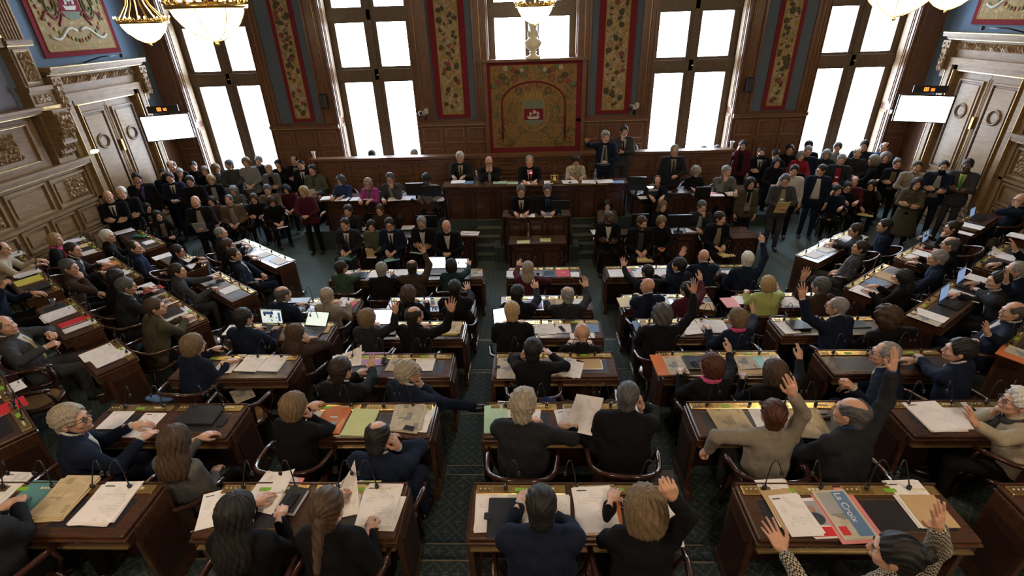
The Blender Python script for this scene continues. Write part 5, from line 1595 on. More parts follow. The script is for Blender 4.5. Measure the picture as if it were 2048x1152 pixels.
PP = [
 # nearest row
 ('n1', 1082, 1012, 1.2, 's', 0, 0, 'm', 'thin', 'k', 'l', 'navy', {'r': ('F',), 'l': ('D',)}, S(shirt='white', hp=22, size=1.0), 'dark-haired man seen from behind in navy suit, chin on right hand'),
 ('n2', 1290, 1018, 1.2, 's', 0, 0, 'f', 'bobwide', 'db2', 'l', 'black', {'r': ('R', 1348, 975, 'grip'), 'l': ('D',)}, S(hp=18, wear='top', hs=1.12), 'woman with blond shoulder-length hair stretching her right arm forward'),
 ('n3', 655, 1020, 1.2, 's', 0, 0, 'f', 'ponytail', 'br', 'l', 'black', {'r': ('T', 738, 1058, 'grip'), 'l': ('D',)}, S(hp=34, wear='top', hs=1.12), 'woman in black with low brown ponytail, writing with a pen'),
 ('n4', 475, 1028, 1.2, 's', 0, -5, 'f', 'longstraight', 'k', 'l', 'black', {'r': ('T', 560, 1035), 'l': ('D',)}, S(hp=22, wear='top', hs=1.1), 'woman with long black hair in black jacket, elbows on desk'),
 ('n5', 1788, 1108, 1.2, 's', 15, 40, 'f', 'bun', 'k', 'l', 'houndstooth', {'r': ('R', 1886, 1030), 'l': ('G', 1550, 1072, 'open', 1)}, S(hp=4, wear='top', hs=1.05, legs='black'), 'woman in black and cream patterned jacket, dark bun, right hand raised'),
 ('n6', -62, 990, 1.2, 's', -10, 0, 'm', 'short', 'k', 'l', 'char', {'r': ('T', 36, 1010, 'grip'), 'l': ('T', 0, 1020)}, S(wear='top'), 'person at the left edge, only dark sleeve and writing hands showing'),
 # second row
 ('a1', 1046, 813, .96, 's', -8, 0, 'm', 'tousled', 'gb', 'l', 'char', {'r': ('G', 1094, 855, 'grip'), 'l': ('G', 1076, 838, 'grip')}, S(shirt='white', hp=28, hs=1.12), 'man with thick pale hair in dark suit looking at his smartphone'),
 ('a2', 1256, 792, .96, 's', -10, -10, 'm', 'short', 'dg', 'l', 'black', {'l': ('T', 1142, 852, 'grip'), 'r': ('E',)}, S(lean=20, shirt='white', hp=10, fat=1.05), 'broad man in black suit, short greying hair, holding a large sheet'),
 ('a3', 590, 812, .96, 's', -12, -20, 'f', 'bob', 'db2', 'l', 'black', {'r': ('F',), 'l': ('D',)}, S(lean=15, wear='top', hp=10), 'woman with short blond bob in black, chin propped on her hand'),
 ('a4', 757, 876, .96, 's', -6, 0, 'm', 'balding', 'k', 'l', 'navy', {'r': ('E',), 'l': ('D',)}, S(shirt='white', hp=28), 'bald-crowned man in navy jacket, right hand at his ear'),
 ('a5', 145, 840, .96, 's', -40, -40, 'm', 'full', 'gb', 'l', 'navy', {'r': ('D',), 'l': ('D',)}, S(glasses=1, hp=0, hs=1.1, fat=1.08), 'grey-haired man with glasses in navy, profile turned right'),
 ('a6', 352, 885, .96, 's', -15, 22, 'f', 'long', 'br', 'l', 'grey', {'r': ('L',), 'l': ('D',)}, S(wear='top', hp=25, tilt=8, hs=1.1), 'woman with long brown hair in grey knitted sweater, head tilted'),
 ('a7', 1545, 828, .96, 's', 0, -3, 'f', 'full', 'rb', 'l', 'beige', {'r': ('R', 1590, 772, 'wave'), 'l': ('G', 1402, 905)}, S(wear='top', hp=8, legs='dgrey'), 'woman with short auburn hair in grey tweed jacket, right arm up'),
 ('a8', 1700, 826, .96, 's', 20, 22, 'm', 'balding', 'dg', 'l', 'char', {'r': ('R', 1792, 722), 'l': ('D',)}, S(shirt='blue', hp=2, hs=1.05, fat=1.1), 'stout balding man in charcoal jacket, right hand raised high'),
 ('a9', 2034, 805, .96, 's', 62, 14, 'f', 'tousled', 'wh', 'l', 'cream', {'l': ('R', 1950, 838), 'r': ('F',)}, S(lean=14, wear='top', glasses=1, scarf='dgrey', hp=-4, fat=1.15), 'white-haired woman with glasses in cream jacket, left hand raised'),
 # third row
 ('b1', 1066, 700, .72, 's', 0, -5, 'f', 'full', 'k', 'l', 'black', {'r': ('G', 1094, 702, 'open'), 'l': ('E',)}, S(wear='top', hp=18, hs=1.08), 'person with short black hair in black, both hands by the head'),
 ('b2', 683, 740, .72, 's', -8, -14, 'm', 'full', 'db', 'l', 'black', {'r': ('R', 744, 722), 'l': ('T', 716, 748)}, S(shirt='white', hp=14), 'dark-haired bearded man in black suit, right palm raised over papers'),
 ('b3', 818, 745, .72, 's', -32, -26, 'm', 'full', 'gb', 'l', 'navy', {'r': ('F',), 'l': ('L',)}, S(shirt='white', glasses=1, hp=-2, cross=1), 'grey-haired man with glasses, legs crossed into the aisle, hand at chin'),
 ('b4', 388, 690, .72, 's', -15, -25, 'f', 'bob', 'db2', 'l', 'navy', {'r': ('T', 452, 725), 'l': ('D',)}, S(lean=20, wear='top', hp=10, hs=1.08), 'woman with straight blond bob in navy, hand on a white sheet'),
 ('b5', 1422, 731, .72, 's', 10, 25, 'f', 'bob', 'rb', 'l', 'black', {'r': ('R', 1462, 692, 'wave'), 'l': ('D',)}, S(wear='top', scarf='pink', glasses=1, hp=4, hs=1.08), 'woman with auburn bob and pink scarf, right hand raised'),
 ('b6', 1549, 745, .72, 's', 0, 0, 'f', 'bobwide', 'br', 'l', 'black', {'r': ('R', 1604, 705, 'wave'), 'l': ('D',)}, S(wear='top', hp=16), 'woman with brown bob in black top, right hand raised'),
 ('b7', 1768, 708, .72, 's', 45, 25, 'm', 'thin', 'gr', 'l', 'navy', {'l': ('G', 1696, 765), 'r': ('L',)}, S(lean=18, shirt='white', glasses=1, hp=-2), 'grey-haired man with glasses leaning back in navy suit, empty desk'),
 ('b8', 1916, 702, .72, 's', 30, 35, 'm', 'full', 'k', 'l', 'navy', {'l': ('T', 1835, 712, 'grip'), 'r': ('D',)}, S(shirt='white', hp=0, hs=1.05, fat=1.05), 'dark-haired man in navy, profile facing left, hand at desk'),
 # fourth row
 ('c1', 1024, 624, .48, 's', 0, 0, 'm', 'full', 'bl', 'l', 'black', {'r': ('D',), 'l': ('D',)}, S(hp=18, wear='top'), 'person with short straw-blond hair in black, laptop in front'),
 ('c2', 1164, 667, .48, 's', -4, 8, 'm', 'bald', 'k', 'l', 'black', {'r': ('D',), 'l': ('D',)}, S(shirt='white', hp=26, lean=16), 'bald man in black jacket bending over his desk'),
 ('c3', 736, 636, .48, 's', -10, -30, 'f', 'bob', 'db2', 'l', 'char', {'r': ('R', 792, 614), 'l': ('D',)}, S(wear='top', hp=2, hs=1.05), 'woman with wavy blond hair in charcoal, right hand raised by laptop'),
 ('c4', 830, 632, .48, 's', -18, -25, 'm', 'balding', 'db', 'l', 'black', {'r': ('R', 905, 612), 'l': ('D',)}, S(shirt='black', hp=4), 'balding brown-haired man in black, right arm stretched out'),
 ('c5', 592, 668, .48, 's', -12, -12, 'f', 'long', 'br', 'l', 'brown', {'r': ('E',), 'l': ('D',)}, S(wear='top', hp=14), 'woman with long brown hair in brown top before an open laptop'),
 ('c6', 488, 636, .48, 's', -10, -12, 'm', 'full', 'k', 'l', 'navy', {'r': ('T', 548, 660, 'rest'), 'l': ('T', 512, 660)}, S(shirt='white', glasses=1, hp=12), 'man in navy suit typing on a laptop that shows a web page'),
 ('c7', 1324, 629, .48, 's', 0, 0, 'm', 'curly', 'dg', 'm', 'black', {'r': ('R', 1391, 574), 'l': ('D',)}, S(wear='top', hp=16, hs=.95), 'person with dark curly hair in black, right arm stretched high'),
 ('c8', 1474, 636, .48, 's', 20, 28, 'f', 'bob', 'db2', 'l', 'navy', {'r': ('R', 1510, 618), 'l': ('D',)}, S(wear='top', scarf='pink', glasses=1, hp=4, hs=1.05), 'blond woman with pink scarf and navy jacket, right palm up'),
 ('c9', 1672, 614, .48, 's', 22, 32, 'm', 'thin', 'gr', 'l', 'navy', {'l': ('R', 1603, 585), 'r': ('D',)}, S(lean=15, shirt='white', glasses=1, hp=2, fat=1.1), 'stocky grey-haired man in navy jacket, left hand raised'),
 ('c10', 1772, 634, .48, 's', 20, 14, 'm', 'curly', 'br', 'l', 'black', {'r': ('G', 1772, 660, 'grip'), 'l': ('D',)}, S(wear='top', hp=6), 'curly brown-haired person in black holding a phone at shoulder height'),
 # fifth row
 ('d1', 1036, 587, .24, 's', -4, -20, 'm', 'full', 'k', 'l', 'black', {'r': ('R', 1073, 568, 'wave'), 'l': ('D',)}, S(wear='top', hp=12), 'dark-haired person in black, right hand raised behind burgundy-clad woman'),
 ('d2', 1134, 590, .24, 's', 0, 20, 'm', 'balding', 'gr', 'l', 'char', {'r': ('R', 1173, 564), 'l': ('T', 1092, 602, 'grip')}, S(wear='top', hp=6), 'greying balding man raising right palm, newspaper in left hand'),
 ('d3', 655, 592, .24, 's', -8, -8, 'f', 'full', 'gb', 'l', 'beige', {'r': ('D',), 'l': ('D',)}, S(wear='top', hp=18, legs='dgrey'), 'woman with short grey hair in beige-grey cardigan'),
 ('d4', 567, 589, .24, 's', -20, -15, 'm', 'balding', 'dg', 'l', 'navy', {'r': ('L',), 'l': ('D',)}, S(shirt='white', hp=8), 'balding grey man in dark suit, wooden chair behind'),
 ('d5', 818, 588, .24, 's', -10, -18, 'f', 'curly', 'br', 'l', 'black', {'r': ('D',), 'l': ('D',)}, S(wear='top', hp=10, hs=.95), 'woman with frizzy brown hair in black'),
 ('d6', 910, 577, .24, 's', 0, 0, 'm', 'full', 'k', 'l', 'black', {'r': ('R', 936, 571), 'l': ('D',)}, S(shirt='white', hp=10), 'black-haired man in black suit raising his right hand, aisle seat'),
 ('d7', 1295, 573, .24, 's', 10, 28, 'm', 'bald', 'k', 'l', 'navy', {'l': ('T', 1272, 592), 'r': ('D',)}, S(shirt='white', hp=10), 'shaven-headed man in navy suit leaning on his desk'),
 ('d8', 1374, 580, .24, 's', 12, 22, 'f', 'full', 'k', 'l', 'burg', {'r': ('R', 1403, 552), 'l': ('B',)}, S(coatlong=1, wear='top', hp=6), 'dark-haired woman in maroon, hands held before her, arm up'),
 ('d9', 1535, 568, .24, 's', 0, -6, 'f', 'bob', 'bl', 'l', 'lime', {'r': ('R', 1560, 574), 'l': ('D',)}, S(wear='top', hp=12, fat=1.08), 'blond woman in a bright lime green jacket'),
 ('d10', 1640, 572, .24, 's', 14, 18, 'm', 'full', 'dg', 'l', 'brown', {'l': ('R', 1607, 550), 'r': ('D',)}, S(shirt='lgrey', hp=4), 'grey-brown haired man in brown jacket, left hand raised'),
 # front row
 ('e1', 1056, 537, 0, 's', 0, -4, 'f', 'long', 'gb', 'l', 'burg', {'l': ('R', 1036, 524, 'wave'), 'r': ('G', 1076, 552, 'grip')}, S(wear='top', hp=8), 'woman with long ash-blond hair in burgundy top, left hand raised'),
 ('e2', 684, 535, 0, 's', -10, -30, 'f', 'full', 'db', 'l', 'green', {'r': ('R', 717, 540, 'wave'), 'l': ('D',)}, S(wear='top', glasses=1, hp=4), 'dark-haired person with glasses in green sweater, hand up'),
 ('e3', 764, 539, 0, 's', 0, 0, 'm', 'full', 'gr', 'l', 'black', {'r': ('R', 785, 544, 'wave'), 'l': ('D',)}, S(shirt='white', hp=8), 'silver-haired man in black jacket, hand up, front row'),
 ('e4', 825, 534, 0, 's', 0, 0, 'm', 'balding', 'db', 'm', 'brown', {'r': ('R', 848, 496), 'l': ('G', 798, 552)}, S(shirt='white', hp=8), 'balding man in brown jacket, right arm raised straight up'),
 ('e5', 903, 531, 0, 's', 0, 4, 'f', 'bob', 'k', 'l', 'teal', {'r': ('R', 939, 523, 'wave'), 'l': ('D',)}, S(wear='top', hp=8), 'black-haired woman in dark teal top between two laptops'),
 ('e6', 1294, 544, 0, 's', 14, 20, 'f', 'full', 'k', 'l', 'black', {'l': ('R', 1245, 524, 'open'), 'r': ('G', 1303, 546)}, S(wear='top', scarf='pink', hp=8), 'dark-haired woman in black with pink collar, left hand raised'),
 ('e7', 1357, 531, 0, 's', 24, 26, 'm', 'full', 'k', 'l', 'navy', {'r': ('D',), 'l': ('R', 1363, 503)}, S(shirt='white', hp=6), 'dark-haired man in navy turning left in the front row'),
 ('e8', 1407, 513, 0, 's', 0, 6, 'm', 'bald', 'k', 'l', 'navy', {'r': ('R', 1427, 521, 'point'), 'l': ('D',)}, S(shirt='white', hp=6), 'bald man in navy suit raising one finger, front row'),
 ('e9', 1494, 519, 0, 's', 0, 0, 'm', 'tousled', 'wh', 'l', 'navy', {'r': ('R', 1527, 474, 'point'), 'l': ('T', 1450, 548)}, S(shirt='white', hp=6), 'white-haired man in navy suit, right arm raised with pointing finger'),
 # left wing
 ('l1', 443, 467, 0, 's', -50, -30, 'm', 'thin', 'gr', 'l', 'char', {}, S(shirt='blue', hp=4), 'grey-haired man in dark coat at the head of the glaring desk'),
 ('l2', 457, 491, 0, 's', -45, -30, 'm', 'full', 'br', 'l', 'black', {}, S(hp=8, wear='top'), 'brown-haired person half hidden between two men, left wing front'),
 ('l3', 470, 510, 0, 's', -60, -30, 'm', 'full', 'db', 'l', 'navy', {'r': ('L',), 'l': ('G', 532, 552)}, S(shirt='white', hp=-4, lean=-12), 'dark-haired man in navy suit reclining, knees toward the aisle'),
 ('l4', 356, 503, .24, 's', -50, -25, 'f', 'full', 'k', 'm', 'black', {}, S(lean=24, wear='top', hp=6), 'short-haired dark woman in black writing, left wing'),
 ('l5', 356, 543, .24, 's', -45, -30, 'm', 'full', 'db', 'l', 'dgrey', {'l': ('T', 425, 556, 'grip'), 'r': ('T', 422, 578, 'grip')}, S(shirt='blue', hp=0), 'brown-haired man in grey suit, both hands on desk, left wing'),
 ('l6', 270, 496, .24, 's', -55, -30, 'm', 'thin', 'db', 'l', 'navy', {'l': ('L',), 'r': ('L',)}, S(shirt='blue', hp=4, lean=-4), 'man in navy suit and blue shirt leaning back, left wing'),
 ('l7', 216, 473, .24, 's', -50, -35, 'm', 'full', 'wh', 'l', 'black', {}, S(wear='top', hp=2), 'white-haired person in black beside the green case desk'),
 ('l8', 112, 480, .48, 's', -50, -40, 'f', 'bob', 'bl', 'l', 'char', {'l': ('L',), 'r': ('L',)}, S(lean=16, wear='top', scarf='pink', hp=2), 'blond woman with bright pink scarf, left wing'),
 ('l9', 147, 500, .48, 's', -50, -35, 'm', 'short', 'db', 'l', 'char', {'l': ('T', 205, 528), 'r': ('T', 205, 545)}, S(lean=16, shirt='white', tie='lgrey', hp=4), 'dark-haired man in suit and tie, hands on orange folder'),
 ('l10', 140, 535, .48, 's', -55, -30, 'm', 'full', 'dg', 'l', 'brown', {'r': ('F',), 'l': ('L',)}, S(wear='top', hp=6), 'man in brown jacket resting cheek on hand, left wing'),
 ('l11', 254, 573, .48, 's', -35, -20, 'm', 'full', 'dg', 'm', 'char', {'l': ('T', 275, 587), 'r': ('D',)}, S(lean=18, shirt='white', hp=12), 'man in charcoal suit seen from behind beside red papers'),
 ('l12', 234, 556, .48, 's', -30, 0, 'm', 'full', 'k', 'l', 'black', {}, S(lean=18, wear='top', hp=18), 'person in shadow with black hair next to charcoal-suited man'),
 ('l13', 312, 615, .48, 's', -30, -38, 'm', 'full', 'br', 'l', 'olive', {'r': ('T', 372, 638), 'l': ('D',)}, S(lean=18, wear='top', hp=2, fat=1.1), 'man in olive jacket seen from behind, arm on the desk'),
 ('l14', 4, 497, .72, 's', -55, -30, 'm', 'thin', 'db', 'l', 'cream', {'l': ('D',)}, S(lean=24, wear='top', hp=6), 'person in light shirt cut by the left edge, upper wing'),
 ('l15', 10, 652, .72, 's', -60, -35, 'm', 'balding', 'dg', 'l', 'dgrey', {'l': ('G', 105, 668, 'grip'), 'r': ('G', 108, 686, 'grip')}, S(shirt='white', tie='yellow', hp=-6, lean=-10, fat=1.15), 'large balding man in grey suit with yellow tie, hands clasped'),
 ('l16', -22, 560, .72, 's', -50, -30, 'm', 'full', 'k', 'l', 'navy', {'r': ('G', 8, 565), 'l': ('D',)}, S(wear='top', hp=10), 'person in navy at the left edge, one sleeve showing'),
 # right wing
 ('r1', 1710, 461, 0, 's', 52, 30, 'm', 'full', 'db', 'l', 'dgrey', {'l': ('T', 1668, 480), 'r': ('T', 1665, 488)}, S(lean=18, wear='top', glasses=1, hp=8), 'person with brown hair and glasses, grey jacket, right wing front'),
 ('r2', 1719, 496, 0, 's', 58, 18, 'm', 'full', 'db', 'l', 'dgrey', {'l': ('L',), 'r': ('L',)}, S(shirt='beige', open=1, hp=-4, lean=-14), 'man reclining in grey-brown jacket over striped shirt, right wing'),
 ('r3', 1768, 452, 0, 's', 60, 22, 'm', 'full', 'k', 'l', 'navy', {'l': ('L',), 'r': ('L',)}, S(shirt='blue', hp=2), 'dark-haired man in navy suit profile, empty chair back beside him'),
 ('r4', 1903, 456, .24, 's', 55, 20, 'f', 'bun', 'db', 'l', 'black', {'l': ('F',), 'r': ('D',)}, S(lean=24, wear='top', hp=6), 'woman in black with pinned-up brown hair, fist at mouth'),
 ('r5', 1899, 489, .24, 's', 55, 0, 'm', 'balding', 'dg', 'l', 'black', {}, S(wear='top', hp=10), 'bald man in black by the pink folder, right wing'),
 ('r6', 1873, 517, .24, 's', 55, 16, 'm', 'full', 'gr', 'l', 'navy', {'l': ('D',), 'r': ('L',)}, S(shirt='blue', hp=4), 'grey-haired man in navy suit and blue shirt, right wing'),
 ('r7', 1806, 556, .24, 's', 40, 16, 'f', 'long', 'k', 'l', 'black', {'l': ('D',), 'r': ('D',)}, S(wear='top', hp=16), 'woman with long black hair in black, right wing'),
 ('r8', 2040, 400, .24, 's', 62, 14, 'm', 'bald', 'gr', 'l', 'navy', {'l': ('E',), 'r': ('L',)}, S(shirt='white', tie='burg', glasses=1, hp=4, lean=-12), 'bald man with red tie, arm behind head, below right panelling'),
 ('r9', 1995, 562, .48, 's', 52, 20, 'm', 'full', 'k', 'l', 'char', {'l': ('T', 1940, 570), 'r': ('D',)}, S(lean=16, shirt='white', hp=6), 'smiling dark-haired man leaning toward his laptop, right wing'),
 ('r10', 2030, 541, .48, 's', 45, 20, 'm', 'thin', 'gr', 'l', 'navy', {'l': ('R', 2014, 556, 'open'), 'r': ('D',)}, S(lean=16, shirt='white', glasses=1, hp=4), 'grey man with hand raised before his face, right wing edge'),
 ('r11', 2025, 624, .48, 's', 52, 22, 'm', 'balding', 'dg', 'l', 'navy', {'l': ('R', 1976, 660, 'open'), 'r': ('C',)}, S(shirt='white', hp=0, lean=-8, fat=1.1), 'balding man in navy suit lifting an open left palm'),
 ('r12', 2078, 500, .48, 's', 50, 20, 'm', 'full', 'db', 'l', 'black', {'l': ('R', 2030, 492, 'wave'), 'r': ('D',)}, S(shirt='white', hp=4), 'person at the right edge, only sleeve and raised hand showing'),
 # ushers, staff and listeners in front of the rostrum
 ('s1', 690, 449, 0, 's', 172, 0, 'm', 'short', 'db', 'l', 'char', {'l': ('L',), 'r': ('L',)}, S(shirt='white', tie='violet', hp=6), 'man in dark suit with violet tie, folders on his lap'),
 ('s2', 743, 452, 0, 's', 178, 14, 'f', 'bob', 'k', 'l', 'ggreen', {'l': ('B',), 'r': ('L',)}, S(wear='top', hp=10), 'woman in olive grey cardigan holding a white notebook'),
 ('s3', 779, 449, 0, 's', 176, 10, 'm', 'full', 'k', 'l', 'navy', {'l': ('L',), 'r': ('L',)}, S(shirt='white', tie='black', glasses=1, hp=10), 'bespectacled man in navy suit with pale green folder'),
 ('s4', 843, 446, 0, 's', 176, 6, 'm', 'full', 'gr', 'm', 'black', {'l': ('C',), 'r': ('C',)}, S(shirt='white', bow=1, hp=4), 'grey-haired usher in black tie with folded arms, left side'),
 ('s5', 893, 453, 0, 's', 178, 0, 'm', 'bald', 'gr', 'l', 'black', {'l': ('B',), 'r': ('B',)}, S(shirt='white', bow=1, hp=30), 'bald usher in bow tie looking down at his hands'),
 ('s6', 696, 422, 0, 's', 172, 4, 'm', 'full', 'db', 'l', 'char', {}, S(shirt='black', hp=8), 'young man in dark suit behind the violet-tied man'),
 ('s7', 760, 420, 0, 's', 178, -10, 'f', 'full', 'br', 'l', 'brown', {'l': ('B',)}, S(wear='top', hp=10), 'brown-haired woman in patterned brown top behind the front sitters'),
 ('s8', 1218, 435, 0, 's', 178, 20, 'm', 'short', 'dg', 'd', 'black', {'l': ('C',), 'r': ('C',)}, S(shirt='white', bow=1, hp=6), 'usher with dark skin in bow tie and folded arms'),
 ('s9', 1215, 411, 0, 's', 180, -8, 'f', 'long', 'k', 'l', 'tan', {'l': ('L',), 'r': ('F',)}, S(wear='top', vest='black', hp=8), 'dark long-haired woman in taupe cardigan behind the right usher'),
 ('s10', 1284, 446, 0, 's', 180, 28, 'm', 'full', 'br', 'l', 'black', {'l': ('L',), 'r': ('L',)}, S(wear='top', vest='dgrey', beard='br', hp=12), 'tousled bearded man in dark jacket, files on his knees'),
 ('s11', 1323, 444, 0, 's', 180, 10, 'f', 'bob', 'db2', 'l', 'black', {'l': ('B',), 'r': ('B',)}, S(wear='top', hp=16), 'blond woman with fringe in black looking at a red phone'),
 ('s12', 1325, 412, 0, 's', 180, 10, 'f', 'long', 'db2', 'l', 'black', {}, S(wear='top', hp=10), 'woman with long sandy hair seated at the low table behind'),
 ('s13', 1404, 414, 0, 's', 178, 8, 'm', 'full', 'dg', 'l', 'char', {'l': ('F',), 'r': ('D',)}, S(shirt='lgrey', open=1, hp=10), 'man with hand on chin writing at the low right table'),
 ('s14', 1440, 437, 0, 's', 190, 30, 'm', 'full', 'db', 'l', 'black', {'l': ('L',), 'r': ('L',)}, S(shirt='beige', open=1, hp=4), 'man in black jacket over pale shirt looking to the right'),
 ('p1', 1042, 383, .36, 's', 180, 8, 'm', 'full', 'dg', 'l', 'black', {'l': ('D',), 'r': ('D',)}, S(tuck=.26, shirt='white', tie='black', hp=8), 'man in suit and tie, hands joined on paper at speakers desk'),
 ('p2', 1095, 381, .36, 's', 180, 0, 'm', 'full', 'dg', 'l', 'black', {'l': ('D',), 'r': ('D',)}, S(tuck=.26, shirt='blue', tie='navy', glasses=1, hp=6), 'man with glasses and blue shirt at the speakers desk'),
 ('p3', 920, 315, .75, 's', 176, 0, 'm', 'tousled', 'wh', 'l', 'char', {'l': ('D',), 'r': ('D',)}, S(tuck=.26, shirt='cream', tie='brown', vdepth=.9, hp=6), 'white-haired man with cream shirt at left end of presiding desk'),
 ('p4', 978, 324, .75, 's', 180, 0, 'm', 'bald', 'k', 'l', 'black', {'l': ('F',), 'r': ('F',)}, S(tuck=.26, shirt='white', glasses=1, hp=8), 'bald man with glasses, hands joined under his chin'),
 ('p5', 1059, 323, .75, 's', 180, 0, 'm', 'thin', 'gr', 'l', 'black', {'l': ('D',), 'r': ('D',)}, S(tuck=.26, shirt='white', tie='black', hp=12), 'presiding man speaking behind a red-lit microphone'),
 ('p6', 1152, 322, .75, 's', 180, 0, 'f', 'full', 'k', 'l', 'leopard', {'l': ('D',), 'r': ('D',)}, S(tuck=.26, wear='top', hp=34, legs='black'), 'woman in black and cream patterned blouse, head bowed'),
 ('p7', 1211, 274, .75, 't', 172, 22, 'm', 'tousled', 'gr', 'l', 'navy', {'r': ('R', 1172, 278, 'wave'), 'l': ('B',)}, S(shirt='lgrey', tie='brown', open=1, hp=14), 'standing grey-haired man in navy jacket pointing left, by the tapestry'),
 ('p8', 1248, 263, .75, 't', 180, 4, 'm', 'full', 'k', 'l', 'dgrey', {'r': ('F',), 'l': ('C',)}, S(shirt='white', tie='char', hp=10), 'standing dark-haired man in grey suit, arm folded, hand at chin'),
 ('p9', 1349, 302, .48, 't', 178, 0, 'm', 'thin', 'gr', 'l', 'char', {'l': ('B',), 'r': ('H',)}, S(shirt='beige', tie='char', glasses=1, vdepth=.9, hp=10), 'standing grey-haired man with glasses behind right secretaries desk'),
 ('q1', 681, 361, .48, 's', 172, -10, 'f', 'curly', 'dg', 'l', 'blue', {'r': ('D',)}, S(tuck=.26, wear='top', glasses=1, hp=10, hs=.92), 'curly grey-haired woman with glasses in dark blue top'),
 ('q2', 736, 367, .48, 's', 175, 14, 'f', 'bob', 'gb', 'l', 'magenta', {'r': ('D',)}, S(tuck=.26, wear='top', scarf='grey', glasses=1, hp=8, fat=1.1), 'woman in magenta top with grey scarf and pale bob'),
 ('q3', 780, 358, .48, 's', 178, 6, 'm', 'full', 'dg', 'l', 'dgrey', {'l': ('F',), 'r': ('D',)}, S(tuck=.26, shirt='lgrey', glasses=1, hp=8), 'person with cropped hair and dark-rimmed glasses in grey jacket'),
 ('q4', 853, 359, .48, 's', 180, 0, 'm', 'full', 'k', 'd', 'lgrey', {'l': ('D',), 'r': ('D',)}, S(tuck=.26, wear='top', hp=36), 'person in light grey shirt, head bowed behind a monitor'),
 ('q5', 1314, 364, .48, 's', 172, 0, 'm', 'balding', 'k', 'l', 'navy', {'l': ('D',), 'r': ('D',)}, S(wear='top', hp=48, lean=40), 'person in navy bending low over the right secretaries desk'),
 ('q6', 1392, 344, .48, 's', 180, 10, 'f', 'curly', 'gb', 'l', 'black', {'l': ('D',), 'r': ('D',)}, S(tuck=.26, wear='top', hp=22, hs=.95), 'woman with curly light hair in black, writing'),
 ('q7', 1453, 344, .48, 's', 186, 8, 'm', 'full', 'gr', 'l', 'grey', {'l': ('D',), 'r': ('F',)}, S(tuck=.26, wear='top', hp=8), 'grey-haired person in grey jacket, hand over mouth'),
 ('q8', 745, 311, 0, 't', 0, 0, 'm', 'full', 'k', 'l', 'black', {}, S(size=1.065, y=13.15, wear='top'), 'top of a dark head behind the partition, left window'),
 ('q9', 829, 309, 0, 't', 0, 0, 'm', 'full', 'gb', 'l', 'black', {}, S(size=1.065, y=13.15, wear='top'), 'top of a light-haired head behind the partition, left window'),
 ('q10', 1268, 301, 0, 't', 160, 0, 'm', 'short', 'db', 'l', 'black', {}, S(size=1.065, y=13.1, wear='top'), 'face peeking over the partition beside the grey-suited man'),
 ('q11', 1406, 302, 0, 't', 0, 0, 'm', 'full', 'gr', 'l', 'black', {}, S(y=13.15, wear='top'), 'faint grey head over the partition, right window, left of two'),
 ('q12', 1433, 301, 0, 't', 0, 0, 'm', 'full', 'br', 'l', 'black', {}, S(y=13.15, wear='top'), 'brown head over the partition, right window, right of two'),
 # listeners standing and sitting in the right corner
 ('g1', 1486, 291, .30, 't', 165, 0, 'f', 'bob', 'k', 'l', 'burg', {'r': ('E',), 'l': ('H',)}, S(vest='black', wear='top', hp=6), 'woman in burgundy jacket over black, beside the partition end'),
 ('g2', 1522, 305, 0, 't', 170, 0, 'm', 'short', 'db', 'l', 'black', {'l': ('C',), 'r': ('C',)}, S(shirt='white', tie='black', beard='db', hp=6), 'bearded man in black suit and tie with folded arms, right corner'),
 ('g3', 1551, 310, 0, 't', 165, 20, 'm', 'full', 'k', 'l', 'black', {'l': ('B',)}, S(wear='top', hp=24), 'person in shadow bowing the head behind smiling woman'),
 ('g4', 1553, 326, 0, 't', 165, 6, 'f', 'long', 'k', 'l', 'black', {'l': ('B',), 'r': ('B',)}, S(wear='top', hp=6), 'smiling woman with long black hair in black, right corner'),
 ('g5', 1579, 300, 0, 't', 165, 0, 'm', 'full', 'k', 'm', 'black', {'l': ('C',), 'r': ('C',)}, S(wear='top', hp=6), 'black-haired man in black against the panelling, right corner'),
 ('g6', 1602, 312, 0, 't', 165, 0, 'f', 'bob', 'gr', 'l', 'red', {'l': ('B',), 'r': ('B',)}, S(wear='top', hp=12), 'grey-haired woman in red jacket with a black folder'),
 ('g7', 1616, 303, 0, 't', 165, 0, 'm', 'full', 'gr', 'l', 'navy', {}, S(wear='top', hp=8), 'grey-haired person right behind the woman in red'),
 ('g8', 1617, 293, 0, 't', 160, 0, 'm', 'full', 'k', 'l', 'black', {}, S(size=1.05, wear='top', hp=8), 'dark head before the window glare, right corner'),
 ('g9', 1653, 309, 0, 't', 150, 0, 'f', 'bob', 'gr', 'l', 'char', {'l': ('B',), 'r': ('B',)}, S(wear='top', hp=14), 'grey-haired woman reading a green folder, right corner'),
 ('g10', 1675, 296, 0, 't', 150, 0, 'f', 'full', 'br', 'l', 'lgrey', {}, S(size=1.09, wear='top', hp=8), 'backlit person in pale top in front of the right window'),
 ('g11', 1683, 320, 0, 't', 150, 0, 'm', 'full', 'gr', 'l', 'char', {'l': ('B',), 'r': ('H',)}, S(vest='red', wear='top', badge=1, hp=12), 'grey man with open dark jacket over red jumper'),
 ('g12', 1715, 307, 0, 't', 150, 0, 'm', 'balding', 'dg', 'l', 'char', {'l': ('B',)}, S(wear='top', hp=10), 'backlit man in dark coat at the right window edge'),
 ('g13', 1728, 292, 0, 't', 145, 0, 'm', 'full', 'k', 'l', 'char', {}, S(size=1.05, wear='top', hp=10), 'young dark-haired person by the window reveal, right corner'),
 ('g14', 1588, 342, 0, 't', 165, -10, 'm', 'full', 'k', 'l', 'white', {'l': ('H',), 'r': ('H',)}, S(wear='top', hp=10), 'young dark-haired man in a white shirt, right side'),
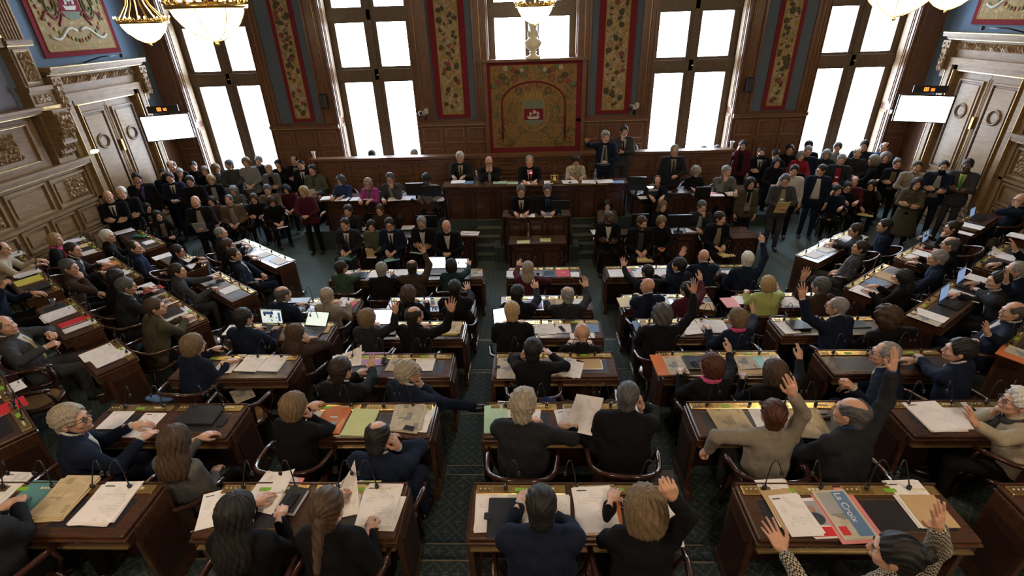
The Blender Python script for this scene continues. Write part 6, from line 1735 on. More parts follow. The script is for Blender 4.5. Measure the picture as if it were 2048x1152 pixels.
 ('g15', 1642, 341, 0, 't', 160, -50, 'm', 'short', 'db', 'l', 'navy', {'l': ('H',), 'r': ('H',)}, S(shirt='white', open=1, glasses=1, hp=8), 'tall man in navy blazer over open white shirt'),
 ('g16', 1570, 361, 0, 't', 172, -16, 'm', 'full', 'dg', 'l', 'dgrey', {'l': ('B',), 'r': ('B',)}, S(shirt='beige', open=1, glasses=1, badge=1, hp=16), 'grey-haired man in grey blazer holding a yellow folder'),
 ('g17', 1501, 367, 0, 't', 180, 0, 'f', 'long', 'k', 'l', 'olive', {}, S(vest='beige', wear='top', scarf='black', hp=10), 'woman with long black hair, scarf and olive jacket, arms down'),
 ('g18', 1661, 352, 0, 's', 160, 20, 'm', 'full', 'k', 'm', 'burg', {}, S(wear='top', hp=20), 'person in dark red behind the navy blazer, head lowered'),
 ('g19', 1707, 346, 0, 's', 155, 10, 'f', 'full', 'k', 'm', 'black', {}, S(wear='top', hp=8), 'dark-haired woman sitting below the man in red jumper'),
 ('g20', 1708, 364, 0, 's', 155, 0, 'm', 'balding', 'dg', 'l', 'burg', {}, S(wear='top', scarf='burg', hp=14), 'balding sitter wrapped in maroon, right corner'),
 ('g21', 1694, 375, 0, 's', 160, 10, 'f', 'bun', 'k', 'l', 'black', {'l': ('L',), 'r': ('B',)}, S(wear='top', glasses=1, hp=10), 'woman with glasses in black holding a paper cup'),
 ('g22', 1674, 381, 0, 's', 158, 30, 'f', 'full', 'k', 'l', 'navy', {'r': ('E',)}, S(wear='top', hp=10), 'sitter in navy with hand in dark hair, next to cup holder'),
 ('g23', 1743, 371, 0, 's', 150, -12, 'f', 'bob', 'k', 'l', 'black', {'l': ('E',), 'r': ('L',)}, S(wear='top', hp=12), 'woman in black resting her cheek, folder on knees'),
 ('g24', 1746, 322, 0, 't', 60, 20, 'f', 'hood', 'fur', 'l', 'black', {'l': ('B',), 'r': ('B',)}, S(wear='top', hp=16), 'person in black parka with pale fur hood, turned away'),
 ('g25', 1771, 316, 0, 't', 145, 0, 'f', 'hood', 'fur', 'l', 'black', {'l': ('B',)}, S(wear='top', hp=6), 'woman facing us inside a grey fur-trimmed hood'),
 ('g26', 1768, 296, 0, 't', 145, 0, 'm', 'balding', 'db', 'l', 'blue', {}, S(size=1.05, wear='top', hp=6), 'man in blue shirt at the back near the corner screen'),
 ('g27', 1794, 328, 0, 't', 150, 10, 'f', 'bun', 'br', 'l', 'black', {'l': ('C',), 'r': ('C',)}, S(wear='top', vest='tan', hp=6), 'woman with pinned brown hair in black coat, arms folded'),
 ('g28', 1834, 334, 0, 't', 152, 4, 'm', 'short', 'db', 'l', 'beige', {'l': ('H',), 'r': ('B',)}, S(shirt='lgrey', hp=6), 'man in pale grey sweater leaning by the right door frame'),
 ('g29', 1834, 368, 0, 't', 140, 14, 'f', 'long', 'db', 'l', 'olive', {'l': ('C',), 'r': ('C',)}, S(wear='top', dress=1, hp=6), 'curly long-haired woman in olive brown dress with folded arms'),
 ('g30', 1886, 334, 0, 't', 145, 6, 'm', 'short', 'k', 'l', 'navy', {'l': ('C',), 'r': ('C',)}, S(shirt='lgrey', open=1, beard='k', hp=4, size=1.04), 'bearded man in navy blazer with folded arms, right door'),
 ('g31', 1935, 331, 0, 't', 140, 0, 'm', 'short', 'k', 'd', 'dgrey', {'l': ('C',), 'r': ('C',)}, S(shirt='lime', tie='gtie', hp=4, size=1.08), 'man with dark skin in grey suit and green tie, right door'),
 # listeners in the left corner
 ('h1', 217, 394, 0, 't', -150, 10, 'm', 'bald', 'db', 'l', 'black', {'l': ('C',), 'r': ('C',)}, S(size=1.05, shirt='white', tie='black', hp=6), 'bald man in black suit at the left wall, beside the door'),
 ('h2', 243, 386, 0, 't', -150, -10, 'm', 'thin', 'wh', 'l', 'black', {'l': ('C',), 'r': ('C',)}, S(size=1.05, wear='top', hp=6), 'white-haired man in black with folded arms, before the left door'),
 ('h3', 275, 358, 0, 't', -150, 0, 'm', 'full', 'k', 'm', 'black', {'l': ('H',), 'r': ('F',)}, S(shirt='violet', hp=6, size=1.08), 'black-haired man with violet shirt leaning on the left door'),
 ('h4', 293, 416, 0, 's', -120, 20, 'f', 'bob', 'k', 'l', 'black', {}, S(wear='top', vest='grey', hp=14), 'dark-haired person in shadow behind the seated long-haired woman'),
 ('h5', 315, 432, 0, 's', -110, -10, 'f', 'long', 'k', 'l', 'black', {'l': ('B',), 'r': ('B',)}, S(wear='top', vest='tan', hp=4), 'long black-haired woman in black jacket, left wing end'),
 ('h6', 340, 356, 0, 't', -160, 0, 'm', 'short', 'db', 'l', 'navy', {'l': ('B',), 'r': ('B',)}, S(shirt='white', tie='black', hp=8), 'tall man in navy suit and tie, hands before him, left corner'),
 ('h7', 327, 348, 0, 't', -150, 0, 'm', 'short', 'k', 'l', 'navy', {}, S(wear='top', hp=8), 'dark head just behind the tall navy-suited man'),
 ('h8', 344, 333, 0, 't', -150, 0, 'm', 'balding', 'db', 'l', 'black', {}, S(wear='top', hp=8, size=1.12), 'man at the back by the left door casing'),
 ('h9', 359, 347, 0, 't', -150, 10, 'm', 'full', 'gr', 'l', 'navy', {'r': ('F',)}, S(wear='top', hp=10), 'grey-haired person with hand at face, left corner'),
 ('h10', 380, 363, 0, 't', -160, 0, 'm', 'full', 'k', 'l', 'black', {'l': ('B',), 'r': ('B',)}, S(wear='top', hp=10), 'stocky man in black coat with black hair, left corner'),
 ('h11', 387, 333, 0, 't', -155, 0, 'm', 'short', 'db', 'l', 'black', {}, S(wear='top', hp=8), 'man against the dark panel under the left screen'),
 ('h12', 409, 342, 0, 't', -155, 0, 'f', 'bob', 'db2', 'l', 'black', {}, S(wear='top', hp=8), 'sandy-haired woman between black-coated man and window'),
 ('h13', 422, 360, 0, 't', -160, 0, 'f', 'bob', 'bl', 'l', 'black', {'l': ('B',), 'r': ('B',)}, S(wear='top', vest='lgrey', hp=14), 'blond woman in black jacket looking down at her hands'),
 ('h14', 432, 338, 0, 't', -120, 0, 'f', 'bobwide', 'db2', 'l', 'dgrey', {'l': ('B',), 'r': ('B',)}, S(wear='top', hp=16), 'woman with long fair hair turned from the window, reading'),
 ('h15', 391, 404, 0, 't', -160, 0, 'm', 'bald', 'gr', 'l', 'black', {'l': ('B',), 'r': ('B',)}, S(shirt='beige', open=1, hp=6), 'bald man in black jacket holding a grey folder, left'),
 ('h16', 423, 403, 0, 's', -160, -10, 'f', 'bob', 'k', 'l', 'mauve', {'l': ('L',), 'r': ('L',)}, S(wear='top', hp=8), 'seated woman in mauve top with a green card'),
 ('h17', 458, 330, 0, 't', -165, -40, 'm', 'full', 'dg', 'l', 'dgrey', {'l': ('B',), 'r': ('B',)}, S(wear='top', hp=8), 'backlit man in grey jacket before the left window'),
 ('h18', 492, 325, 0, 't', -165, 0, 'f', 'bob', 'db2', 'l', 'lgrey', {'l': ('L',), 'r': ('L',)}, S(size=1.09, wear='top', hp=8), 'woman in white blouse perched by the left window'),
 ('h19', 518, 322, 0, 't', -170, 0, 'm', 'full', 'gr', 'l', 'char', {}, S(wear='top', hp=8), 'grey-haired man in dark sweater before the left window'),
 ('h20', 538, 339, 0, 't', -170, 0, 'f', 'full', 'bl', 'l', 'grey', {'l': ('C',), 'r': ('C',)}, S(wear='top', vest='black', hp=10), 'short-haired blond woman, grey cardigan, folded arms'),
 ('h21', 556, 329, 0, 't', -170, 0, 'f', 'full', 'k', 'l', 'black', {'l': ('F',)}, S(wear='top', hp=10), 'dark-haired woman in black beside blond cardigan wearer'),
 ('h22', 589, 322, 0, 't', -170, 0, 'm', 'balding', 'db', 'l', 'black', {'l': ('C',), 'r': ('C',)}, S(shirt='lgrey', hp=8), 'balding man in black suit near the left tulip lamp'),
 ('h23', 602, 330, 0, 't', -172, 0, 'm', 'short', 'k', 'l', 'black', {'l': ('H',), 'r': ('H',)}, S(shirt='white', tie='black', hp=6), 'black-haired man in suit and tie near the partition end'),
 ('h24', 625, 340, 0, 't', -172, -10, 'm', 'full', 'db', 'l', 'ggreen', {'l': ('B',), 'r': ('H',)}, S(wear='top', scarf='dgrey', hp=6), 'person in olive coat and scarf at the partition end'),
 ('h25', 467, 382, 0, 's', -160, -10, 'f', 'bobwide', 'gr', 'l', 'grey', {}, S(wear='top', hp=10), 'grey-haired woman in grey jacket seated by the left window'),
 ('h26', 458, 401, 0, 's', -160, -10, 'm', 'thin', 'dg', 'l', 'tan', {'l': ('L',), 'r': ('L',)}, S(shirt='lgrey', open=1, hp=8), 'seated man in tan jacket leaning on his knees'),
 ('h27', 508, 398, 0, 's', -165, 0, 'f', 'long', 'br', 'l', 'black', {'l': ('C',), 'r': ('C',)}, S(wear='top', hp=12), 'long brown-haired woman in black sitting with folded arms'),
 ('h28', 535, 380, 0, 's', -165, 0, 'm', 'full', 'dg', 'l', 'tan', {}, S(shirt='brown', open=1, hp=12), 'man in tan jacket seated behind the tablet reader'),
 ('h29', 543, 403, 0, 's', -140, 0, 'f', 'bob', 'br', 'l', 'black', {'l': ('L',), 'r': ('L',)}, S(wear='top', hp=34), 'brown-haired woman in black bent over a white tablet'),
 ('h30', 573, 379, 0, 's', -170, 0, 'f', 'curly', 'k', 'l', 'burg', {'l': ('L',), 'r': ('L',)}, S(wear='top', hp=10, hs=.92), 'woman with curly black hair in dark burgundy, seated'),
 ('h31', 607, 384, 0, 't', -175, -14, 'f', 'long', 'bl', 'l', 'burg', {'l': ('B',), 'r': ('B',)}, S(wear='top', hp=8), 'woman with long pale blond hair in burgundy jacket, standing'),
 ('h32', 642, 393, 0, 's', -178, 0, 'f', 'full', 'k', 'l', 'black', {}, S(wear='top', glasses=1, hp=10), 'person with glasses low at the end of the secretaries desk'),
]
for (key, u, v, fl, pose, yaw, hy, sex, hair, hc, skin, coat, arms_, o_, short) in PP:
    if o_.get('wear', 'suit') == 'suit' and 'shirt' not in o_: o_['shirt'] = 'white'
    person(key, u, v, fl, pose, yaw, hy, sex, hair, hc, skin, coat, arms_, o_, short, '')
    p = PEOPLE[key]
    if pose == 's':
        x, y = p['org'][:2]; z = p['floor']
        cy = p['yaw']
        if fl >= 0 and key[0] in 'nabcde': cy = math.radians(yaw * .4)
        chair_at(x, y, z, cy, 'armchair seating the ' + short.replace(',', ''))
SKY, EXPO = 22.0, 0.35
LAMPS = [(-3.4, .6, 5.35, 130, (1, .80, .62), .3), (3.9, .6, 5.35, 130, (1, .80, .62), .3), (.2, -1.6, 5.35, 100, (1, .80, .62), .3)]
# ------------------------------------------------------------------ papers, laptops and other things on the desks
white_p = printed('typed_page', (.84, .80, .80), (.10, .10, .12), .012, .5)
blank_p = flat('plain_page', (.82, .78, .78), .7, 0, .25, .04)
news_p = printed('newsprint', (.56, .50, .40), (.07, .07, .07), .006, .62, ((.10, .12, .16), (.42, .40, .36)))
news_old = printed('yellowish_newsprint', (.58, .46, .28), (.10, .08, .05), .006, .6, ((.28, .22, .13), (.45, .36, .22)))
envel = flat('tan_envelope', (.52, .36, .19), .7, 0, .2, .05)
PAPER = {'orange': (.70, .20, .06), 'red': (.62, .03, .04), 'green': (.42, .62, .44), 'lime': (.55, .62, .30), 'yellow': (.72, .62, .10), 'pink': (.72, .26, .27), 'blue': (.12, .22, .38), 'teal': (.10, .26, .28),
         'purple': (.40, .22, .50), 'cyan': (.30, .60, .62), 'black': (.015, .015, .018), 'dgreen': (.03, .16, .08), 'grey': (.35, .36, .38), 'manila': (.66, .50, .22), 'card': (.20, .55, .15), 'cover': (.04, .05, .07)}


def pmat(c): return flat('cover_' + c, PAPER[c], .5, 0, .35, .05)


scr2 = emit('laptop_screen_white', (.85, .92, 1.0), 2.2)
scr3 = emit('laptop_screen_blue', (.25, .38, .62), .55)
page = emit('web_page_ground', (.62, .72, .66), .75)
dark_ink = flat('dark_ink', (.02, .02, .03), .6)


def sheets(n, w, h, mat, fan=2.0, th=.0016, seed=0, curl=0.0):
    """a loose stack of n sheets"""
    rg = random.Random(seed); q = MB()
    for i in range(n):
        a = math.radians(rg.uniform(-fan, fan)); dx, dy = rg.uniform(-.006, .006) * fan / 2, rg.uniform(-.006, .006) * fan / 2
        c, s = math.cos(a), math.sin(a); z0 = i * th; vs = []; fs = []
        nx, ny = (5, 5) if curl and i == n - 1 else (1, 1)
        for zz in (0, th * .95):
            for j in range(ny + 1):
                for k in range(nx + 1):
                    x, y = (k / nx - .5) * w, (j / ny - .5) * h
                    lift = curl * max(0, (k / nx + j / ny) - 1.1) ** 2 if curl and nx > 1 else 0
                    vs.append((x * c - y * s + dx, x * s + y * c + dy, z0 + zz + lift))
        m_ = (nx + 1) * (ny + 1)
        for j in range(ny):
            for k in range(nx):
                p = j * (nx + 1) + k; fs.append((p, p + nx + 1, p + nx + 2, p + 1)); fs.append((m_ + p, m_ + p + 1, m_ + p + nx + 2, m_ + p + nx + 1))
        rim = list(range(nx + 1)) + [j * (nx + 1) + nx for j in range(1, ny + 1)] + [ny * (nx + 1) + k for k in range(nx - 1, -1, -1)] + [j * (nx + 1) for j in range(ny - 1, 0, -1)]
        for p, r in zip(rim, rim[1:] + rim[:1]): fs.append((p, r, m_ + r, m_ + p))
        q.add(vs, fs, mat if i == n - 1 or mat is news_p or mat is news_old else blank_p)
    return q, n * th


_seed = [0]


def item(kind, u, v, zt, rz, lab, w=.21, h=.29, dy=0.0, **k):
    _seed[0] += 1
    p = spot(u, v, zt + .002); loc = (p[0], p[1], zt + .0022 + k.get('dz', 0)); rz = math.radians(rz)
    g = k.get('group')
    if kind in ('sheets', 'news', 'oldnews', 'blank', 'envelope'):
        mat = {'sheets': white_p, 'news': news_p, 'oldnews': news_old, 'blank': blank_p, 'envelope': envel}[kind]
        q, t = sheets(k.get('n', 4), w, h, mat, k.get('fan', 3.0), k.get('th', .002), _seed[0], k.get('curl', 0))
        if kind == 'sheets' and k.get('head', True):
            q.box(-w * .42, -w * .16, h * .40, h * .425, t, t + .0006, dark_ink)
        o = q.build({'sheets': 'papers', 'news': 'newspaper', 'oldnews': 'newspaper', 'blank': 'papers', 'envelope': 'envelope'}[kind], None, loc, rz)
        return tag(o, lab, {'news': 'newspaper', 'oldnews': 'newspaper', 'envelope': 'envelope'}.get(kind, 'papers'), g)
    if kind == 'folder':
        c = k['c']; q, t = sheets(k.get('n', 4), w * .95, h * .95, blank_p, 2, .002, _seed[0])
        o = q.build('folder', None, loc, rz); q = MB(); q.box(-w / 2, w / 2, -h / 2, h / 2, t, t + .0015, pmat(c)); q.box(-w / 2 - .003, -w / 2, -h / 2, h / 2, 0, t + .0015, pmat(c)); q.box(-w / 2, w / 2, -h / 2, h / 2, -.0012, 0, pmat(c)); q.build('cover', o)
        if k.get('label'):
            q = MB(); q.box(-.035, .035, h * .05, h * .05 + .022, t + .0015, t + .002, blank_p); q.build('label', o)
        return tag(o, lab, 'folder', g)
    if kind == 'laptop':
        t = empty('laptop', loc, rz); tag(t, lab, 'laptop', g)
        q = MB(); q.bbox(-w / 2, w / 2, -h / 2, h / 2, 0, .016, blackp, .004); q.build('base', t)
        if k.get('closed'):
            q = MB(); q.bbox(-w / 2, w / 2, -h / 2, h / 2, .017, .025, flat('laptop_lid', (.022, .022, .026), .3), .003); q.build('lid', t)
        else:
            q = MB(); km = flat('keys', (.035, .035, .04), .5)
            for r_ in range(4):
                for c_ in range(11): q.box(-w * .43 + c_ * w * .079, -w * .43 + c_ * w * .079 + w * .065, h * .36 - r_ * h * .15 - h * .11, h * .36 - r_ * h * .15, .016, .018, km)
            q.build('keyboard', t)
            a = math.radians(k.get('open', 105)); L = h * .95
            q = MB(); T = Matrix.Translation((0, h / 2, .018)) @ Matrix.Rotation(PI / 2 - (a - PI / 2) - PI / 2 + 0, 4, 'X') if False else Matrix.Translation((0, h / 2, .018)) @ Matrix.Rotation(-(a - PI / 2), 4, 'X')
            q.box(-w / 2, w / 2, 0, .008, 0, L, blackp, T); ld = q.build('lid', t)
            q = MB(); m_ = k.get('scr', scr2); q.box(-w * .46, w * .46, -.0015, 0, L * .07, L * .94, m_, T)
            if k.get('web'):
                bl = emit('web_header', (.05, .10, .25), .4)
                q.box(-w * .36, w * .1, -.003, -.0015, L * .66, L * .86, bl, T); q.box(-w * .34, -w * .26, -.004, -.003, L * .55, L * .72, flat('web_dark', (.02, .02, .03), .5), T)
                for (a0, a1, b0, b1) in ((-.12, .1, .44, .47), (.2, .24, .4, .5), (-.04, .03, .22, .3), (.3, .4, .2, .8), (-.1, -.02, .32, .35)): q.box(w * a0, w * a1, -.003, -.0015, L * b0, L * b1, bl, T)
            q.build('display', ld)
        return t
    if kind == 'monitor':
        t = empty('monitor', loc, rz); tag(t, lab, 'monitor', g)
        q = MB(); q.bbox(-w / 2, w / 2, -.02, .02, .10, .10 + h, blackp, .008); q.build('casing', t)
        q = MB(); q.box(-w * .46, w * .46, .0205, .022, .12, .08 + h, scr3); q.build('display', t)
        q = MB(); q.tube([(0, 0, .01), (0, 0, .14)], .02, blackp, 8); q.lathe([(.001, .012), (.10, .010), (.10, 0)], blackp, 16); q.build('stand', t)
        return t
    if kind in ('phone', 'tablet', 'remote'):
        q = MB(); q.bbox(-w / 2, w / 2, -h / 2, h / 2, 0, .010, blackp, .003); o = q.build({'phone': 'mobile_phone'}.get(kind, kind), None, loc, rz)
        q = MB(); q.box(-w * .42, w * .42, -h * .38, h * .42, .010, .0108, k.get('scr', flat('dark_glass', (.02, .025, .035), .08))); q.build('display', o)
        return tag(o, lab, 'phone' if kind == 'phone' else kind, g)
    if kind == 'book':
        q = MB(); q.box(-w / 2 + .004, w / 2 - .004, -h / 2 + .004, h / 2 - .004, .003, .035, blank_p); o = q.build('book', None, loc, rz)
        q = MB(); c = pmat(k.get('c', 'black')); q.bbox(-w / 2, w / 2, -h / 2, h / 2, .035, .040, c, .002); q.box(-w / 2, w / 2, -h / 2, h / 2, 0, .003, c); q.box(-w / 2 - .002, -w / 2 + .004, -h / 2, h / 2, 0, .04, c); q.build('cover', o)
        return tag(o, lab, 'book', g)
    if kind in ('bottle', 'glass'):
        m = glass_mat('clear_glass', (.80, .88, .92), .25) if 'clear_glass' not in MATS else MATS['clear_glass']
        q = MB()
        if kind == 'bottle': q.lathe([(.001, 0), (.036, .002), (.038, .03), (.038, .17), (.030, .20), (.014, .24), (.013, .29), (.001, .29)], m, 16)
        else: q.lathe([(.001, .002), (.028, .002), (.034, .10), (.032, .10), (.026, .006), (.001, .006)], m, 16)
        o = q.build(kind, None, loc, rz)
        if kind == 'bottle': q = MB(); q.lathe([(.015, .27), (.015, .295), (.001, .296)], flat('bottle_cap', (.05, .12, .3), .4), 12); q.build('cap', o)
        return tag(o, lab, kind, g)
    if kind == 'case':
        q = MB(); q.bbox(-w / 2, w / 2, -h / 2, h / 2, 0, .05, pmat(k['c']), .02); o = q.build('pen_case', None, loc, rz); q = MB(); q.box(-w * .42, w * .42, -.003, .003, .05, .052, brass_dk); q.build('zip', o)
        return tag(o, lab, 'case', g)
    if kind == 'card':
        q = MB(); T = Matrix.Rotation(math.radians(22), 4, 'X'); q.box(-w / 2, w / 2, -.001, .001, 0, h, blank_p, T); T = Matrix.Translation((0, .05, 0)) @ Matrix.Rotation(math.radians(-22), 4, 'X'); q.box(-w / 2, w / 2, -.001, .001, 0, h, blank_p, T)
        return tag(q.build('name_card', None, loc, rz), lab, 'card', g)


R0, R1, R2, R3, R4, R5 = 1.95, 1.71, 1.47, 1.23, .99, .75
I = item
# nearest row, from the left
I('sheets', 8, 978, R0, 0, 'white sheets at the left edge beside the teal folder')
I('folder', 58, 1003, R0, -2, 'teal folder under the writing hands at the left edge', .24, .34, c='teal')
I('oldnews', 128, 998, R0, 3, 'folded yellowish newspapers between the teal folder and white papers', .25, .34, n=6, th=.004, fan=6)
I('sheets', 216, 1008, R0, 0, 'pile of typed white papers at the right end of the left desk', .27, .33, n=8, fan=5)
I('sheets', 432, 1018, R0, 18, 'white sheet sticking out left of the long black-haired woman', .21, .30, n=2)
I('blank', 540, 985, R0, -12, 'loose cream sheets in front of the long black-haired woman', .24, .30, n=4, fan=7, curl=.08)
I('folder', 562, 985, R0, -4, 'pink-red folder edge beneath the black notebook', .22, .26, c='pink', n=1, dz=-.0)
q = MB(); q.tube([(-.05, 0, .02), (.05, 0, .02)], .012, blank_p, 10); o = q.build('rolled_paper', None, tuple(spot(552, 987, R0 + .012)), .1); tag(o, 'small white rolled paper on the pink-red folder', 'paper roll')
I('book', 587, 1006, R0, -8, 'thick black notebook with pale page edges, phone lying on it', .13, .20)
I('phone', 584, 1001, R0 + .041, -8, 'black phone lying on the thick black notebook', .055, .11)
I('sheets', 690, 1000, R0, 14, 'curled white sheets rising behind the ponytailed woman', .20, .28, n=3, curl=.25)
I('sheets', 758, 1012, R0, 2, 'open typed document the ponytailed woman writes on', .24, .33, n=6)
I('folder', 735, 978, R0, 0, 'pale green divider under the typed document', .16, .14, c='lime', n=1)
I('sheets', 785, 1026, R0, -4, 'narrow white slip at the right of the typed document', .10, .26, n=2)
I('sheets', 985, 1020, R0, 0, 'typed white sheets beside the black tablet case', .22, .32, n=2)
I('sheets', 1064, 1022, R0, 2, 'white sheets behind the navy-suited mans head', .22, .28, n=3, fan=6)
I('sheets', 1112, 1026, R0, -2, 'white sheet right of the navy-suited mans head', .18, .28, n=3)
t = empty('tablet_case', (*spot(1010, 1037, R0 + .006)[:2], R0 + .008)); tag(t, 'closed black tablet case with strap, nearest centre desk', 'tablet case')
q = MB(); q.bbox(-.112, .112, -.15, .15, 0, .018, pmat('black'), .008); q.build('cover', t); q = MB(); q.bbox(-.135, -.085, -.02, .03, .006, .024, pmat('black'), .006); q.build('strap', t)
I('folder', 1196, 1016, R0, 2, 'green and orange folder edges beneath the tall paper pile', .27, .36, c='green', n=2)
I('folder', 1202, 1026, R0 + .006, -3, 'orange folder peeking below the tall paper pile', .26, .34, c='orange', n=2)
I('sheets', 1190, 1022, R0 + .013, 1, 'tall pile of typed white papers in the centre desk middle', .25, .34, n=12, fan=3.5)
I('sheets', 1330, 1045, R0, -4, 'white sheet right of the blond womans shoulder', .16, .34, n=2)
q = MB(); q.tube([(.0 + .05 * math.cos(a * 2.1) + .01 * a, .05 * math.sin(a * 1.7), .004) for a in np.linspace(0, 9, 50)], .0022, blank_p, 5); o = q.build('earphones', None, tuple(spot(1237, 1008, R0 + .002))); tag(o, 'tangled white earphone cable between paper pile and blond woman', 'earphones')
I('sheets', 1566, 1005, R0, 4, 'long typed sheets with dark heading under the tan envelope', .20, .36, n=4)
I('envelope', 1575, 1018, R0 + .009, 3, 'tan envelope among the papers of the right desk', .20, .32, n=1)
I('sheets', 1590, 1030, R0 + .012, 5, 'typed letter with small square stamp on top of tan envelope', .20, .30, n=2)
t = I('blank', 1635, 1035, R0, 2, 'glossy brochure with a portrait and a red band', .20, .28, n=2)
q = MB(); q.box(-.095, .095, -.135, -.07, .0045, .0052, pmat('red')); q.box(-.08, .08, -.06, .12, .0045, .0050, pmat('grey')); q.ball((-.01, .06, .005), .024, MATS['skin_m'], 10, 4, (1, 1.2, .1)); q.lathe([(.001, .0052), (.05, .0051)], pmat('cover'), 16, (-.01, -.01, 0), (1, .9)); q.build('printed_portrait', t)
I('folder', 1690, 1029, R0, 3, 'pink folder framing a newspaper on the right desk', .27, .40, c='pink', n=2)
nw = I('news', 1690, 1028, R0 + .006, 3, 'newspaper with blue masthead lying in the pink folder', .22, .35, n=3)
cu = bpy.data.curves.new('masthead', 'FONT'); cu.body = 'La Croix'; cu.size = .062; cu.extrude = .0004
to = bpy.data.objects.new('tmp', cu); COL.objects.link(to); bpy.context.view_layer.update()
me = bpy.data.meshes.new_from_object(to.evaluated_get(bpy.context.evaluated_depsgraph_get())); bpy.data.objects.remove(to)
me.materials.clear(); me.materials.append(blank_p)
q = MB(); q.box(-.005, .085, -.16, .165, .0065, .0070, pmat('blue')); q.box(-.10, -.01, .0, .16, .0065, .0070, pmat('grey')); q.box(-.10, -.05, -.15, -.09, .0065, .0071, pmat('red')); bk_ = q.build('front_page', nw)
mo = bpy.data.objects.new('masthead', me); COL.objects.link(mo); mo.parent = nw; mo.location = (.012, .155, .0074); mo.rotation_euler = (0, 0, -PI / 2)
I('sheets', 1836, 1008, R0, 3, 'typed papers with dark heading beneath the second tan envelope', .22, .36, n=5)
I('envelope', 1860, 1022, R0 + .011, 2, 'tan envelope partly behind the raised hand in patterned sleeve', .22, .24, n=1)
# second row
I('sheets', 238, 834, R1, 0, 'typed sheets with grey stamp, left one on the profile mans desk', .20, .30, n=3)
I('sheets', 292, 849, R1, -2, 'typed sheets nearest the grey sweater woman', .20, .30, n=2)
I('laptop', 402, 832, R1, 0, 'closed black laptop on the desk of the grey sweater woman', .34, .24, closed=1)
I('phone', 445, 845, R1, 0, 'black phone with bright edge right of the closed laptop', .06, .10)
I('sheets', 628, 826, R1, 4, 'white sheet left of the orange-red folder', .16, .2, n=1)
I('folder', 666, 840, R1, -4, 'orange-red folder with small white label', .24, .33, c='orange', label=1)
q = MB(); q.bbox(-.03, .03, -.02, .02, 0, .018, pmat('grey'), .004); o = q.build('eraser', None, tuple(spot(667, 848, R1 + .013)), .1); tag(o, 'small white and red box on the orange-red folder', 'box')
q = MB(); q.tube([(0, -.07, .006), (0, .07, .006)], .006, pmat('lime'), 8); o = q.build('highlighter', None, tuple(spot(680, 850, R1 + .002)), -.25); tag(o, 'bright lime highlighter pen between orange and green folders', 'pen')
I('folder', 722, 845, R1, -3, 'pale green folder in front of the bald-crowned man', .24, .33, c='lime')
I('news', 816, 838, R1, -2, 'stack of newspapers under the black phone', .27, .32, n=6, th=.003, fan=6)
I('phone', 818, 857, R1 + .02, -14, 'black keyboard phone on the stack of newspapers', .09, .055)
I('sheets', 846, 838, R1, -3, 'pale pink sheet edge right of the newspaper stack', .14, .32, n=2)
I('folder', 992, 838, R1, 4, 'mint green folder behind the pale-haired man', .20, .34, c='green')
I('blank', 1035, 820, R1, -4, 'sheets half hidden by the pale-haired mans head', .40, .2, n=2)
I('sheets', 1140, 842, R1, 10, 'papers under the large raised sheet', .20, .28, n=4, fan=9)
I('blank', 1270, 818, R1, -2, 'sheet behind the broad man in black suit', .30, .16, n=2)
q, t_ = sheets(1, .26, .34, white_p, 0, .001, 3); ps = q.build('paper_sheet', None, tuple(spot(1168, 828, R1 + .13)), -.5); ps.rotation_euler = (math.radians(28), math.radians(-14), -.55); tag(ps, 'large sheet lifted by the broad man in black suit', 'paper')
q = MB(); q.bbox(-.03, .03, -.058, .058, 0, .008, blackp, .003); ph = q.build('smartphone', None, tuple(hand_spot('a1', 1, .10)), .1); ph.rotation_euler = (math.radians(50), 0, -.1); tag(ph, 'smartphone with bright white screen held by pale-haired man', 'phone')
q = MB(); q.box(-.026, .026, -.045, .045, .008, .009, scr2); q.build('display', ph)
I('oldnews', 1462, 843, R1, 6, 'spread yellowish newspaper at the left of the tweed jacket woman', .30, .40, n=3)
I('sheets', 1535, 838, R1, 0, 'typed page on the newspaper before the tweed jacket woman', .24, .32, n=2)
I('oldnews', 1612, 842, R1, -6, 'spread newspaper to the right of the tweed jacket woman', .30, .40, n=3)
I('card', 1650, 835, R1, 0, 'small white card on the dark leather by the stout balding man', .09, .03)
I('sheets', 1868, 834, R1, 4, 'thick pile of typed papers on the empty part of the right desk', .30, .34, n=7)
I('sheets', 1935, 832, R1, 4, 'papers behind the cream jacket womans raised hand', .26, .30, n=3)
I('blank', 1985, 832, R1, -2, 'large folded sheet before the cream jacket woman', .24, .30, n=3)
# third row
I('blank', 455, 731, R2, 2, 'white sheet under the blond bobbed womans hand', .22, .28, n=1)
I('card', 480, 719, R2, 0, 'small name card left of the two typed piles', .10, .03)
I('sheets', 504, 728, R2, -4, 'left of two typed paper piles on the outer left desk', .24, .28, n=6)
I('sheets', 547, 728, R2, -3, 'right of two typed paper piles on the outer left desk', .22, .28, n=6)
I('sheets', 696, 720, R2, 12, 'crumpled sheets behind the bearded mans head', .30, .26, n=3, curl=.12, fan=8)
I('folder', 748, 718, R2, 0, 'purple folder beneath the raised palm', .26, .24, c='purple', n=2)
I('phone', 768, 722, R2 + .006, 4, 'black phone on pale green paper near the purple folder', .055, .10)
I('news', 797, 726, R2, -3, 'colour newspaper between phone and typed page', .22, .28, n=3)
I('sheets', 851, 727, R2, -1, 'typed page at the right end of the left column desk', .21, .27, n=2)
I('news', 1020, 737, R2, 0, 'crumpled newspaper left of the person in black', .26, .36, n=3)
I('news', 1096, 735, R2, 6, 'folded newspaper strip under the phone, centre column', .12, .30, n=4, th=.004)
I('envelope', 1125, 738, R2, -28, 'tan envelope fanned with white papers, centre column', .17, .26, n=1)
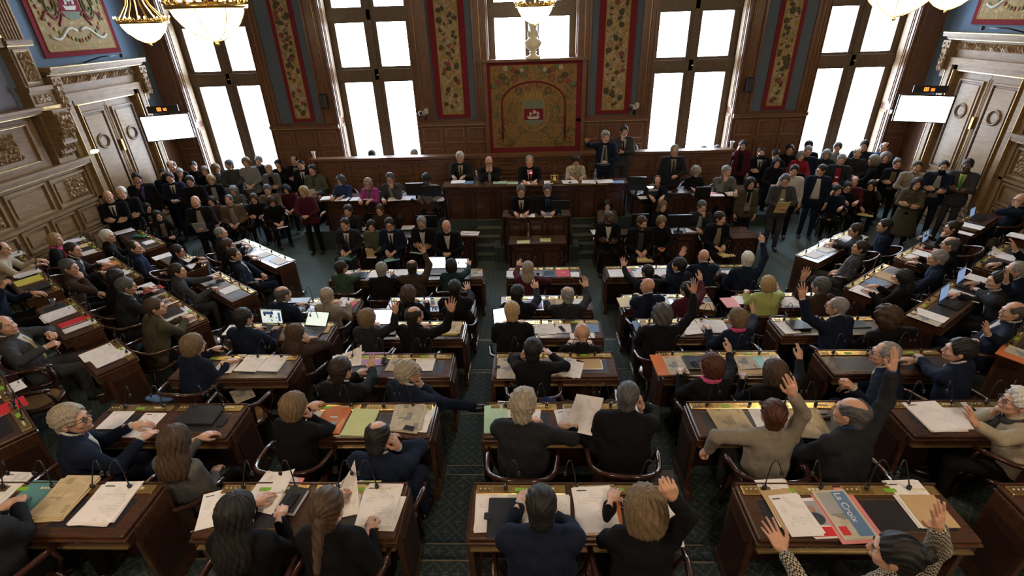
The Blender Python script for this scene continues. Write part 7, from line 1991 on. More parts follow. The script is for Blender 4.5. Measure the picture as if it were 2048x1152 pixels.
I('sheets', 1142, 736, R2 - .0, -22, 'white papers fanned under the tan envelope, centre column', .20, .28, n=4, fan=9)
I('phone', 1119, 733, R2 + .014, 4, 'small black phone on papers of the centre column', .05, .10)
I('envelope', 1180, 729, R2, 0, 'large pale envelope on the bare right part of centre desk', .26, .17, n=2)
I('phone', 996, 735, R2, 0, 'small black box at the left end of the centre desk', .05, .05)
I('folder', 1332, 730, R2, 2, 'bright orange folder under a newspaper, right column', .26, .36, c='orange')
I('news', 1350, 731, R2 + .010, 4, 'newspaper lying on the bright orange folder', .20, .30, n=3)
I('laptop', 1396, 727, R2, 0, 'closed dark laptop before the pink scarf auburn woman', .30, .22, closed=1)
I('phone', 1391, 729, R2 + .026, 20, 'black keyboard phone on the closed dark laptop', .06, .11)
I('news', 1490, 724, R2, 3, 'newspaper with large headline between two raised hands', .20, .26, n=3)
I('folder', 1520, 722, R2, 2, 'light blue folder strip by the headline newspaper', .10, .26, c='cyan', n=1)
I('sheets', 1545, 720, R2, 0, 'typed white page above the brown bobbed womans head', .18, .2, n=2)
I('envelope', 1500, 742, R2, 2, 'tan envelope under the headline newspaper', .26, .12, n=2)
I('envelope', 1460, 722, R2, 8, 'crumpled tan paper behind the auburn bobs arm', .2, .22, n=1)
# fourth row
I('laptop', 538, 659, R3, -4, 'open laptop showing a social web page, man in navy typing', .31, .22, scr=page, web=1, open=100)
I('laptop', 622, 665, R3, -8, 'open laptop with pale screen before the long brown-haired woman', .32, .23, scr=page, open=140)
I('envelope', 648, 655, R3, 3, 'tan papers at the right of the second laptop', .18, .26, n=3)
I('sheets', 468, 660, R3, 4, 'papers left of the navy typist', .2, .24, n=4)
I('laptop', 768, 662, R3, 2, 'open laptop with white screen beside the wavy blond woman', .34, .24, open=100)
I('sheets', 812, 664, R3, 0, 'white sheet between the wavy blond woman and balding man', .20, .26, n=2)
I('folder', 900, 658, R3, -2, 'yellow folder edge beneath old papers by the aisle', .24, .30, c='yellow')
I('oldnews', 906, 656, R3 + .010, -3, 'old papers stacked on the yellow folder by the aisle', .20, .28, n=5)
I('laptop', 1016, 658, R3, 16, 'open laptop with white screen left of the straw-blond person', .33, .24, open=100)
I('sheets', 1088, 656, R3, 4, 'loose papers in the middle of the centre desk, fourth row', .24, .28, n=3, fan=8)
I('sheets', 1126, 655, R3, 3, 'white page beneath the dark remote, fourth row', .20, .24, n=2)
I('remote', 1124, 658, R3 + .005, 24, 'dark remote-like handset lying on the white page', .05, .14)
I('folder', 1182, 655, R3, -2, 'slate blue folder right of the bald mans head', .20, .22, c='blue', n=1)
I('blank', 1165, 672, R3, 2, 'papers under the bent bald man', .30, .12, n=2)
I('folder', 1282, 652, R3, 2, 'blue-grey folder at the aisle end, right column fourth row', .18, .24, c='blue', n=2)
I('phone', 1287, 652, R3 + .006, 10, 'dark pouch on the blue-grey folder', .08, .10)
I('sheets', 1380, 656, R3, 10, 'left white pile of two before the pink scarf blond woman', .24, .30, n=6)
I('sheets', 1425, 654, R3, -2, 'right white pile of two before the pink scarf blond woman', .34, .28, n=6)
I('sheets', 1575, 655, R3, 6, 'papers under the closed black notebook, right outer column', .20, .28, n=3)
I('laptop', 1597, 652, R3 + .008, 4, 'closed black notebook under a resting hand, right outer column', .24, .20, closed=1)
I('tablet', 1716, 649, R3, 2, 'tablet with grey screen left of curly brown-haired person', .24, .17, scr=flat('grey_glass', (.12, .15, .18), .1))
I('folder', 1708, 637, R3, 0, 'thin yellow strip folder behind the tablet', .26, .04, c='yellow', n=1)
# fifth row
I('laptop', 598, 603, R4, 2, 'closed dark laptop before the balding grey man', .34, .16, closed=1)
I('sheets', 560, 603, R4, 0, 'white papers on the left of the closed dark laptop', .2, .2, n=2)
I('sheets', 640, 603, R4, 4, 'white papers left of the beige-grey cardigan', .18, .22, n=3)
I('sheets', 690, 605, R4, -8, 'white papers at the right of the beige-grey cardigan', .22, .26, n=5)
I('folder', 706, 608, R4, -10, 'red and blue folder spines by the white papers, fifth row', .08, .26, c='red', n=2)
I('sheets', 862, 606, R4, 4, 'papers by the water glass, fifth row', .24, .22, n=3)
I('glass', 866, 608, R4, 0, 'glass of water in front of the black-haired aisle sitter')
I('sheets', 1018, 602, R4, 0, 'papers at the left end of the centre desk, fifth row', .22, .24, n=3)
I('folder', 1072, 607, R4, 3, 'violet folder next to the unfolded newspaper', .17, .28, c='purple')
I('oldnews', 1108, 605, R4, 0, 'unfolded newspaper held by the greying balding man', .34, .34, n=2)
I('sheets', 1155, 601, R4, 0, 'white page to the right of the unfolded newspaper', .26, .2, n=2)
I('folder', 1252, 605, R4, 4, 'manila folder under the shaven-headed mans elbow', .22, .28, c='manila')
I('sheets', 1330, 606, R4, 0, 'white page between shaven-headed man and maroon woman', .14, .26, n=2)
I('envelope', 1412, 612, R4, -10, 'tan envelope with white sheet, behind dark curly-haired person', .2, .22, n=2)
I('phone', 1404, 607, R4 + .006, 6, 'small blue packet on the tan envelope', .07, .04)
I('folder', 1460, 606, R4, 4, 'pale pink file left of the lime green jacket', .2, .28, c='pink', n=6)
I('sheets', 1482, 600, R4, 6, 'white papers held by the woman in lime green', .2, .24, n=4)
I('sheets', 1578, 603, R4, -2, 'white papers right of the lime green jacket', .26, .26, n=3)
# front row
I('sheets', 700, 547, R5, 2, 'papers left of the dark tablet, front row', .24, .26, n=4)
I('tablet', 716, 551, R5 + .004, 6, 'large dark tablet with bluish glass, front row left', .3, .24, scr=flat('bluish_glass', (.08, .12, .16), .08))
I('sheets', 752, 548, R5, 2, 'white sheets left of the silver-haired man', .22, .28, n=3)
I('sheets', 800, 546, R5, -4, 'white sheets between silver-haired man and brown jacket', .3, .26, n=4)
I('laptop', 873, 545, R5, 0, 'open laptop with white screen, right of the brown jacket man', .34, .24, open=100)
I('laptop', 922, 543, R5, -4, 'open laptop with white screen behind the teal top woman', .24, .2, open=100)
I('news', 953, 546, R5, 6, 'colourful magazine pages at the aisle end, front row', .2, .28, n=2)
I('sheets', 1024, 548, R5, 0, 'printed pages left of the burgundy woman', .2, .24, n=2)
I('tablet', 1098, 548, R5, 2, 'glossy bluish plastic sleeve, centre front desk', .24, .26, scr=flat('bluish_glass', (.08, .12, .16), .08))
I('folder', 1126, 547, R5, 2, 'raspberry red folder with white label, centre front desk', .22, .26, c='red', label=1, n=6)
I('sheets', 1150, 549, R5, -3, 'white page at the right end of the centre front desk', .14, .18, n=2)
I('sheets', 1232, 548, R5, 2, 'tall paper pile at the aisle corner, front right desk', .24, .28, n=10)
I('book', 1254, 545, R5, -10, 'small dark red notebook, front right desk', .12, .14, c='red')
I('sheets', 1280, 548, R5, 4, 'cream sheets near the pink-collared woman', .22, .24, n=2)
I('folder', 1345, 552, R5, -4, 'turquoise sheet beside the dark-haired man in navy', .12, .24, c='cyan', n=1)
I('sheets', 1322, 548, R5, -4, 'white sheets left of the turquoise one', .2, .26, n=3)
I('sheets', 1380, 548, R5, 2, 'white sheets between the two navy suits, front right', .2, .22, n=3)
I('sheets', 1466, 548, R5, 6, 'white papers left of the white-haired man, front right', .3, .26, n=5)
# left wing
WL, WR_ = -36, 36
I('blank', 503, 491, .75, WL, 'bright sheet at the far end of the glaring desk', .34, .26, n=2)
I('sheets', 532, 508, .75, WL, 'typed sheets in the middle of the glaring desk', .24, .30, n=3)
I('sheets', 562, 520, .75, WL, 'large bright sheet at the near end of the glaring desk', .36, .30, n=3)
I('sheets', 462, 578, .99, WL, 'white page beside the grey-suited mans hands', .24, .30, n=2)
I('phone', 440, 562, .99, WL - 20, 'dark device gripped by the grey-suited man', .08, .14)
I('sheets', 325, 513, .99, WL, 'white pages left of the dark woman in black', .22, .30, n=3)
I('sheets', 378, 520, .99, WL, 'upper white page right of the dark woman in black', .2, .28, n=3)
I('blank', 389, 531, .99, WL, 'lower white page right of the dark woman in black', .2, .28, n=2)
I('sheets', 248, 463, .99, WL, 'upper white sheets behind the green case', .26, .34, n=3)
I('case', 280, 475, .99, -10, 'long dark green pen case on the far left desk', .30, .10, c='dgreen')
I('blank', 303, 483, .99, WL, 'cream sheets next to the green case', .22, .28, n=3)
I('sheets', 285, 575, 1.23, WL, 'white sheets behind the red papers', .2, .3, n=3)
I('folder', 303, 580, 1.23, WL, 'pinkish red folder beside the charcoal-suited man', .18, .3, c='red', n=3)
I('book', 312, 590, 1.23, WL, 'dark notebook over the white sheets, left wing', .18, .24)
I('sheets', 332, 606, 1.23, WL, 'white sheets between dark notebook and tablet', .22, .26, n=3)
I('sheets', 352, 628, 1.23, WL, 'white sheets under the dark tablet, olive jacket desk', .26, .34, n=4)
I('tablet', 345, 627, 1.24, WL, 'dark tablet before the man in olive jacket', .18, .25)
I('blank', 372, 641, 1.23, WL, 'white sheet under the olive jacket mans hand', .22, .30, n=2)
I('blank', 212, 521, 1.23, WL, 'pale blue sheet above the orange folder', .2, .26, n=2)
I('folder', 217, 530, 1.23, WL, 'orange folder beneath the suited mans hands, left wing', .26, .26, c='orange')
I('sheets', 238, 548, 1.23, WL, 'typed papers next to the orange folder, left wing', .26, .32, n=4)
I('sheets', 150, 481, 1.23, WL, 'white papers closest to the panelled wall, left wing', .24, .34, n=4)
I('folder', 170, 491, 1.23, WL, 'yellowish folder between white papers by the wall', .2, .28, c='manila', n=3)
I('sheets', 182, 504, 1.23, WL, 'typed papers right of the yellowish folder by the wall', .22, .28, n=3)
I('folder', 58, 562, 1.47, WL, 'bright yellow folder with papers on top, left wing', .28, .32, c='yellow')
I('sheets', 52, 547, 1.483, WL, 'white papers lying on the bright yellow folder', .22, .30, n=4, fan=9)
I('laptop', 80, 575, 1.47, WL, 'closed dark case beside the bright yellow folder', .26, .24, closed=1)
I('sheets', 22, 512, 1.47, WL, 'grey files piled at the left edge', .26, .32, n=9)
I('sheets', 117, 629, 1.47, WL, 'two typed sheets above the bright red folder', .28, .34, n=4, fan=8)
I('folder', 150, 643, 1.47, WL, 'bright red folder on the left wing desk', .16, .33, c='red')
I('blank', 160, 653, 1.47, WL, 'white booklet along the bright red folder', .13, .33, n=5)
I('glass', 110, 610, 1.47, 0, 'clear drinking glass above the red folder desk')
I('sheets', 197, 705, 1.47, WL, 'left printed sheets on the single slanting desk', .24, .32, n=4)
I('sheets', 222, 715, 1.47, WL, 'right printed sheets on the single slanting desk', .24, .34, n=4)
I('sheets', 8, 783, 1.71, WL, 'printed paper at the left edge, upper of two', .22, .3, n=2)
I('folder', 12, 818, 1.71, WL, 'white file with red edge at the left edge', .2, .3, c='red', n=4)
# right wing
for (u, v, r_, lab) in ((1622, 508, 0, 'nearest white papers on the long right wing desk'), (1645, 497, .0, 'white papers in the middle of the long right wing desk'), (1662, 486, 0, 'typed sheets left of the grey-jacketed reader'), (1690, 474, 0, 'white sheets at the far end of the long right wing desk')):
    I('sheets', u, v, .75, WR_, lab, .28, .30, n=3, fan=8)
I('sheets', 1728, 583, .99, WR_, 'papers at the near corner beside the blue folder', .28, .30, n=4)
I('folder', 1752, 566, .99, 20, 'dark blue folder before the woman with long black hair', .24, .24, c='blue', n=1)
I('envelope', 1775, 553, .99, WR_, 'tan folder behind the long black-haired woman', .26, .30, n=2)
I('sheets', 1822, 514, .99, WR_, 'near white papers beside the pink folder, right wing', .24, .36, n=3)
I('sheets', 1838, 506, .99, WR_, 'far white papers beside the pink folder, right wing', .24, .34, n=3)
I('folder', 1856, 498, .99, WR_, 'pink folder with a dark case lying on it', .22, .34, c='pink', n=3)
I('case', 1855, 498, .999, -10, 'small dark spectacle case on the pink folder', .16, .06, c='black')
I('laptop', 1862, 488, .99, WR_, 'small laptop seen edge-on behind the pink folder', .26, .2, scr=scr3, open=100)
I('sheets', 1942, 452, .99, WR_, 'upper white typed sheets below the right wall panels', .26, .36, n=3)
I('sheets', 1928, 466, .99, WR_, 'lower white sheet below the right wall panels', .16, .28, n=2)
I('laptop', 1955, 438, .99, WR_, 'laptop on the farthest right wing desk', .28, .2, scr=scr3, open=100)
I('sheets', 1862, 632, 1.23, WR_, 'white sheet over a newspaper, near corner of right wing desk', .20, .34, n=2, dz=.008)
I('news', 1850, 637, 1.23, WR_, 'newspaper beneath the white sheet, right wing corner', .2, .34, n=3)
I('laptop', 1905, 608, 1.23, WR_, 'nearer of two open laptops on the right wing desk', .31, .22, scr=scr3, open=100)
I('sheets', 1930, 592, 1.23, WR_, 'pinkish typed papers between the two open laptops', .2, .36, n=4)
I('laptop', 1938, 572, 1.23, WR_, 'farther of two open laptops, reached by the smiling man', .31, .22, scr=scr3, open=100)
I('sheets', 1962, 560, 1.23, WR_, 'typed papers behind the farther open laptop', .24, .34, n=3)
I('laptop', 1990, 530, 1.23, WR_, 'closed black case on the upper right wing desk', .32, .24, closed=1)
I('blank', 1972, 530, 1.23, WR_, 'small white sheet beside the closed black case', .12, .2, n=1)
I('sheets', 2005, 512, 1.23, WR_, 'crumpled white papers at the upper right edge', .26, .3, n=3, curl=.1, fan=9)
I('sheets', 2040, 474, 1.23, WR_, 'stacked white envelopes at the right edge', .24, .3, n=8)
I('folder', 2034, 712, 1.47, WR_, 'orange folder under newspaper at the right edge', .26, .3, c='orange')
I('news', 2046, 708, 1.482, WR_, 'newspaper on the orange folder at the right edge', .18, .28, n=2)
# rostrum
I('sheets', 916, 364, 1.53, 0, 'white sheets before the white-haired man of the presiding desk', .30, .24, n=3)
I('folder', 938, 365, 1.53, 0, 'blue and white leaflet next to the white sheets', .2, .22, c='blue', n=2)
I('bottle', 954, 366, 1.53, 0, 'blue-tinted water bottle on the left of the presiding desk')
I('folder', 1000, 365, 1.53, 0, 'left of two pale green papers on the presiding desk', .3, .2, c='green', n=1)
I('folder', 1025, 366, 1.53, 0, 'right of two pale green papers on the presiding desk', .24, .18, c='green', n=1)
I('sheets', 1058, 366, 1.53, 0, 'white paper before the speaking president', .36, .2, n=2)
I('sheets', 1097, 365, 1.53, 0, 'papers under the brass bell stand', .2, .24, n=3)
I('sheets', 1140, 364, 1.53, 6, 'papers before the bowed woman', .34, .26, n=4)
I('sheets', 1178, 364, 1.53, -6, 'papers between bowed woman and water bottle', .3, .26, n=4)
I('sheets', 1210, 363, 1.53, 4, 'papers at the right part of the presiding desk', .36, .24, n=4)
I('folder', 1236, 364, 1.53, 0, 'dark blue folder at the right end of the presiding desk', .26, .2, c='blue', n=3)
I('bottle', 1190, 364, 1.53, 0, 'clear water bottle on the right of the presiding desk')
t = empty('desk_bell', tuple(spot(1109, 364, 1.545))); tag(t, 'ornate brass bell stand on the presiding desk', 'bell')
q = MB(); q.box(-.10, .10, -.07, .07, 0, .02, brass_dk); q.build('base', t)
q = MB()
for sx in (-1, 1):
    for sy in (-1, 1): q.tube([(sx * .075, sy * .05, .02), (sx * .075, sy * .05, .15)], .007, brass, 6)
q.tube([(-.08, 0, .15), (.08, 0, .15)], .008, brass, 6); q.build('frame', t)
q = MB(); q.lathe([(.055, .045), (.045, .06), (.038, .10), (.02, .125), (.008, .13), (.008, .17), (.014, .18), (.001, .19)], brass, 16); q.build('bell', t)
led = emit('red_led', (1.0, .03, .06), 9.0)
for (u, v, zt, lab, on) in ((1062, 366, 1.53, 'gooseneck microphone glowing red before the presiding man', 1), (1048, 430, 1.11, 'gooseneck microphone before the man with joined hands', 0), (973, 366, 1.53, 'gooseneck microphone before the bald man at the presiding desk', 0), (1140, 366, 1.53, 'gooseneck microphone before the bowed woman', 0),
                            (671, 393, 1.24, 'gooseneck microphone before the curly woman in blue', 0), (762, 393, 1.24, 'gooseneck microphone between magenta top and grey jacket', 0), (1382, 382, 1.24, 'gooseneck microphone before the curly light-haired writer', 0)):
    q = MB(); q.lathe([(.001, .02), (.035, .018), (.04, 0)], blackp, 12); pts = [(0, .04 * math.sin(a), .02 + .10 * a) for a in np.linspace(0, 2.0, 7)]; q.tube(pts, .0045, blackp, 6); q.ball(pts[-1], .014, blackp, 8, 6, (1, 1, 1.6))
    o = q.build('microphone', None, tuple(spot(u, v, zt + .002))); tag(o, lab, 'microphone', 'gooseneck microphones of the rostrum')
    if on: q = MB(); q.tube([(pts[-1][0] - .03, pts[-1][1], pts[-1][2]), (pts[-1][0] + .03, pts[-1][1], pts[-1][2])], .016, led, 8); q.build('red_ring', o)
I('blank', 1055, 431, 1.11, 0, 'white sheets under the joined hands at the speakers desk', .30, .2, n=2)
I('folder', 1092, 429, 1.11, 0, 'dark blue folder before the bespectacled man', .22, .24, c='blue')
I('blank', 1096, 434, 1.118, 0, 'narrow white sheet at the front edge of the speakers desk', .16, .04, n=1)
I('monitor', 1120, 428, 1.11, 0, 'low black monitor at the right end of the speakers desk', .36, .2)
I('folder', 1047, 484, .74, 2, 'left lime green sheet on the low table', .26, .16, c='lime', n=1)
I('folder', 1091, 480, .74, 0, 'right lime green sheet on the low table', .22, .18, c='lime', n=1)
I('bottle', 1057, 473, .74, 0, 'small clear bottle standing behind the left lime green sheet')
for (u, v, lab, r_) in ((656, 396, 'white papers at the left end of the secretaries desk', 8), (684, 399, 'white papers before the woman in blue', -3), (715, 398, 'papers between blue and magenta tops', 0), (735, 397, 'white sheet under the magenta arms', 0), (790, 398, 'papers before the grey jacket with dark-rimmed glasses', 6), (812, 397, 'papers beside the tilted monitor', -8), (876, 399, 'white sheet near the light grey shirt', 0)):
    I('sheets', u, v, 1.24, r_, lab, .28, .24, n=4, fan=6)
I('monitor', 834, 399, 1.24, 0, 'tilted black monitor on the left secretaries desk', .44, .28)
I('monitor', 866, 401, 1.24, 0, 'second black monitor screening the light grey shirt', .40, .24)
I('monitor', 856, 464, .75, 0, 'black monitor behind the left ushers', .46, .28)
I('blank', 722, 458, .75, 0, 'white sheet on the low table between left sitters', .2, .22, n=2)
I('blank', 816, 455, .75, 0, 'white glossy sheet on the low table left of ushers', .26, .24, n=2)
t = I('blank', 939, 467, .75, -4, 'large white printed sheet with row of small pictures', .40, .22, n=2)
q = MB()
for k in range(6): q.ball((-.14 + k * .055, .01 * (-1) ** k, .0045), .022, pmat('grey') if k % 2 else pmat('purple'), 8, 4, (1, 1.3, .05))
q.build('printed_pictures', t)
I('monitor', 1272, 389, 1.24, -8, 'tall black monitor at the left of the right secretaries desk', .40, .30)
I('sheets', 1290, 395, 1.24, 8, 'white papers beneath the tall black monitor', .28, .2, n=3)
q = MB(); q.bbox(-.12, .12, -.09, .09, 0, .20, blackp, .01); q.box(-.10, .10, -.10, -.09, .14, .19, pmat('grey')); o = q.build('printer', None, tuple(spot(1303, 392, 1.24)), .05); tag(o, 'small black box device with pale top left of the telephone', 'printer')
t = empty('telephone', tuple(spot(1335, 388, 1.242)), 0); tag(t, 'black office telephone on the right secretaries desk', 'telephone')
q = MB(); q.bbox(-.16, .12, -.09, .09, 0, .045, blackp, .01); q.build('base', t); q = MB(); q.tube([(-.13, -.06, .06), (-.13, .06, .06)], .02, blackp, 8); q.build('handset', t); q = MB(); q.box(-.06, .08, -.05, .05, .045, .048, pmat('grey')); q.build('keypad', t)
I('laptop', 1400, 391, 1.24, 180, 'black laptop turned away before the curly light-haired writer', .34, .24, scr=scr3, open=100)
I('folder', 1424, 389, 1.24, 4, 'pink papers left of the black camera', .26, .26, c='pink', n=4)
I('sheets', 1436, 391, 1.24, 0, 'white papers under the pink ones', .24, .16, n=2, dz=.01)
I('folder', 1466, 389, 1.24, -6, 'yellowish folder with white papers, end of right secretaries desk', .28, .24, c='manila')
I('sheets', 1462, 387, 1.252, 6, 'white papers on the yellowish folder', .22, .2, n=3)
q = MB(); q.bbox(-.06, .06, -.03, .03, 0, .07, blackp, .015); q.tube([(0, -.03, .035), (0, -.08, .035)], .03, blackp, 10); o = q.build('camera', None, tuple(spot(1442, 387, 1.242)), .3); tag(o, 'black photo camera standing on the right secretaries desk', 'camera')
I('monitor', 1278, 462, .75, 0, 'thin black monitor above the right ushers shoulder', .36, .28)
I('monitor', 1356, 464, .75, 0, 'wide black monitor between two sitters, right of centre', .50, .28)
I('blank', 1296, 463, .75, 0, 'white sheets between bearded man and blond woman', .14, .28, n=2)
I('sheets', 1385, 461, .75, -8, 'writing paper of the man with hand on chin', .26, .22, n=3)
I('sheets', 1193, 464, .75, 10, 'printed leaflet at the right ushers elbow', .2, .26, n=2)

# held things: each rests in the hands of its person
def held(key, s, w, h, c, lab, tilt=55, th=.012, off=(0, 0, 0), name='folder', cat='folder', spin=0.0, out=.07):
    p = hand_spot(key, s, out); yaw = PEOPLE[key]['yaw']
    q = MB(); q.box(-w / 2, w / 2, -h / 2, h / 2, 0, th, pmat(c) if isinstance(c, str) else c)
    o = q.build(name, None); R = Matrix.Rotation(yaw + spin, 4, 'Z') @ Matrix.Rotation(math.radians(tilt), 4, 'X')
    o.matrix_world = Matrix.Translation(Vector(p) + Matrix.Rotation(yaw, 4, 'Z') @ Vector(off)) @ R
    return tag(o, lab, cat)


held('s1', 1, .30, .24, 'teal', 'files on the violet-tied mans lap', 4, .03, (-.10, .05, -.07))
held('s2', -1, .16, .22, 'manila', 'upright cream notebook held by olive cardigan woman', 75, .01, (.02, .05, .03), 'notebook', 'notebook')
held('s2', 1, .20, .08, blank_p, 'white papers on the olive cardigan womans lap', 5, .02, (-.05, .06, -.06), 'papers', 'papers')
held('s3', 1, .30, .24, 'cyan', 'pale green-blue folder on the bespectacled mans knees', 8, .012, (-.10, .10, -.07), spin=.5)
held('s4', -1, .26, .2, 'green', 'pale green folder below the left ushers folded arms', 20, .008, (0, .08, -.14), spin=-.3)
held('s10', 1, .30, .24, 'manila', 'stack of files on the bearded mans knees', 3, .03, (-.10, .12, -.08))
held('s11', 1, .06, .11, 'red', 'red phone in the blond fringed womans hands', 60, .01, (0, .02, .02), 'mobile_phone', 'phone')
held('s11', 1, .34, .24, 'pink', 'pink and white files on the blond fringed womans lap', 2, .03, (-.05, .22, -.34))
held('s14', 1, .26, .28, 'manila', 'cream notebook on the knees of black jacket man', 6, .02, (-.12, .12, -.08), 'notebook', 'notebook')
held('g16', -1, .24, .32, 'manila', 'mustard yellow folder held by grey-blazered man', 62, .01, (.04, .03, .02))
held('g6', -1, .24, .28, 'black', 'black folder with white pages held by woman in red', 50, .02, (.02, .05, .06))
held('g9', -1, .24, .28, 'lime', 'green folder of the reading grey-haired woman', 60, .01, (.02, .06, .04))
held('g21', 1, .06, .09, blank_p, 'white paper cup held by woman with glasses', 0, .06, (0, .03, 0), 'paper_cup', 'cup')
held('g23', 1, .32, .24, 'manila', 'pale folder on the knees of the cheek-resting woman', 4, .012, (-.08, .14, -.07))
held('h15', 1, .22, .28, 'grey', 'grey-green folder held by bald man in black jacket', 60, .012, (0, .03, .05))
held('h16', 1, .26, .14, 'card', 'bright green card on the mauve tops lap', 6, .006, (-.08, .1, -.06))
held('h29', 1, .24, .17, scr2 if False else blank_p, 'white tablet on the bent womans knees', 10, .01, (-.08, .08, -.05), 'tablet', 'tablet')
held('h18', 1, .26, .2, blank_p, 'white papers held by the white-bloused woman', 20, .008, (-.04, .08, -.04), 'papers', 'papers')
held('h24', -1, .18, .24, blank_p, 'papers under the olive coat sleeve, partition end', 70, .012, (.06, .0, .0), 'papers', 'papers')
held('h6', 1, .24, .06, 'grey', 'rolled grey paper in the tall navy-suited mans hands', 10, .03, (-.08, .03, 0), 'rolled_paper', 'papers')
held('p7', -1, .30, .22, 'blue', 'dark open file held by the standing pointing man', 20, .012, (.02, .05, -.02))
held('n2', 1, .06, .11, 'black', 'dark phone in the blond womans outstretched hand', 40, .01, (0, .01, .02), 'mobile_phone', 'phone', out=.06)
held('c10', 1, .05, .10, 'grey', 'phone held up by the curly brown-haired person', 80, .01, (0, .02, .02), 'mobile_phone', 'phone')
held('e1', 1, .05, .11, 'black', 'phone in the burgundy womans right hand', 75, .01, (0, .02, .03), 'mobile_phone', 'phone')
q = MB(); q.tube([(0, 0, -.05), (0, 0, .09)], .0045, flat('blue_pen', (.04, .05, .20), .3), 8); o = q.build('pen', None, tuple(hand_spot('n3', 1, .09))); o.rotation_euler = (.5, .3, 0); tag(o, 'blue pen in the writing hand of the ponytailed woman', 'pen')

# chairs without a sitter, bags and coats
chair_at(-4.86, 6.05, .24, -.5, 'empty cane armchair standing in the aisle of the left wing')
chair_at(-3.05, 3.95, .72, 0, 'empty armchair behind the outer left desk, magazine on its seat')
chair_at(-5.55, 4.25, .72, -.9, 'empty armchair with pale cushion by the single slanting desk')
chair_at(.56, 3.95, .72, 0, 'armchair covered by a brown coat, centre column')
t = empty('coat', (.62, 3.80, 1.50)); tag(t, 'dark brown quilted coat draped over a centre column armchair', 'coat')
def coatf(P): return smin(ell(P, (0, 0, 0), (.34, .10, .055)), rcone(P, (-.25, -.04, -.02), (.30, -.06, -.12), .06, .05), .04) + .010 * np.sin(P[:, 0] * 42 + P[:, 1] * 30) + .006 * np.sin(P[:, 1] * 70 + P[:, 0] * 25)
V_, Q_ = nets(coatf, (-.42, -.22, -.25), (.42, .2, .15), .014); link_mesh('quilted_cloth', V_, Q_, [clothcol('brown')], None, True, t)
t.location = (.55, 3.70, 1.50)
V_, Q_ = nets(lambda P: ell(P, (0, 0, .02), (.09, .07, .05)) + .006 * np.sin(P[:, 0] * 60) * np.sin(P[:, 1] * 50), (-.12, -.1, -.05), (.12, .1, .1), .012)
o = link_mesh('glove', V_, Q_, [clothcol('blue')]); o.location = (.14, 3.74, 1.50); tag(o, 'bright blue cloth glove beside the brown quilted coat', 'glove')
I('news', 486, 788, 1.20, 40, 'glossy magazine on the empty armchair, outer left', .2, .28, n=3)
V_, Q_ = nets(lambda P: ell(P, (0, 0, 0), (.16, .06, .03)) + .004 * np.sin(P[:, 0] * 50), (-.2, -.1, -.06), (.2, .1, .06), .012)
o = link_mesh('blue_scarf', V_, Q_, [fabric('cloth_sky', (.10, .20, .42))]); o.location = tuple(spot(322, 796, 1.47)); tag(o, 'rolled light blue scarf behind the profile mans desk', 'scarf')
V_, Q_ = nets(lambda P: smin(rcone(P, (0, 0, 0), (0, 0, .12), .10, .03), rcone(P, (0, 0, .10), (0, 0, .20), .02, .012), .02) + .004 * np.sin(P[:, 0] * 80), (-.14, -.14, -.05), (.14, .14, .25), .012)
o = link_mesh('white_bag', V_, Q_, [fabric('cloth_white', (.66, .64, .62))]); o.location = tuple(spot(1497, 498, .10)); tag(o, 'small white bag tied at the top on the floor, right staff table', 'bag')
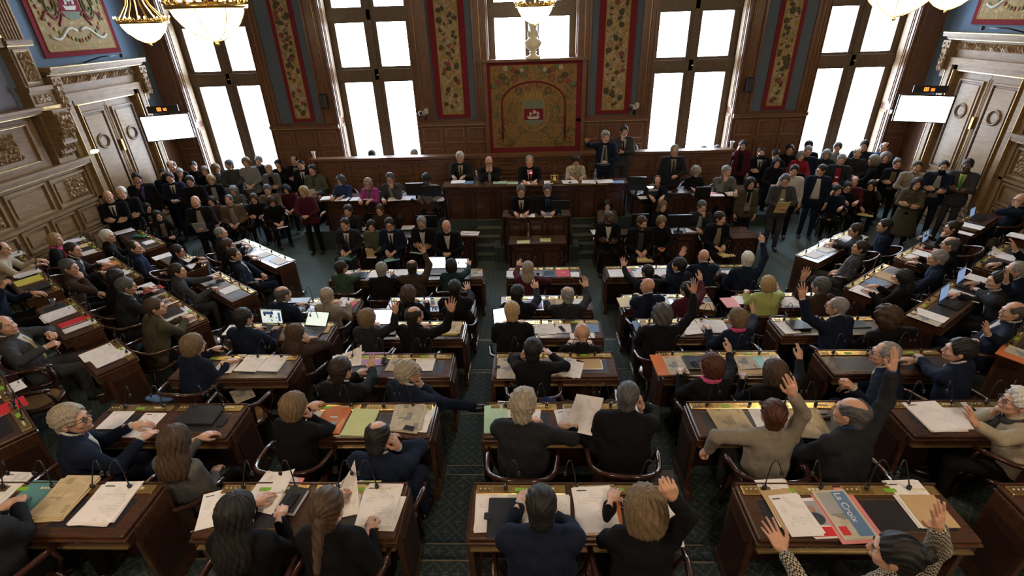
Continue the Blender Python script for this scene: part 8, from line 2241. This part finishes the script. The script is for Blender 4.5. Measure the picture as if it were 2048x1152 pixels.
# the marble bust over the tapestry
t = empty('bust', (.12, 13.28, 3.90)); tag(t, 'pale marble bust of a veiled woman above the central tapestry', 'bust')
marble = flat('marble', (.66, .60, .44), .45, 0, .4, .08, 12)
def bustf(P):
    d = ell(P, (0, 0, .66), (.085, .10, .12)); d = smin(d, rcone(P, (0, 0, .42), (0, 0, .60), .065, .055), .04)
    d = smin(d, ell(P, (0, .0, .33), (.20, .12, .13)), .07); d = smin(d, rcone(P, (0, 0, .15), (0, 0, .28), .05, .13), .05)
    d = smin(d, ell(P, (0, .05, .70), (.115, .10, .13)), .02); d = smin(d, ell(P, (0, .06, .52), (.13, .07, .16)), .04)
    d = smin(d, rcone(P, (0, -.095, .67), (0, -.11, .64), .010, .014), .01)
    return d + .004 * np.sin(P[:, 0] * 50 + P[:, 2] * 20)
V_, Q_ = nets(bustf, (-.28, -.2, .05), (.28, .24, .88), .013); link_mesh('figure', V_, Q_, [marble], None, True, t)
q = MB(); q.lathe([(.001, .17), (.10, .165), (.07, .12), (.09, .09), (.13, .07), (.13, .06)], marble, 20); q.bbox(-.17, .17, -.13, .13, 0, .06, marble, .01); q.build('socle', t)

# ------------------------------------------------------------------ light
w = bpy.data.worlds.new('sky'); scene.world = w; w.use_nodes = True; nt = w.node_tree
bg = nt.nodes['Background']; tc = nt.nodes.new('ShaderNodeTexCoord'); sp = nt.nodes.new('ShaderNodeSeparateXYZ'); nt.links.new(tc.outputs['Generated'], sp.inputs[0])
nt.links.new(ramp(nt, mathn(nt, 'MULTIPLY_ADD', sp.outputs[2], .5, .5), [(.35, (.66, .78, .98)), (.55, (.76, .87, 1.0)), (1.0, (.58, .76, 1.0))]), bg.inputs[0])
bg.inputs[1].default_value = SKY
for (x, y, z, e, col, sz) in LAMPS:
    li = bpy.data.lights.new('hall_lamp', 'POINT'); li.energy = e; li.color = col; li.shadow_soft_size = sz
    o = bpy.data.objects.new('hall_lamp', li); COL.objects.link(o); o.location = (x, y, z)
scene.view_settings.view_transform = 'Standard'; scene.view_settings.look = 'None'
scene.view_settings.exposure = EXPO; scene.view_settings.gamma = 1.0; scene.view_settings.use_curve_mapping = False
cy = scene.cycles
cy.use_denoising = True
try: cy.denoiser = 'OPENIMAGEDENOISE'
except Exception: pass
cy.max_bounces = 6; cy.diffuse_bounces = 3; cy.glossy_bounces = 3; cy.transparent_max_bounces = 6
cy.use_adaptive_sampling = True; cy.adaptive_threshold = .02
cy.sample_clamp_indirect = 6.0
cy.caustics_reflective = False; cy.caustics_refractive = False
